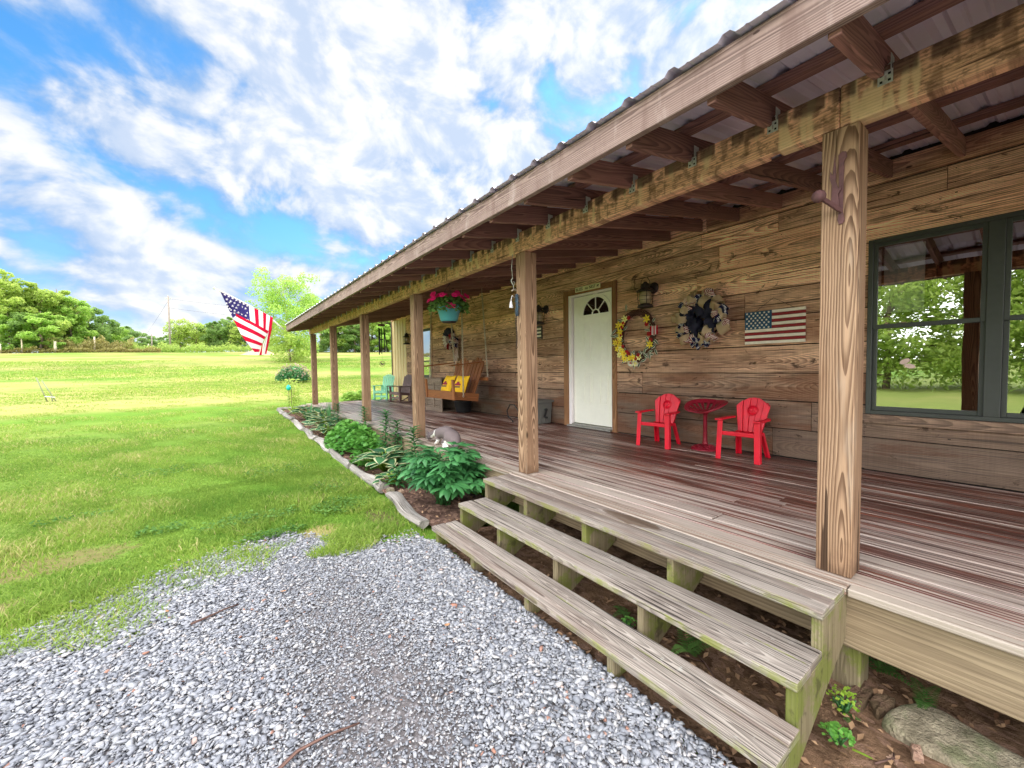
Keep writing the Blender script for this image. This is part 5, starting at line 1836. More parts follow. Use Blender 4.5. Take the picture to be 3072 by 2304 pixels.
# ================================================================== hung from the porch
def basket():
    cx, cy_ = .34, 6.9
    t = thing('hanging_flower_basket', 'teal hanging pot of bright pink petunias under the porch beam', 'flower basket', (cx, cy_, 1.6))
    mb = MB()
    mb.lathe([(0, 1.625), (.105, 1.622), (.115, 1.632), (.165, 1.815), (.172, 1.818), (.174, 1.84), (.163, 1.842), (.15, 1.80), (0, 1.795)], 28, Matrix.Translation((cx, cy_, 0)))
    mb.build('pot', M_teal, t)
    mb = MB(); mb.lathe([(0, 1.606), (.09, 1.606), (.1, 1.621), (0, 1.6215)], 22, Matrix.Translation((cx, cy_, 0))); mb.build('saucer', M_black, t)
    mb = MB()
    for k in range(3):
        a = 2 * pi * k / 3 + .5
        mb.tube([(cx + .165 * cos(a), cy_ + .165 * sin(a), 1.83), (cx + .012 * cos(a), cy_ + .012 * sin(a), 2.1), (cx, cy_, 2.12)], .0028, 5)
    mb.tube([(cx, cy_, 2.11), (cx + .02, cy_, 2.135), (cx + .012, cy_, 2.16), (cx, cy_, 2.2)], .004, 5)
    mb.build('hanger_wire', M_iron, t)
    rs = np.random.RandomState(4)
    n = 620
    a = rs.uniform(0, 2 * pi, n); q = np.sqrt(rs.uniform(0, 1, n)) * .28
    P = np.stack([cx + q * np.cos(a), cy_ + q * np.sin(a), 1.86 + rs.uniform(-.02, .09, n) - np.clip(q - .15, 0, 1) * .9], 1)
    me = leaf_cloud('leaves', P, .055, rs.uniform(0, 1, n), [L_basket], rs, .5, .75)
    link_mesh('leaves', me, t)
    r2 = random.Random(8)
    for k in range(30):
        a = r2.uniform(0, 6.28); q = sqrt(r2.uniform(.05, 1)) * .28
        if k >= 27: a = atan2(-1.0, -.35) + (k - 28) * .12; q = .2
        z = 1.935 + r2.uniform(0, .08) - max(0, q - .16) * .5
        if k >= 27: z = 1.81
        mb = MB()
        out = Vector((cos(a) * q * 2.2 - .25, sin(a) * q * 2.2 - .35, .55)).normalized()
        M = Matrix.Translation((cx + q * cos(a), cy_ + q * sin(a), z)) @ out.to_track_quat('Z', 'Y').to_matrix().to_4x4()
        petals(mb, (0, 0, 0), 5, r2.uniform(.042, .056), .055, M, 0, .25, None, r2.uniform(0, 1))
        petals(mb, (0, 0, .008), 4, .026, .03, M, 0, .7, None, r2.uniform(0, 1))
        mb.build('petunia_flower', M_pink, t)


basket()


def chime():
    cx, cy_ = .80, 11.0
    t = thing('wind_chime', 'wind chime with long black tubes and a round rooster disc', 'wind chime', (cx, cy_, 1.1))
    mb = MB(); mb.lathe([(0, 2.0), (.07, 2.0), (.075, 1.985), (.075, 1.96), (0, 1.955)], 18, Matrix.Translation((cx, cy_, 0)))
    mb.tube([(cx, cy_, 2.0), (cx, cy_, 2.3)], .003, 5)
    mb.build('top_disc', M_rust, t)
    for k, (dx, dy, zl) in enumerate(((-.062, .0, 1.315), (0.005, .03, 1.34), (.055, -.02, 1.37), (.03, -.055, 1.40), (-.02, .06, 1.36))):
        mb = MB(); sw = .08 if k == 3 else 0
        mb.tube([(cx + dx, cy_ + dy, 1.91), (cx + dx + sw, cy_ + dy, zl)], .011, 10); mb.tube([(cx + dx, cy_ + dy, 1.96), (cx + dx, cy_ + dy, 1.91)], .0015, 4)
        mb.build('tube', M_black, t)
    mb = MB(); mb.lathe([(0, 1.665), (.035, 1.665), (.035, 1.645), (0, 1.645)], 14, Matrix.Translation((cx, cy_, 0))); mb.build('striker', M_black, t)
    mb = MB(); mb.tube([(cx, cy_, 1.96), (cx, cy_, 1.165)], .0015, 4); mb.build('cord', M_black, t)
    Mx = Matrix.Translation((cx, cy_, 1.112)) @ Matrix.Rotation(-.64, 4, 'Z') @ Matrix(((1, 0, 0, 0), (0, 0, -1, 0), (0, 1, 0, 0), (0, 0, 0, 1)))
    mb = MB(); mb.tube([Mx @ Vector((.056 * cos(2 * pi * k / 24), .056 * sin(2 * pi * k / 24), 0)) for k in range(24)], .005, 6, closed=True)
    mb.prism([(-.03, -.012), (-.012, -.03), (.018, -.03), (.036, -.008), (.04, .024), (.028, .016), (.012, -.002), (-.004, .004), (-.014, .026), (-.03, .03), (-.04, .014), (-.03, .006)], .006, Mx)
    mb.build('rooster_disc', M_rust, t)


chime()


def bell_hook():
    cx, cy_ = -.02, 4.972
    t = thing('hanging_bell', 'small white iron bell on a curled hook at the second post', 'bell', (cx, cy_, 1.52))
    mb = MB()
    mb.lathe([(0, 1.602), (.005, 1.60), (.008, 1.593), (.012, 1.575), (.019, 1.538), (.02, 1.533), (.017, 1.534), (0, 1.54)], 16, Matrix.Translation((cx - .012, cy_, 0)))
    mb.tube([(cx - .012, cy_, 1.60), (cx - .004, cy_, 1.635), (cx + .004, cy_, 1.65)], .004, 5)
    mb.build('bell', M_white2, t)
    mb = MB()
    mb.tube([(cx + .03 + .036 * cos(a), cy_, 1.672 + .036 * sin(a)) for a in np.linspace(-2.4, 2.6, 18)], .008, 7)
    mb.tube([(cx + .062, cy_, 1.69), (cx + .07, cy_, 1.66), (cx + .068, cy_, 1.63)], .008, 7)
    mb.build('ring', M_chain, t)
    mb = MB()
    mb.tube([(cx + .02, cy_, 1.705), (cx + .018, cy_, 1.745), (cx - .0, cy_, 1.765), (cx - .008, cy_, 1.79), (cx + .01, cy_, 1.81), (cx + .005, cy_, 1.85)], .004, 6)
    mb.tube([(cx + .02 + .012 * cos(a), cy_, 1.765 + .014 * sin(a)) for a in np.linspace(0, 2 * pi, 12)[:-1]], .003, 5, closed=True)
    mb.tube([(cx + .008, cy_, 1.85), (cx + .0, cy_, 1.9), (cx + .012, cy_, 2.03)], .003, 5)
    mb.build('hook', M_galv, t)
    t2 = thing('hanging_chain', 'dark chain with a bristly blue black tassel hanging on the second post', 'chain', (cx, 4.885, 1.15))
    cx, cy_ = -.10, 4.885
    mb = MB(); rs = random.Random(2)
    for k in range(26):
        z = 1.645 - k * .0075
        for s in (-1, 1):
            a = rs.uniform(-.6, .6)
            mb.tube([(cx + .073, cy_, z), (cx + .073 + s * .02, cy_ + a * .02, z - .006)], .0035, 4)
    mb.tube([(cx + .073, cy_, 1.65), (cx + .073, cy_, 1.45)], .011, 8)
    mb.build('tassel', plain('blue_black_bristle', lin(70, 90, 104), .6, .2, .4, 60), t2)
    mb = MB()
    for i in range(17):
        z = 1.45 - i * .0165; a = i % 2
        mb.tube([(cx + .06 - .006 * sin(i * .4) + (.0065 * sin(q) if a else 0), cy_ + (0 if a else .0065 * sin(q)), z + .0115 * cos(q)) for q in np.linspace(0, 2 * pi, 9)[:-1]], .0023, 4, closed=True)
    mb.tube([(cx + .055 + .012 * sin(q), cy_, 1.165 + .012 * cos(q)) for q in np.linspace(-.4, 4.2, 10)], .003, 5)
    mb.build('chain', M_iron, t2)


bell_hook()


def iron_bracket():
    t = thing('iron_bracket', 'rusty cut iron bracket with a round knob screwed to the near post', 'bracket', (-.01, 2.55, 1.59))
    Mx = onwall(2.53, 1.6, -.002)
    mb = MB()
    poly = [(-.012, .02), (-.006, -.002), (.006, -.002), (.014, .01), (.012, .026), (.008, .05), (.009, .27), (.018, .288), (.016, .31), (.002, .316), (-.012, .304), (-.01, .28), (-.008, .05)]
    mb.prism([(x, y) for x, y in poly], .005, Mx, z0=0)
    mb.build('back_plate', M_rust, t, bevel=.001)
    mb = MB()
    shape = [(-.004, .06), (-.016, .07), (-.03, .11), (-.028, .17), (-.036, .21), (-.034, .24), (-.026, .22), (-.024, .25), (-.021, .31), (-.016, .25), (-.016, .19), (-.006, .155), (.002, .165), (.002, .15), (-.008, .13), (-.004, .1)]
    mb.prism([(x * 1.1, y) for x, y in shape], .005, Mx, z0=.008)
    mb.build('cutout_figure', M_rust, t)
    mb = MB()
    a, b_ = Mx @ Vector((.002, .055, .004)), Mx @ Vector((-.045, .105, .13))
    mb.bar(a, b_, .012, .02); mb.build('arm', M_rust, t, bevel=.002)
    mb = MB(); mb.lathe([(0, -.02), (.018, -.02), (.026, -.008), (.026, .008), (.018, .02), (0, .02)], 18, Matrix.Translation(b_) @ Matrix.Rotation(pi / 2, 4, 'Y') @ Matrix.Rotation(.6, 4, 'X')); mb.build('knob', M_rust, t)


iron_bracket()


# ---- the big flag at the far corner of the roof
def big_flag():
    t = thing('house_flag', 'large stars and stripes flag on a slanting pole at the far roof corner', 'flag', (-.62, 14.7, 2.1))

    def F(u, v):
        du, dv = u - 790, v - 335
        return (-2.057 + .0017054 * du - .000093 * dv, 3.012 + .00015 * du - .002032 * dv)

    def W3(u, v, off=0.0):
        x, z = F(u, v)
        return (x, 14.7 + off + .05 * sin(u * .011 + v * .004) + .03 * sin(v * .013), z)
    mb = MB()

    def poly(pts, mi, off=0.0):
        # a strip between two edges, cut finely so that it can ripple
        a, b, c, d = pts
        n = 8; V = []; Fc = []
        for i in range(n + 1):
            q = i / n
            V.append(W3(a[0] + (b[0] - a[0]) * q, a[1] + (b[1] - a[1]) * q, off)); V.append(W3(d[0] + (c[0] - d[0]) * q, d[1] + (c[1] - d[1]) * q, off))
        for i in range(n): Fc.append((2 * i, 2 * i + 2, 2 * i + 3, 2 * i + 1))
        mb.add(V, Fc, None, mi, .5, True)
    B_, R_, W_ = 2, 1, 0
    poly([(790, 335), (1155, 500), (1172, 700), (985, 605)], B_)
    poly([(790, 335), (790, 335), (990, 625), (950, 660)], B_, -.02)
    poly([(790, 335), (985, 605), (990, 625), (870, 500)], B_, -.01)
    ps = [(1155, 500), (1225, 535), (1280, 562), (1340, 592), (1388, 618), (1440, 645)]
    pb = [(1172, 700), (1242, 745), (1290, 775), (1348, 810), (1380, 830), (1420, 850)]
    for k in range(5): poly([ps[k], ps[k + 1], pb[k + 1], pb[k]], W_ if k % 2 == 0 else R_)
    poly([(1440, 645), (1482, 668), (1466, 810), (1420, 850)], R_)
    # folded lower layer, stripes running down to the right
    up = [(985, 605), (965, 640), (952, 662), (1000, 760), (1055, 870), (1110, 955), (1195, 1062), (1240, 1112)]
    dn = [(1420, 850), (1402, 885), (1378, 922), (1360, 955), (1340, 1008), (1325, 1040), (1310, 1085), (1298, 1118)]
    cl = [R_, W_, R_, W_, R_, W_, R_]
    left = [(985, 600), (990, 640), (955, 680), (1005, 775), (1055, 880), (1115, 965), (1190, 1060), (1235, 1115)]
    for k in range(7): poly([left[k] if k else (985, 600), dn[k], dn[k + 1], left[k + 1]], cl[k], -.04)
    poly([(955, 680), (990, 640), (1060, 690), (1020, 700)], W_, -.042)
    poly([(1235, 1115), (1298, 1118), (1298, 1160), (1290, 1158)], W_, -.04)
    poly([(1402, 885), (1420, 850), (1390, 1150), (1340, 1158)], W_, -.03)
    poly([(1402, 885), (1378, 960), (1330, 1160), (1340, 1040)], W_, -.035)
    poly([(1340, 1010), (1345, 1010), (1332, 1162), (1298, 1160)], R_, -.05)
    poly([(1420, 850), (1466, 810), (1398, 1150), (1376, 1152)], R_, -.045)
    mb.build('cloth', [C_white, C_red, C_blue], t)
    mb = MB(); rs = random.Random(3)
    for r in range(5):
        for c in range(7):
            u = 845 + c * 48 + r * 26; v = 372 + c * 22 + r * 58
            if v > 605 + (u - 985) * .5 + 10 and u > 985: continue
            if v < 335 + (u - 790) * .452 + 9: continue
            if u > 1150 or u < 985 and v > 335 + (u - 790) * 1.38: continue
            x, y, z = W3(u, v, -.035)
            star(mb, .035, Matrix(((1, 0, 0, x), (0, 0, -1, y), (0, 1, 0, z), (0, 0, 0, 1))))
    for u, v in ((868, 480), (882, 515), (905, 545), (925, 560), (925, 600), (968, 600), (905, 470)):
        x, y, z = W3(u, v, -.055); star(mb, .03, Matrix(((1, 0, 0, x), (0, 0, -1, y), (0, 1, 0, z), (0, 0, 0, 1))))
    mb.build('star', C_white, t)
    mb = MB()
    mb.tube([W3(1640, 832, .03), W3(1480, 700, .02), W3(1150, 492, .02), W3(800, 326, .02), W3(722, 288, .02)], .016, 8)
    mb.build('pole', M_fwhite, t)
    mb = MB(); x, y, z = W3(715, 284, .02)
    mb.lathe([(0, -.03), (.02, -.02), (.03, 0), (.02, .025), (0, .03)], 10, Matrix.Translation((x, y, z))); mb.build('finial', M_galv, t)


big_flag()


# ================================================================== cat
def cat():
    t = thing('cat', 'grey and white cat crouched head down on the deck edge by the third post', 'cat', (.05, 6.55, 0))
    # skeleton (world): head towards +y, tail end towards -y
    bm = bmesh.new(); sk = bm.verts.layers.skin.verify()
    pts = {}

    def J(k, p, r, frm=None):
        v = bm.verts.new(p); v[sk].radius = (r, r); pts[k] = v
        if frm: bm.edges.new((pts[frm], v))
        return v
    xo = .055
    J('hip', (xo, 6.30, .135), .098)
    pts['hip'][sk].use_root = True
    J('loin', (xo, 6.40, .172), .092, 'hip'); J('back', (xo, 6.50, .182), .086, 'loin'); J('chest', (xo, 6.63, .158), .076, 'back')
    J('neck', (xo, 6.78, .135), .050, 'chest'); J('nape', (xo, 6.87, .108), .044, 'neck')
    J('skull', (xo - .005, 6.94, .078), .050, 'nape'); J('cheek', (xo - .01, 6.975, .055), .042, 'skull'); J('muzzle', (xo - .012, 7.01, .032), .022, 'cheek'); J('nose', (xo - .012, 7.028, .024), .014, 'muzzle')
    J('rump', (xo, 6.235, .085), .075, 'hip')
    J('tail1', (xo - .03, 6.18, .035), .024, 'rump'); J('tail2', (xo - .10, 6.20, .020), .019, 'tail1'); J('tail3', (xo - .13, 6.29, .017), .017, 'tail2'); J('tail4', (xo - .128, 6.36, .015), .012, 'tail3')
    for s in (-1, 1):
        q = 'L' if s < 0 else 'R'
        J('sh' + q, (xo + s * .048, 6.645, .125), .042, 'chest'); J('el' + q, (xo + s * .055, 6.62, .07), .027, 'sh' + q)
        J('wr' + q, (xo + s * .052, 6.665, .028), .019, 'el' + q); J('pw' + q, (xo + s * .052, 6.71, .016), .018, 'wr' + q)
        J('th' + q, (xo + s * .062, 6.36, .095), .060, 'hip'); J('kn' + q, (xo + s * .078, 6.445, .07), .038, 'th' + q)
        J('hk' + q, (xo + s * .07, 6.33, .022), .019, 'kn' + q); J('ft' + q, (xo + s * .07, 6.46, .016), .018, 'hk' + q)
    me = bpy.data.meshes.new('body'); bm.to_mesh(me); bm.free()
    # coat: grey above, white chest, legs, belly and a collar band; broken by noise
    g = G('cat_coat')
    P = g.pos(); X, Y, Z = g.sep(P)
    n = g.m('MULTIPLY', g.m('SUBTRACT', g.noise(P, 14, 3, .5), .5), .12)
    hair = g.noise(g.xyz(g.m('MULTIPLY', X, 90.0), g.m('MULTIPLY', Y, 160.0), g.m('MULTIPLY', Z, 60.0)), 1, 4, .6)
    low = g.step(g.m('ADD', Z, n), .088, .074)
    band = g.m('MULTIPLY', g.step(g.m('ADD', Y, g.m('ADD', n, g.m('MULTIPLY', Z, .35))), 6.735, 6.75), g.step(g.m('ADD', Y, g.m('ADD', n, g.m('MULTIPLY', Z, .5))), 6.845, 6.83))
    headk = g.step(Y, 6.88, 6.9)
    w = g.m('MAXIMUM', g.m('MULTIPLY', low, g.m('SUBTRACT', 1.0, headk)), band)
    tail = g.step(Y, 6.262, 6.25)
    w = g.m('MULTIPLY', w, g.m('SUBTRACT', 1.0, g.m('MULTIPLY', tail, g.step(Z, .2, .1))))
    w = g.m('MAXIMUM', w, g.m('MULTIPLY', g.step(Y, 6.99, 7.0), g.step(Z, .055, .04)))
    c = g.mix(w, lin(120, 108, 108), lin(240, 236, 230))
    c = g.mix(g.m('MULTIPLY', g.m('MULTIPLY', tail, g.step(Z, .09, .05)), .6), c, lin(88, 78, 80))
    k = g.m('ADD', .8, g.m('MULTIPLY', hair, .4))
    c = g.mix(1.0, c, g.xyz(k, k, k), 'MULTIPLY')
    mfur = g.out(g.pbr(c, .95, g.bump(hair, .5, .006), 0, .1))
    me.materials.append(mfur)
    o = link_mesh('body', me, t)
    o.modifiers.new('skin', 'SKIN').use_smooth_shade = True
    ss = o.modifiers.new('sub', 'SUBSURF'); ss.levels = 2; ss.render_levels = 2
    # make it plain mesh so that it is one continuous surface
    bpy.context.view_layer.update()
    dg = bpy.context.evaluated_depsgraph_get()
    m2 = bpy.data.meshes.new_from_object(o.evaluated_get(dg))
    o.modifiers.clear(); o.data = m2
    if not m2.materials: m2.materials.append(mfur)
    for s in (-1, 1):
        mb = MB()
        b = Vector((xo - .005 + s * .034, 6.925, .112))
        tip = b + Vector((s * .014, .012, .042))
        mb.add([b + Vector((-.018, -.006, -.008)), b + Vector((.018, -.006, -.008)), b + Vector((s * .004, .014, -.006)), tip], [(0, 1, 3), (1, 2, 3), (2, 0, 3)], None, 0, .5, False)
        mb.build('ear', mfur, t)
        mb = MB(); mb.lathe([(0, .006), (.006, .004), (.007, 0), (0, -.004)], 8, Matrix.Translation((xo - .01 + s * .028, 6.995, .066)) @ Matrix.Rotation(pi / 2 * -.8, 4, 'X')); mb.build('eye', M_black, t)


cat()
# ================================================================== flower bed along the porch
def soil_mat(name, a, b, bumpy=.03):
    g = G(name); P = g.pos()
    n = g.noise(P, 9, 6, .7); f = g.noise(P, 70, 5, .7)
    vo = g.n('TexVoronoi', None, {'Vector': g.xyz(g.m('MULTIPLY', g.sep(P)[0], 40.0), g.m('MULTIPLY', g.sep(P)[1], 22.0), 0.0), 'Scale': 1.0})
    chip = g.step(g.sep(vo.outputs['Color'])[0], .72, .75)
    c = g.mix(g.step(n, .35, .65), a, b)
    c = g.mix(g.m('MULTIPLY', chip, .55), c, lin(160, 128, 110))
    k = g.m('ADD', .6, g.m('MULTIPLY', f, .8))
    c = g.mix(1.0, c, g.xyz(k, k, k), 'MULTIPLY')
    return g.out(g.pbr(c, .95, g.bump(g.m('ADD', n, g.m('MULTIPLY', f, .6)), .8, bumpy), 0, .1))


def patch(name, x0, x1, y0, y1, step, zf, mat, label):
    xs = np.arange(x0, x1 + step / 2, step); ys = np.arange(y0, y1 + step / 2, step)
    V = [(x, y, zf(x, y)) for y in ys for x in xs]; n = len(xs)
    F = [(j * n + i, j * n + i + 1, (j + 1) * n + i + 1, (j + 1) * n + i) for j in range(len(ys) - 1) for i in range(n - 1)]
    me = bpy.data.meshes.new(name); me.from_pydata(V, [], F); me.materials.append(mat)
    me.polygons.foreach_set('use_smooth', np.ones(len(F), bool)); me.update()
    return tag(link_mesh(name, me), label, 'soil', None, 'structure')


patch('flower_bed', -.74, .02, 5.02, 15.0, .06, lambda x, y: gzf(x, y) + .03 + .012 * sin(x * 23 + y * 9) + .01 * sin(y * 17 - x * 11) - .05 * max(0, (abs(x + .36) - .3)) * 5 * .2, soil_mat('mulch', lin(74, 56, 48), lin(122, 96, 84)), 'brown mulch soil of the flower bed along the porch')
patch('dirt', -.86, 2.4, -2.4, 5.0, .07, lambda x, y: -.468 + .016 * sin(x * 7 + y * 3) * sin(y * 5) + .01 * sin(x * 19 - y * 13) - .04 * min(1, max(0, (2.85 - y) / .5)), soil_mat('bare_dirt', lin(92, 70, 54), lin(146, 116, 92), .05), 'bare brown dirt under the steps and deck')


def log(label, p0, p1, r0, r1, seed, z_off=.0):
    rs = random.Random(seed)
    n = 12; m = 14; V = []; F = []; U = []
    a, b = Vector(p0), Vector(p1); d = (b - a); L = d.length; d.normalize()
    s = d.cross(Vector((0, 0, 1))).normalized(); up = s.cross(d)
    ph = [rs.uniform(0, 6.28) for _ in range(5)]
    for i in range(n + 1):
        q = i / n; c = a + d * L * q + s * .02 * sin(q * 5 + ph[0]) + up * .012 * sin(q * 7 + ph[1])
        r = r0 + (r1 - r0) * q
        if i in (0, n): r *= .86
        for k in range(m):
            t = 2 * pi * k / m
            rr_ = r * (1 + .17 * sin(3 * t + ph[2]) + .11 * sin(5 * t + q * 2.2 + ph[3]) + .09 * sin(q * 13 + t * 2 + ph[4]) + rs.uniform(-.03, .03))
            V.append(c + (s * cos(t) + up * sin(t) * .85) * rr_)
    for i in range(n):
        for k in range(m):
            k2 = (k + 1) % m
            F.append((i * m + k, i * m + k2, (i + 1) * m + k2, (i + 1) * m + k)); U.append([(i / n * L, k * .045), (i / n * L, (k + 1) * .045), ((i + 1) / n * L, (k + 1) * .045), ((i + 1) / n * L, k * .045)])
    F.append(tuple(range(m - 1, -1, -1))); U.append([(.1 * cos(k), .1 * sin(k)) for k in range(m)])
    F.append(tuple(n * m + k for k in range(m))); U.append([(.1 * cos(k), .1 * sin(k)) for k in range(m)])
    mb = MB(); mb.add(V, F, U, 0, rs.random(), True)
    o = mb.build('border_log', M_log)
    tag(o, label, 'log', 'bleached logs edging the flower bed')
    o.modifiers.new('e', 'EDGE_SPLIT').split_angle = radians(55)


def LZ(y, k=.05): return gzf(-.8, y) + k


for i, (lab, x0, y0, x1, y1, r0, r1) in enumerate([
    ('short bleached border log nearest the steps, in front of the peony', -.80, 5.28, -.755, 6.32, .062, .078),
    ('long split grey border log beside the variegated hosta', -.715, 6.62, -.70, 7.92, .095, .062),
    ('bleached border log in front of the bright green ground cover', -.735, 8.0, -.715, 9.1, .07, .062),
    ('knobbly pale border log at the left end of the ground cover', -.725, 9.15, -.735, 10.3, .068, .075),
    ('split grey border log with a hollow end below the far hosta', -.735, 10.36, -.75, 11.5, .085, .06),
    ('rough chunky border log in front of the far hostas', -.745, 11.58, -.77, 12.9, .075, .07),
    ('pale border log second from the far end of the flower bed', -.77, 13.0, -.8, 14.05, .07, .075),
    ('farthest pale border log at the corner of the flower bed', -.8, 14.1, -.84, 15.0, .075, .06)]):
    log(lab, (x0, y0, LZ(y0, .035)), (x1, y1, LZ(y1, .035)), r0 * .82, r1 * .82, 30 + i)
log('dark thin log closing the far end of the flower bed', (-.83, 15.06, gzf(0, 15.1) + .03), (.1, 15.5, gzf(0, 15.5) + .03), .05, .045, 77)


# ------------------------------------------------------------------ plants
def plant(name, label, loc, cat='plant', group=None):
    return thing(name, label, cat, loc, 0, group)


def peony():
    cx, cy_ = -.40, 5.72; z0 = -.44
    t = plant('peony_bush', 'big glossy dark green peony bush spilling over the left end of the steps', (cx, cy_, z0))
    rs = random.Random(4)
    lf = MB(); st = MB()
    for k in range(28):
        az = rs.uniform(0, 2 * pi); el = rs.uniform(.3, 1.45)
        H = rs.uniform(.42, .66) * (.55 + .45 * sin(el))
        R_ = H * .92 * cos(el)
        p0 = Vector((cx + rs.uniform(-.06, .06), cy_ + rs.uniform(-.06, .06), z0))
        p2 = Vector((cx + R_ * cos(az) * .9, cy_ + R_ * sin(az) * 1.15, z0 + H * (.35 + .65 * sin(el)) + .03))
        p1 = (p0 + p2) / 2 + Vector((-cos(az) * .03, -sin(az) * .03, .06))
        st.tube([p0, p1, p2], [.007, .006, .004], 5)
        for j in range(6):
            q = .45 + .55 * j / 5
            b = p1.lerp(p2, max(0, (q - .5) * 2)) if q > .5 else p0.lerp(p1, q * 2)
            a0 = az + rs.uniform(-1.5, 1.5)
            e0 = rs.uniform(-.1, .7)
            # compound leaf: three stalks of three lobes
            for s3 in (-1, 0, 1):
                a1 = a0 + s3 * .75; q0 = b + Vector((cos(a1) * cos(e0), sin(a1) * cos(e0), sin(e0))) * .07
                for s4 in (-1, 0, 1):
                    L = rs.uniform(.13, .19) * (1 if s4 == 0 else .8)
                    lf.leaf(q0, a1 + s4 * .6, e0 * .6 + rs.uniform(-.1, .2), L, L * rs.uniform(.34, .44), rs.uniform(.5, 1.3), 5, lambda u: sin(pi * min(1, u * .9 + .06)) ** .9 * (1 - .25 * u), 0, None, .24, .32, rs.random(), rs.uniform(-.4, .4))
    st.build('stems', L_lily, t); lf.build('leaves', L_peony, t)


peony()


def hosta(label, cx, cy_, n, size, seed, spread=1.0):
    z0 = gzf(cx, cy_) + .02
    t = plant('hosta', label, (cx, cy_, z0), 'hosta', 'variegated hostas in the flower bed')
    rs = random.Random(seed); lf = MB(); st = MB()
    for k in range(n):
        ring_ = k / n
        az = k * 2.399 + rs.uniform(-.3, .3); el = 1.4 - .85 * ring_ + rs.uniform(-.12, .12)
        P = size * (1.55 + .25 * ring_) * rs.uniform(.85, 1.1)
        p0 = Vector((cx, cy_, z0)); d = Vector((cos(az) * cos(el) * spread, sin(az) * cos(el) * spread, sin(el)))
        p1 = p0 + d * P * .6 + Vector((0, 0, .02)); p2 = p0 + d * P
        st.tube([p0, p1, p2], [.006, .005, .004], 4)
        L = size * rs.uniform(.85, 1.25)
        lf.leaf(p2 - d * .01, az + rs.uniform(-.25, .25), el * .3 + rs.uniform(-.15, .15), L, L * .82, rs.uniform(.4, 1.0), 7, lambda u: (sin(pi * min(1, (u * .93 + .07) ** .62))) ** .75, 0, 1, .15, .18, rs.random(), rs.uniform(-.35, .35))
    st.build('stems', L_lime, t); lf.build('leaves', [L_hosta, L_margin], t)


hosta('large variegated hosta with cream edged leaves beside the long split log', -.42, 7.45, 44, .19, 1)
hosta('variegated hosta farther along the bed, below the far posts', -.42, 11.15, 40, .19, 2)
hosta('smaller variegated hosta at the back of the bed near the fourth post', -.25, 12.2, 30, .19, 3)
hosta('farthest variegated hosta near the end of the bed', -.45, 12.9, 32, .2, 4)


hosta('hosta between the bright ground cover and the far hostas', -.5, 10.55, 24, .15, 6)
hosta('small hosta tucked between the long split log and the peony', -.58, 6.75, 18, .11, 7)


def lily(label, x, y, h, seed, lean=0.0):
    z0 = gzf(x, y) + .02
    t = plant('lily_stem', label, (x, y, z0), 'lily', 'upright lily stems in the flower bed')
    rs = random.Random(seed); lf = MB(); st = MB()
    top = Vector((x + .02 * lean, y + .10 * lean, z0 + h))
    st.tube([(x, y, z0), (x + .01 * lean, y + .03 * lean, z0 + h * .5), top], [.008, .007, .004], 5)
    n = int(h * 120)
    for k in range(n):
        q = .16 + .84 * k / n
        b = Vector((x, y, z0)).lerp(top, q)
        L = .20 * (1 - .35 * q) * rs.uniform(.8, 1.2)
        lf.leaf(b, k * 2.399, .35 + .7 * max(0, q - .6), L, .042, rs.uniform(.7, 1.3), 4, None, 0, None, .24, .2, rs.random())
    st.build('stem', L_lily, t); lf.build('leaves', L_lily, t)


for a in (('tall lily stem with narrow leaves standing between the third and fourth posts', -.22, 7.95, .80, 11, -1.2), ('lily stem leaning just left of the fourth post', -.2, 9.0, .70, 12, 2.4), ('lily stem in front of the third post base', -.22, 6.85, .66, 13, .8),
          ('slim lily stem beside the tall one, closer to the deck', -.12, 7.75, .66, 14, -.6), ('short lily shoot between the hosta and the peony', -.33, 6.45, .32, 15, .4), ('pale short lily shoot in the mulch beside the peony', -.56, 6.55, .26, 16, .2), ('lily stem among the far hostas', -.25, 10.7, .62, 17, .3)):
    lily(*a)


def mound(name, label, cx, cy_, rx, ry, h, n, leafs, mat, seed, cat='ground cover'):
    rs = np.random.RandomState(seed)
    a = rs.uniform(0, 2 * pi, n); q = np.sqrt(rs.uniform(0, 1, n))
    lump = 1 + .14 * np.sin(a * 3 + seed) + .1 * np.sin(a * 5)
    x = cx + q * np.cos(a) * rx * lump; y = cy_ + q * np.sin(a) * ry * lump
    zt = h * np.sqrt(np.clip(1 - q ** 2.4, 0, 1)) * (1 + .18 * np.sin(x * 13 + y * 7))
    P = np.stack([x, y, gz(x, y) + .02 + zt * rs.uniform(.55, 1.02, n)], 1)
    top = np.clip((P[:, 2] - gz(x, y)) / h, 0, 1)
    t = thing(name, label, cat, (cx, cy_, gzf(cx, cy_)))
    me = leaf_cloud('leaves', P, leafs, np.clip(.15 + .55 * top + rs.normal(0, .2, n), 0, 1), [mat], rs, 1.0, .95)
    link_mesh('leaves', me, t)
    mb = MB()
    for k in range(14):
        b = rs.uniform(0, 6.28); r = rs.uniform(.1, .8)
        mb.tube([(cx + .2 * rx * cos(b), cy_ + .2 * ry * sin(b), gzf(cx, cy_)), (cx + r * rx * cos(b), cy_ + r * ry * sin(b), gzf(cx, cy_) + h * .7)], .004, 4)
    mb.build('stems', L_lily, t)
    return t


mound('ground_cover_plant', 'wide low mound of bright green rounded leaves in the middle of the bed', -.36, 9.1, .33, 1.25, .40, 2600, .085, L_ground, 5)
mound('ground_cover_plant', 'small patch of ground cover leaves behind the long split log', -.5, 7.98, .2, .3, .16, 420, .075, L_ground, 6)


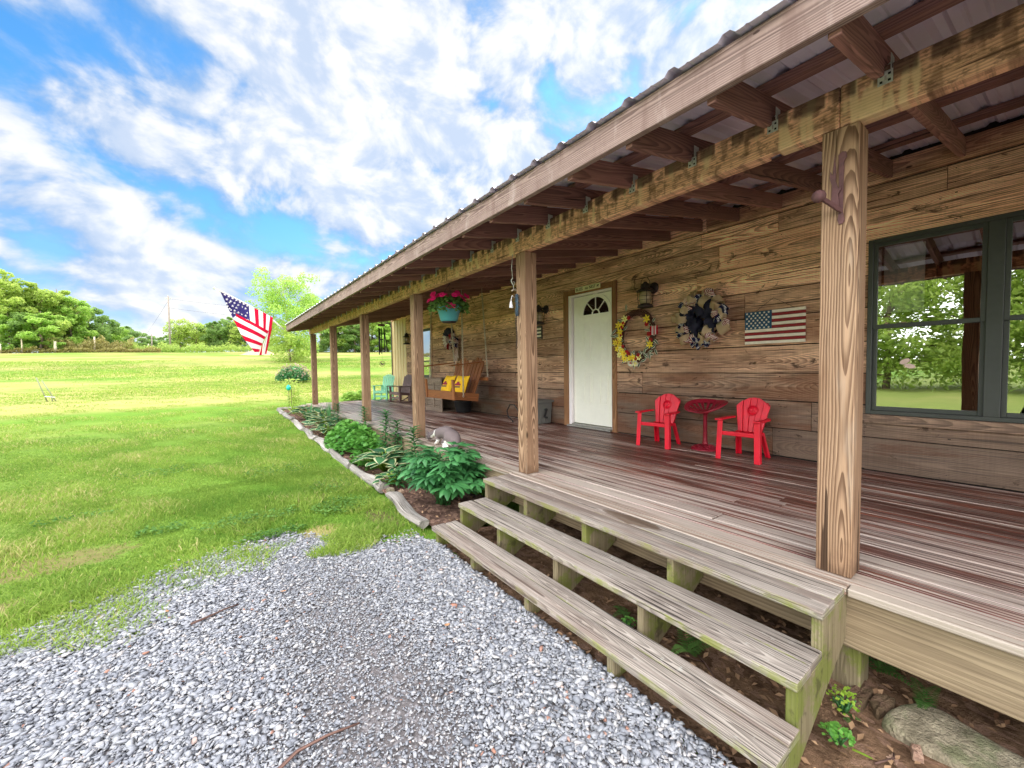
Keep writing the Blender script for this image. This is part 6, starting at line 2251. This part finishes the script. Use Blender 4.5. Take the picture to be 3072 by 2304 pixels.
def blades(name, label, cx, cy_, n, h, w, seed, mat, spread=.5, droop=1.0, cat='plant', group=None):
    z0 = gzf(cx, cy_) + .01
    t = plant(name, label, (cx, cy_, z0), cat, group)
    rs = random.Random(seed); lf = MB()
    for k in range(n):
        az = rs.uniform(0, 2 * pi); r = rs.uniform(0, .07)
        lf.leaf((cx + r * cos(az), cy_ + r * sin(az), z0), az, pi / 2 - spread * rs.uniform(.1, 1), h * rs.uniform(.6, 1.1), w, droop * rs.uniform(.3, 1.2), 6, lambda u: (1 - u) ** .55 * min(1, .5 + 3 * u), 0, None, .24, .25, rs.random())
    lf.build('leaves', mat, t)


blades('daylily_clump', 'arching clump of thin daylily blades to the left of the ground cover', -.28, 10.45, 110, .46, .016, 1, L_blade, .8, 1.9, 'daylily')
blades('iris_clump', 'fan of blue green iris blades among the far hostas', -.45, 12.45, 26, .5, .035, 2, L_blade, .5, .2, 'iris')
blades('iris_clump', 'upright iris blades beside the fifth post', -.2, 11.6, 16, .62, .03, 3, L_blade, .35, .2, 'iris')
blades('iris_clump', 'few thin upright blades against the rim board left of the fourth post', -.12, 9.9, 10, .42, .02, 4, L_blade, .5, .3, 'iris')
blades('iris_clump', 'thin blades standing behind the tall lily stem', -.1, 7.55, 10, .5, .02, 5, L_blade, .6, .3, 'iris')
blades('grassy_clump', 'yellow green tuft of blades near the far corner of the bed', -.55, 14.1, 60, .34, .02, 6, L_lime, .7, .9, 'plant')
blades('daylily_shoot', 'lime green shoot in the mulch between hosta and peony', -.52, 6.82, 16, .22, .026, 7, L_lime, .8, 1.0, 'plant')
lb = MB(); lb.leaf((-.372, 2.37, -.495), radians(-86), .12, .16, .012, .2, 6, lambda u: (1 - u) ** .5, 0, None, .24, .25, .8)
tag(lb.build('long_leaf', L_lime), 'single long pale green blade lying on the dirt by the steps', 'leaf')


def rose_bush():
    cx, cy_ = -.42, 15.6; z0 = gzf(cx, cy_)
    t = plant('young_shrub', 'young leafy shrub tied to a stake at the far end of the bed', (cx, cy_, z0), 'shrub')
    rs = np.random.RandomState(9); n = 520
    P = np.stack([cx + rs.normal(0, .13, n), cy_ + rs.normal(0, .13, n), z0 + rs.uniform(.08, .85, n)], 1)
    P[:, 0] += np.where(P[:, 2] < z0 + .55, .1, -.05)
    me = leaf_cloud('leaves', P, .075, rs.uniform(0, 1, n), [L_oak], rs, .4, .6); link_mesh('leaves', me, t)
    mb = MB(); mb.tube([(cx, cy_, z0), (cx + .02, cy_, z0 + .5), (cx - .04, cy_, z0 + .9)], .01, 5); mb.tube([(cx + .04, cy_, z0), (cx + .1, cy_, z0 + .6)], .008, 5); mb.build('stems', M_bark, t)
    t2 = thing('garden_ornament', 'small teal glass ornament in the young shrub', 'ornament', (cx - .08, cy_ - .16, z0 + .55))
    mb = MB(); mb.lathe([(0, .52), (.045, .535), (.07, .60), (.05, .66), (.02, .69), (0, .7)], 12, Matrix.Translation((cx - .08, cy_ - .16, z0))); mb.build('glass_bulb', M_tealfig, t2)
    mb = MB(); mb.tube([(cx - .08, cy_ - .16, z0), (cx - .08, cy_ - .16, z0 + .53)], .006, 5); mb.build('stake', M_iron, t2)


rose_bush()
mound('low_plant', 'low lime green plant growing at the far edge of the deck', 1.72, 16.4, .42, .3, .3, 420, .12, L_light, 12, 'plant')


def fern(label, x, y, n, L, seed, z=None):
    z0 = (-.455 if z is None else z)
    t = plant('fern', label, (x, y, z0), 'fern')
    rs = random.Random(seed); lf = MB()
    for k in range(n):
        az = rs.uniform(0, 6.28) if n > 2 else rs.uniform(3.6, 5.2)
        el = rs.uniform(.3, .9); p = Vector((x, y, z0))
        for i in range(12):
            q = i / 12; e = el - 1.1 * q
            d = Vector((cos(az) * cos(e), sin(az) * cos(e), sin(e)))
            for s in (-1, 1):
                lf.leaf(p, az + s * 1.25, e * .4, L * .34 * (1 - q * .75), L * .07, .3, 3, None, 0, None, .24, .2, rs.random())
            p = p + d * L / 12
    lf.build('fronds', L_fern, t)


fern('small fern in the dirt seen between the second and third stringers', -.42, 3.0, 4, .17, 1)
fern('green fern under the rim board above the flat rock', .15, 2.245, 5, .12, 2, -.505)
fern('dark fern deep under the deck behind the flat rock', .26, 2.42, 4, .14, 3, -.505)
fern('weedy fern in the dirt beyond the mossy pier under the steps', -.4, 3.4, 3, .10, 4)
fern('pale weed with small leaves at the foot of the outer stringer', -.21, 2.445, 4, .07, 5, -.505)
mound('weed', 'bright green weed with small leaves by the front corner of the steps', -.43, 2.40, .05, .05, .05, 110, .016, L_ground, 21, 'weed')
mound('weed', 'straggling green weed on the dirt beside the outer stringer', -.24, 2.43, .07, .05, .07, 60, .016, L_lime, 22, 'weed')
mound('weed', 'tiny weed in the dirt under the bottom tread', -.5, 3.3, .05, .05, .05, 40, .018, L_ground, 23, 'weed')


# ------------------------------------------------------------------ rocks, sticks
def rock_mat(name, a, b, moss):
    g = G(name); P = g.pos()
    n = g.noise(P, 12, 6, .65); f = g.noise(P, 90, 4, .6); mo = g.noise(P, 7, 5, .6)
    c = g.mix(g.step(n, .35, .65), a, b)
    c = g.mix(g.m('MULTIPLY', g.step(mo, .48, .62), .6), c, moss)
    k = g.m('ADD', .72, g.m('MULTIPLY', f, .55)); c = g.mix(1.0, c, g.xyz(k, k, k), 'MULTIPLY')
    return g.out(g.pbr(c, .9, g.bump(g.m('ADD', n, g.m('MULTIPLY', f, .5)), 1.0, .05), 0, .15))


M_rock = rock_mat('mossy_sandstone', lin(178, 166, 142), lin(134, 124, 104), lin(122, 130, 92))
M_rock2 = rock_mat('pinkish_stone', lin(206, 172, 150), lin(170, 136, 118), lin(150, 130, 110))
M_rock3 = rock_mat('brown_rock', lin(140, 112, 94), lin(104, 80, 66), lin(96, 84, 60))


def rock(label, outline, z, h, mat, seed):
    """slab from a plan outline"""
    rs = random.Random(seed); n = 28
    cx = sum(p[0] for p in outline) / len(outline); cy_ = sum(p[1] for p in outline) / len(outline)
    per = []
    m = len(outline)
    for k in range(n):
        q = k / n * m; i = int(q); f = q - i
        a, b = outline[i % m], outline[(i + 1) % m]
        per.append((a[0] + (b[0] - a[0]) * f, a[1] + (b[1] - a[1]) * f))
    V = []; F = []
    prof = [(1.0, -.3), (1.03, .3), (1.0, .72), (.93, .95), (.55, 1.03), (.2, 1.0)]
    for s, hh in prof:
        for k, p in enumerate(per):
            j = 1 + rs.uniform(-.03, .03)
            V.append((cx + (p[0] - cx) * s * j, cy_ + (p[1] - cy_) * s * j, z + h * hh * (1 + rs.uniform(-.14, .14))))
    for i in range(len(prof) - 1):
        for k in range(n): F.append((i * n + k, i * n + (k + 1) % n, (i + 1) * n + (k + 1) % n, (i + 1) * n + k))
    F.append(tuple((len(prof) - 1) * n + k for k in range(n)))
    mb = MB(); mb.add(V, F, None, 0, .5, True)
    o = mb.build('rock', mat); tag(o, label, 'rock')
    ss = o.modifiers.new('s', 'SUBSURF'); ss.levels = 1; ss.render_levels = 2


rock('large flat mossy slab of rock on the dirt in the bottom right corner', [(-.142, 2.335), (-.071, 2.328), (-.016, 2.306), (.026, 2.303), (.086, 2.271), (.110, 2.231), (.117, 2.183), (.096, 2.119), (.07, 2.059), (.06, 1.98), (.05, 1.9), (-.13, 1.88), (-.176, 2.02), (-.180, 2.096), (-.185, 2.149), (-.179, 2.193), (-.172, 2.239), (-.164, 2.288)], -.515, .047, M_rock, 1)
rock('pinkish angular stone on the dirt left of the flat mossy slab', [(-.325, 2.29), (-.281, 2.273), (-.297, 2.252), (-.345, 2.247)], -.515, .03, M_rock2, 2)
rock('streaked reddish stone touching the front edge of the mossy slab', [(-.186, 2.24), (-.162, 2.216), (-.229, 2.195), (-.246, 2.224)], -.515, .038, M_rock2, 3)
rock('brown cracked rock between the mossy pier and the flat slab', [(.029, 2.383), (.066, 2.324), (-.0, 2.316), (-.107, 2.349), (-.05, 2.39)], -.515, .035, M_rock3, 4)
rock('dark brown rock bedded in the dirt just behind the outer stringer', [(-.1, 2.47), (.1, 2.44), (.04, 2.39), (-.13, 2.40), (-.17, 2.43)], -.515, .035, M_rock3, 5)
rock('small pale stone in the mulch by the end of the long split log', [(-.72, 6.52), (-.65, 6.54), (-.64, 6.46), (-.71, 6.45)], -.45, .06, M_rock, 6)
rock('small pale rock beside the peony at the bed edge', [(-.63, 6.38), (-.57, 6.4), (-.57, 6.33), (-.62, 6.32)], -.45, .05, M_rock2, 7)


def stick(label, pts, r0, r1):
    mb = MB(); n = len(pts)
    mb.tube(pts, [r0 + (r1 - r0) * i / (n - 1) for i in range(n)], 7)
    tag(mb.build('stick', M_stick), label, 'stick')


stick('short thin brown stick lying on the gravel farther from the steps', [(-2.43, 4.79, -.43), (-2.35, 4.81, -.428), (-2.28, 4.84, -.427), (-2.205, 4.86, -.432)], .007, .004)
stick('longer bent brown stick lying on the gravel near the bottom of the view', [(-2.19, 3.52, -.43), (-2.08, 3.575, -.425), (-1.98, 3.575, -.423), (-1.86, 3.565, -.432)], .008, .004)


def dead_leaves():
    rs = random.Random(6)
    L_dead = plain('fallen_leaf', ls(196, 142, 100), .8, 0, .2, 60)
    for k, (x, y) in enumerate([(-2.55, 5.05), (-1.95, 4.85), (-1.62, 2.9), (-1.28, 3.9)]):
        mb = MB(); mb.leaf((x, y, -.428), rs.uniform(0, 6.28), .15, .032, .018, .3, 4, None, 0, None, .24, .4, .5, rs.uniform(-.3, .3))
        tag(mb.build('fallen_leaf', L_dead), 'small curled orange brown leaf lying on the gravel', 'leaf', 'fallen leaves on the gravel')


dead_leaves()


def litter():
    rs = np.random.RandomState(17)
    n = 900
    x = rs.uniform(-.86, .35, n); y = np.where(rs.uniform(0, 1, n) < .45, rs.uniform(1.9, 2.9, n), rs.uniform(2.5, 4.95, n))
    z = -.468 + .016 * np.sin(x * 7 + y * 3) * np.sin(y * 5) + .01 * np.sin(x * 19 - y * 13) - .04 * np.clip((2.85 - y) / .5, 0, 1) + .012
    x2 = rs.uniform(-.72, -.02, 700); y2 = rs.uniform(5.1, 14.8, 700)
    P = np.concatenate([np.stack([x, y, z], 1), np.stack([x2, y2, gz(x2, y2) + .05], 1)])
    L_lit = foliage('leaf_litter', lin(96, 66, 50), lin(196, 160, 126), .1, .1)
    me = leaf_cloud('leaf_litter', P, .035, rs.uniform(0, 1, len(P)), [L_lit], rs, 1.6, .5)
    tag(link_mesh('leaf_litter', me), 'brown leaf scraps and bark chips scattered on the soil', 'leaf litter', None, 'stuff')


litter()
for k, (a, b, c) in enumerate([((-.55, 2.75, -.46), (-.45, 2.9, -.44), (-.38, 3.0, -.46)), ((-.62, 3.0, -.46), (-.5, 3.02, -.44), (-.42, 2.92, -.46)), ((-.4, 2.30, -.48), (-.33, 2.26, -.47), (-.28, 2.27, -.49)), ((-.1, 2.5, -.49), (0, 2.58, -.47), (.1, 2.6, -.49))]):
    stick(['thin twig on the dirt under the lower right treads', 'second thin twig crossing the first under the treads', 'short pale twig on the dirt beside the outer stringer', 'twig in the dark behind the mossy pier'][k], [a, b, c], .004, .003)
# ================================================================== lawn things
def shrub():
    cx, cy_ = 1.30, 27.2; z0 = gzf(cx, cy_)
    t = thing('flowering_shrub', 'low round shrub with pale pink flower heads on the lawn beyond the porch', 'shrub', (cx, cy_, z0))
    rs = np.random.RandomState(3); n = 3200
    d = rs.normal(size=(n, 3)); d /= np.linalg.norm(d, axis=1)[:, None]; d[:, 2] = np.abs(d[:, 2])
    q = rs.uniform(.55, 1.04, n)[:, None]
    P = np.array([cx, cy_, z0 + .1]) + d * q * np.array([.86, .86, .78])
    r = np.clip(.2 + .5 * d[:, 2] + rs.normal(0, .15, n), 0, 1)
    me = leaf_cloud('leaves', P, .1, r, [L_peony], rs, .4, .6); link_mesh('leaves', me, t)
    k = 420
    d = rs.normal(size=(k, 3)); d[:, 2] = np.abs(d[:, 2]) + .5; d[:, 0] += .35; d /= np.linalg.norm(d, axis=1)[:, None]
    P = np.array([cx, cy_, z0 + .12]) + d * rs.uniform(.98, 1.22, k)[:, None] * np.array([.86, .86, .78])
    me = leaf_cloud('flower_heads', P, .09, rs.uniform(0, 1, k), [foliage('dusky_flower_heads', ls(170, 140, 124, .7), ls(216, 186, 168, .7), .3)], rs, .6, .7); link_mesh('flower_heads', me, t)
    mb = MB()
    for j in range(9):
        a = j * .7; mb.tube([(cx, cy_, z0 - .03), (cx + .4 * cos(a), cy_ + .4 * sin(a), z0 + .55)], .015, 5)
    mb.build('stems', M_bark, t)


shrub()


def stakes():
    x, y = -6.53, 21.5; z = gzf(x, y)
    t = thing('plant_stakes', 'three thin leaning grey rods stuck in the lawn on the left', 'stakes', (x, y, z))
    for dx0, dx1, h in ((-.1, -.34, .80), (.1, -.22, .70), (.0, -.03, .25)):
        mb = MB(); mb.tube([(x + dx0, y, z - .05), (x + dx1, y + .05, z + h)], .017, 6); mb.build('rod', plain('grey_green_rod', lin(140, 146, 110), .6), t)
    mb = MB(); mb.tube([(x - .17, y, z + .18), (x + .06, y, z + .14)], .014, 5); mb.build('tie', M_white2, t)


stakes()


def mound_of_dirt():
    cx, cy_ = 2.7, 63.5; n = 24; V = []; F = []; rs = random.Random(3)
    for i in range(7):
        q = i / 6
        for k in range(n):
            a = 2 * pi * k / n
            V.append((cx + 2.6 * q * cos(a) * (1 + rs.uniform(-.1, .1)), cy_ + 2.2 * q * sin(a), gzf(cx, cy_) + 1.1 * (1 - q) ** 1.3 - .15 + rs.uniform(-.05, .05)))
    for i in range(6):
        for k in range(n): F.append((i * n + k, (i + 1) * n + k, (i + 1) * n + (k + 1) % n, i * n + (k + 1) % n))
    mb = MB(); mb.add(V, F, None, 0, .5, True)
    tag(mb.build('dirt_pile', soil_mat('reddish_earth', lin(196, 150, 122), lin(222, 184, 150))), 'low heap of reddish earth on the field behind the flag', 'dirt pile')


mound_of_dirt()


# ================================================================== trees
def tree(label, x, y, h, rad, leaf, n, seed, mat, bark=None, shape='round', low=.18, group=None, trunk_r=None, lean=(0, 0), name='tree', bare=0.0):
    z0 = gzf(x, y)
    t = thing(name, label, 'tree', (x, y, z0), 0, group)
    rs = np.random.RandomState(seed); r2 = random.Random(seed)
    bark = bark or M_bark
    tr = trunk_r or h * .018
    mb = MB()
    top = Vector((x + lean[0], y + lean[1], z0 + h * .93))
    base = Vector((x, y, z0 - .1))
    pts = [base.lerp(top, q) + Vector((r2.uniform(-1, 1), r2.uniform(-1, 1), 0)) * .02 * h * (q > .05) for q in np.linspace(0, 1, 7)]
    mb.tube(pts, [tr * (1.15 - .95 * q) for q in np.linspace(0, 1, 7)], 7)
    cl = []
    nl = 16 if shape != 'airy' else 20
    for k in range(nl):
        q = low + (.95 - low) * (k + r2.uniform(0, .8)) / nl
        b = base.lerp(top, q)
        rel = (q - low) / (1 - low)
        if shape == 'round': R_ = rad * max(.25, sin(pi * min(1, rel * .82 + .16))) ** .7
        elif shape == 'cone': R_ = rad * (1.02 - rel) ** .8
        elif shape == 'tall': R_ = rad * (.7 + .3 * sin(pi * rel))
        else: R_ = rad * (.45 + .6 * sin(pi * min(1, rel * .8 + .12)))
        az = k * 2.399 + r2.uniform(-.4, .4)
        el = r2.uniform(.05, .5) if shape != 'airy' else r2.uniform(.3, .9)
        e = b + Vector((cos(az) * R_ * .85, sin(az) * R_ * .85, sin(el) * R_ * .6))
        m = b.lerp(e, .5) + Vector((0, 0, R_ * .06))
        mb.tube([b, m, e], [tr * (.42 - .25 * q), tr * .22, tr * .09], 5)
        for j in range(4 if shape != 'airy' else 6):
            f = r2.uniform(.35, 1.08)
            c = b.lerp(e, f) + Vector((r2.uniform(-1, 1), r2.uniform(-1, 1), r2.uniform(-.6, .8))) * R_ * .33
            cl.append((c, R_ * r2.uniform(.22, .38) if shape != 'airy' else R_ * r2.uniform(.2, .36), r2.random()))
            if j < 2: mb.tube([m, c], [tr * .12, tr * .04], 4)
    mb.build('trunk', bark, t)
    C_ = np.array([c[0][:] for c in cl]); S = np.array([c[1] for c in cl]); CR = np.array([c[2] for c in cl])
    idx = rs.choice(len(cl), n, p=S ** 1.6 / np.sum(S ** 1.6))
    d = rs.normal(size=(n, 3)); d /= np.linalg.norm(d, axis=1)[:, None]
    P = C_[idx] + d * (S[idx] * rs.uniform(.25, 1, n) ** .5)[:, None] * np.array([1, 1, .72])
    P[:, 2] = np.maximum(P[:, 2], z0 + .05)
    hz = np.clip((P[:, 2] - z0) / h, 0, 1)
    r = np.clip(.24 + .33 * CR[idx] + .2 * hz + .22 * d[:, 2] + rs.normal(0, .12, n), 0, 1)  # leaves darker low down and under clumps: crown shade painted into their tone
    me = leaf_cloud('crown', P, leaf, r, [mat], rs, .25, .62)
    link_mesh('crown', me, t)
    return t


def again(src, label, x, y, h, h0, rz, wide=1.0):
    k = h / h0
    return dup(src, (x, y, gzf(x, y)), rz, label, (k * wide, k * wide, k))


GW = 'woodland trees along the field edge'
# left-hand wood
tA = tree('tallest tree at the left edge of the field with a bare pale trunk', -22.9, 79, 10.6, 2.6, .30, 7000, 1, L_oak, M_barkp, 'tall', .38, GW, .2)
tB = tree('broad bright green tree forming the top of the left wood', -20.0, 80, 9.7, 3.0, .30, 10500, 2, L_oak, None, 'round', .1, GW)
again(tB, 'bright green tree right beside the bare trunk on the left', -21.5, 80.5, 9.0, 9.7, 1.3)
again(tB, 'rounded green tree just right of the top of the left wood', -18.8, 82, 9.3, 9.7, 2.6)
tC = tree('fresh yellow green tree in the middle of the left wood', -17.4, 81, 8.2, 2.6, .29, 8500, 3, L_light, None, 'round', .06, GW)
again(tC, 'yellow green tree low at the front of the left wood', -19.3, 77.2, 5.6, 8.2, 1.0, 1.25)
again(tC, 'yellow green tree below the bare pale trunk', -21.9, 77.4, 5.2, 8.2, 2.2, 1.25)
tD = tree('darker green tree near the right end of the left wood', -16.3, 84, 7.5, 2.4, .28, 8000, 4, L_dark, None, 'round', .08, GW)
again(tD, 'dark small tree where the left wood slopes down', -15.3, 87, 6.0, 7.5, 2.0)
again(tD, 'dark tree standing low inside the left wood', -20.6, 78.5, 5.8, 7.5, .7, 1.2)
again(tC, 'low green tree at the right foot of the left wood', -14.6, 90, 4.9, 8.2, .4, 1.3)
again(tD, 'distant dark tree beyond the end of the left wood', -15.9, 112, 6.4, 7.5, 1.2, 1.3)
again(tD, 'distant tree left of the short utility pole', -14.6, 122, 5.8, 7.5, 2.9, 1.4)
again(tD, 'farthest small tree close to the leaning pole', -14.0, 132, 4.6, 7.5, .2, 1.5)
# middle, behind the flag
tE = tree('slim airy tree just right of the tall utility pole', -6.5, 88, 5.6, 1.7, .26, 2600, 5, L_oak, None, 'airy', .22, GW)
again(tE, 'airy tree second to the right of the tall utility pole', -4.3, 88, 5.1, 5.6, 1.6, 1.25)
again(tD, 'dense dark tree to the left of the hanging flag', -2.1, 86, 5.6, 7.5, 1.9, 1.0)
again(tD, 'dark tree standing right behind the flag', .3, 86, 6.4, 7.5, .5, 1.0)
again(tE, 'thin tree with bare lower trunk behind the lower flag edge', 1.6, 84, 5.2, 5.6, 2.7, 1.1)
again(tD, 'dark tree between the flag and the big leafy tree', 2.9, 84, 6.0, 7.5, 2.4)
again(tB, 'tree behind the big leafy tree near the roof corner', 5.8, 85, 6.4, 9.7, .9)
for k, (x, y, h, rz, lab) in enumerate([(-5.2, 96, 5.4, .3, 'distant tree behind the two airy trees by the tall pole'), (-3.0, 95, 5.9, 1.4, 'far dark tree in the gap left of the flag'), (-.9, 94, 6.6, 2.2, 'far dark tree behind the top of the flag'), (-8.6, 108, 4.6, .9, 'low distant tree just left of the tall utility pole'), (-10.4, 112, 4.4, 2.0, 'low distant tree between the two utility poles')]):
    again(tD, lab, x, y, h, 7.5, rz, 1.35)
# behind the porch
tF = tree('tall dark tree with a straight pale trunk seen between the far posts', 11.0, 74, 9.6, 2.2, .3, 4200, 6, L_dark, M_barkp, 'tall', .35, GW, .26)
tG = tree('leafy bright tree seen right of the fifth post', 15.2, 75, 9.4, 3.0, .3, 7200, 7, L_oak, None, 'round', .04, GW)
again(tF, 'dark tree between the two farthest posts', 12.8, 77, 9.5, 9.6, 1.9, 1.25)
again(tD, 'dark understorey tree behind the fifth post', 13.8, 74.5, 6.5, 7.5, .6, 1.2)
again(tG, 'bright tree seen behind the wind chime', 20.8, 75, 9.6, 9.4, 2.0)
again(tG, 'leafy tree seen beside the fourth post', 18.0, 76, 9.2, 9.4, .8)
again(tB, 'bright green tree close to the tan siding', 23.6, 75, 10.4, 9.7, 2.2)
again(tC, 'pale leafy tree partly hidden by the tan siding', 26.2, 75, 10.8, 8.2, 1.1)
again(tD, 'dark low tree between the fourth post and the wind chime', 17.2, 73, 5.2, 7.5, 2.8, 1.3)
again(tC, 'yellow green low tree beside the wind chime tubes', 22.2, 72.5, 5.5, 8.2, 3.0, 1.2)
# the big tree on the lawn and the brush at its foot
tree('big airy pale green tree on the lawn beside the roof corner', 4.1, 48, 8.7, 3.1, .19, 13000, 8, L_light, M_barkp, 'airy', .10, None, .13, (-.5, 0))
tree('dense bright bush at the foot of the big leafy tree', 3.9, 46.6, 3.9, 2.1, .17, 5200, 9, L_oak, None, 'round', .02, None, .05, (0, 0), 'bush')

# trees over the drive, seen in the windows
rt = tree('broad green tree across the drive reflected in the window', -25, 4.6, 9.5, 3.6, .24, 9000, 21, L_oak, None, 'round', .06, 'trees across the drive')
for k, (x, y, h, rz) in enumerate([(-26, -1, 9.0, 1.1), (-24, 10.5, 8.6, 2.1), (-27, 1.8, 10.5, 2.9), (-23.5, 7.6, 8.2, .6), (-25.5, -6.5, 9.6, 1.8), (-28, 14.5, 9.6, .3)]):
    again(rt, 'broad green tree across the drive reflected in the window', x, y, h, 9.5, rz, 1.15)

# trees behind the house whose long shadows cross the field
st_ = tree('tall tree beyond the house throwing a long shadow over the field', 27, 47, 12, 3.2, .4, 3600, 31, L_oak, None, 'tall', .25, 'trees behind the house')
for x, y, h, rz in ((23, 33, 10.5, 1.0), (31, 35.5, 11.5, 2.0), (36, 58, 13, .4)):
    again(st_, 'tall tree beyond the house throwing a long shadow over the field', x, y, h, 12, rz, 1.1)


# undergrowth: scrub along the wood edge
def scrub(name, label, x0, x1, y0, y1, n, h, leaf, mat, seed, cat='undergrowth'):
    rs = np.random.RandomState(seed)
    x = rs.uniform(x0, x1, n); y = y0 + (y1 - y0) * rs.uniform(0, 1, n)
    hh = h * (.6 + .18 * np.sin(x * 1.7 + seed) + .12 * np.sin(x * 4.1 + y) + rs.uniform(-.1, .25, n))
    z = gz(x, y) + np.clip(hh, .1, 9) * rs.uniform(0, 1, n) ** .8
    P = np.stack([x, y, z], 1)
    r = np.clip(.15 + .5 * (z - gz(x, y)) / h + rs.normal(0, .2, n), 0, 1)
    me = leaf_cloud(name, P, leaf, r, [mat], rs, .2, .5)
    tag(link_mesh(name, me), label, cat, None, 'stuff')


scrub('dry_undergrowth', 'dry brown scrub and saplings below the left wood', -19.0, -11.0, 76.5, 80, 5200, 2.2, .24, L_dry, 1)
scrub('green_undergrowth', 'low green bushes and weeds along the far field edge', -12.0, 7.5, 77, 80, 6500, 1.5, .24, L_oak, 2)
scrub('green_undergrowth', 'tangled undergrowth at the foot of the trees behind the porch', 8.0, 32.0, 73, 77, 9000, 2.4, .26, L_dark, 3)
scrub('hedge_thicket', 'green thicket below the trees across the drive', -27, -20.5, -14, 24, 9000, 3.2, .26, L_oak, 6, 'thicket')
scrub('tall_grass', 'pale uncut grass along the foot of the left wood', -30.0, -8.0, 75.5, 76.8, 7000, .8, .2, L_dry, 4, 'tall grass')


# ------------------------------------------------------------------ poles, wires, fence posts
def pole(label, x, y, h, r, arm=False):
    z0 = gzf(x, y)
    t = thing('utility_pole', label, 'utility pole', (x, y, z0))
    mb = MB(); mb.tube([(x, y, z0 - .2), (x + .02, y, z0 + h)], [r, r * .75], 10); mb.build('shaft', M_polewood, t)
    if arm:
        mb = MB(); mb.tube([(x - .35, y, z0 + h - .35), (x + .35, y, z0 + h - .35)], .05, 6); mb.tube([(x, y, z0 + h - .05), (x, y, z0 + h + .15)], .04, 6); mb.build('insulator', M_galv, t)


pole('tall pale utility pole standing at the far side of the field', -7.2, 80, 8.3, .13, True)
pole('short distant utility pole left of the tall one', -11.9, 110, 4.4, .12)
mb = MB(); mb.tube([(-12.95, 106, gzf(-13, 106) - .1), (-12.0, 106.4, gzf(-12, 106) + 2.3)], .1, 6)
tag(mb.build('leaning_post', M_postwood), 'yellowish post leaning to the right in the bushes near the short pole', 'post')


def wire(label, p0, p1, sag, r=.013):
    p0, p1 = Vector(p0), Vector(p1)
    mb = MB(); mb.tube([p0.lerp(p1, q) - Vector((0, 0, sag * 4 * q * (1 - q))) for q in np.linspace(0, 1, 12)], r, 4)
    tag(mb.build('power_line', M_wire), label, 'power line')


zp = gzf(-7.2, 80)
wire('power line running right from the top of the tall pole', (-7.2, 80, zp + 7.95), (24, 84, zp + 9.5), 1.0)
wire('lower power line running right from the tall pole', (-7.2, 80, zp + 6.6), (24, 84, zp + 7.6), 1.0)
wire('guy line slanting down left from the tall pole top', (-7.2, 80, zp + 7.6), (-12.2, 96, zp + 2.1), .1, .012)
wire('upper power line crossing the left wood', (-27, 73, zp + 6.6), (-11.9, 110, gzf(-11.9, 110) + 4.2), .8)
wire('lower power line crossing the left wood', (-27, 73, zp + 4.9), (-11.9, 110, gzf(-11.9, 110) + 3.0), .6)

for x, y, h, r, lab in ((-17.9, 76, 1.45, .13, 'stout pale fence post at the field edge below the left wood'), (-20.6, 76, 1.8, .07, 'thin pale fence post left of the stout one'), (-22.2, 75.8, 1.1, .07, 'short fence post beside the bare trunk on the left'), (-14.6, 77, 2.1, .09, 'pale snag standing in the dry scrub')):
    z0 = gzf(x, y); mb = MB(); mb.tube([(x, y, z0 - .2), (x + .02, y, z0 + h)], [r, r * .9], 8)
    tag(mb.build('fence_post', M_postwood), lab, 'fence post')
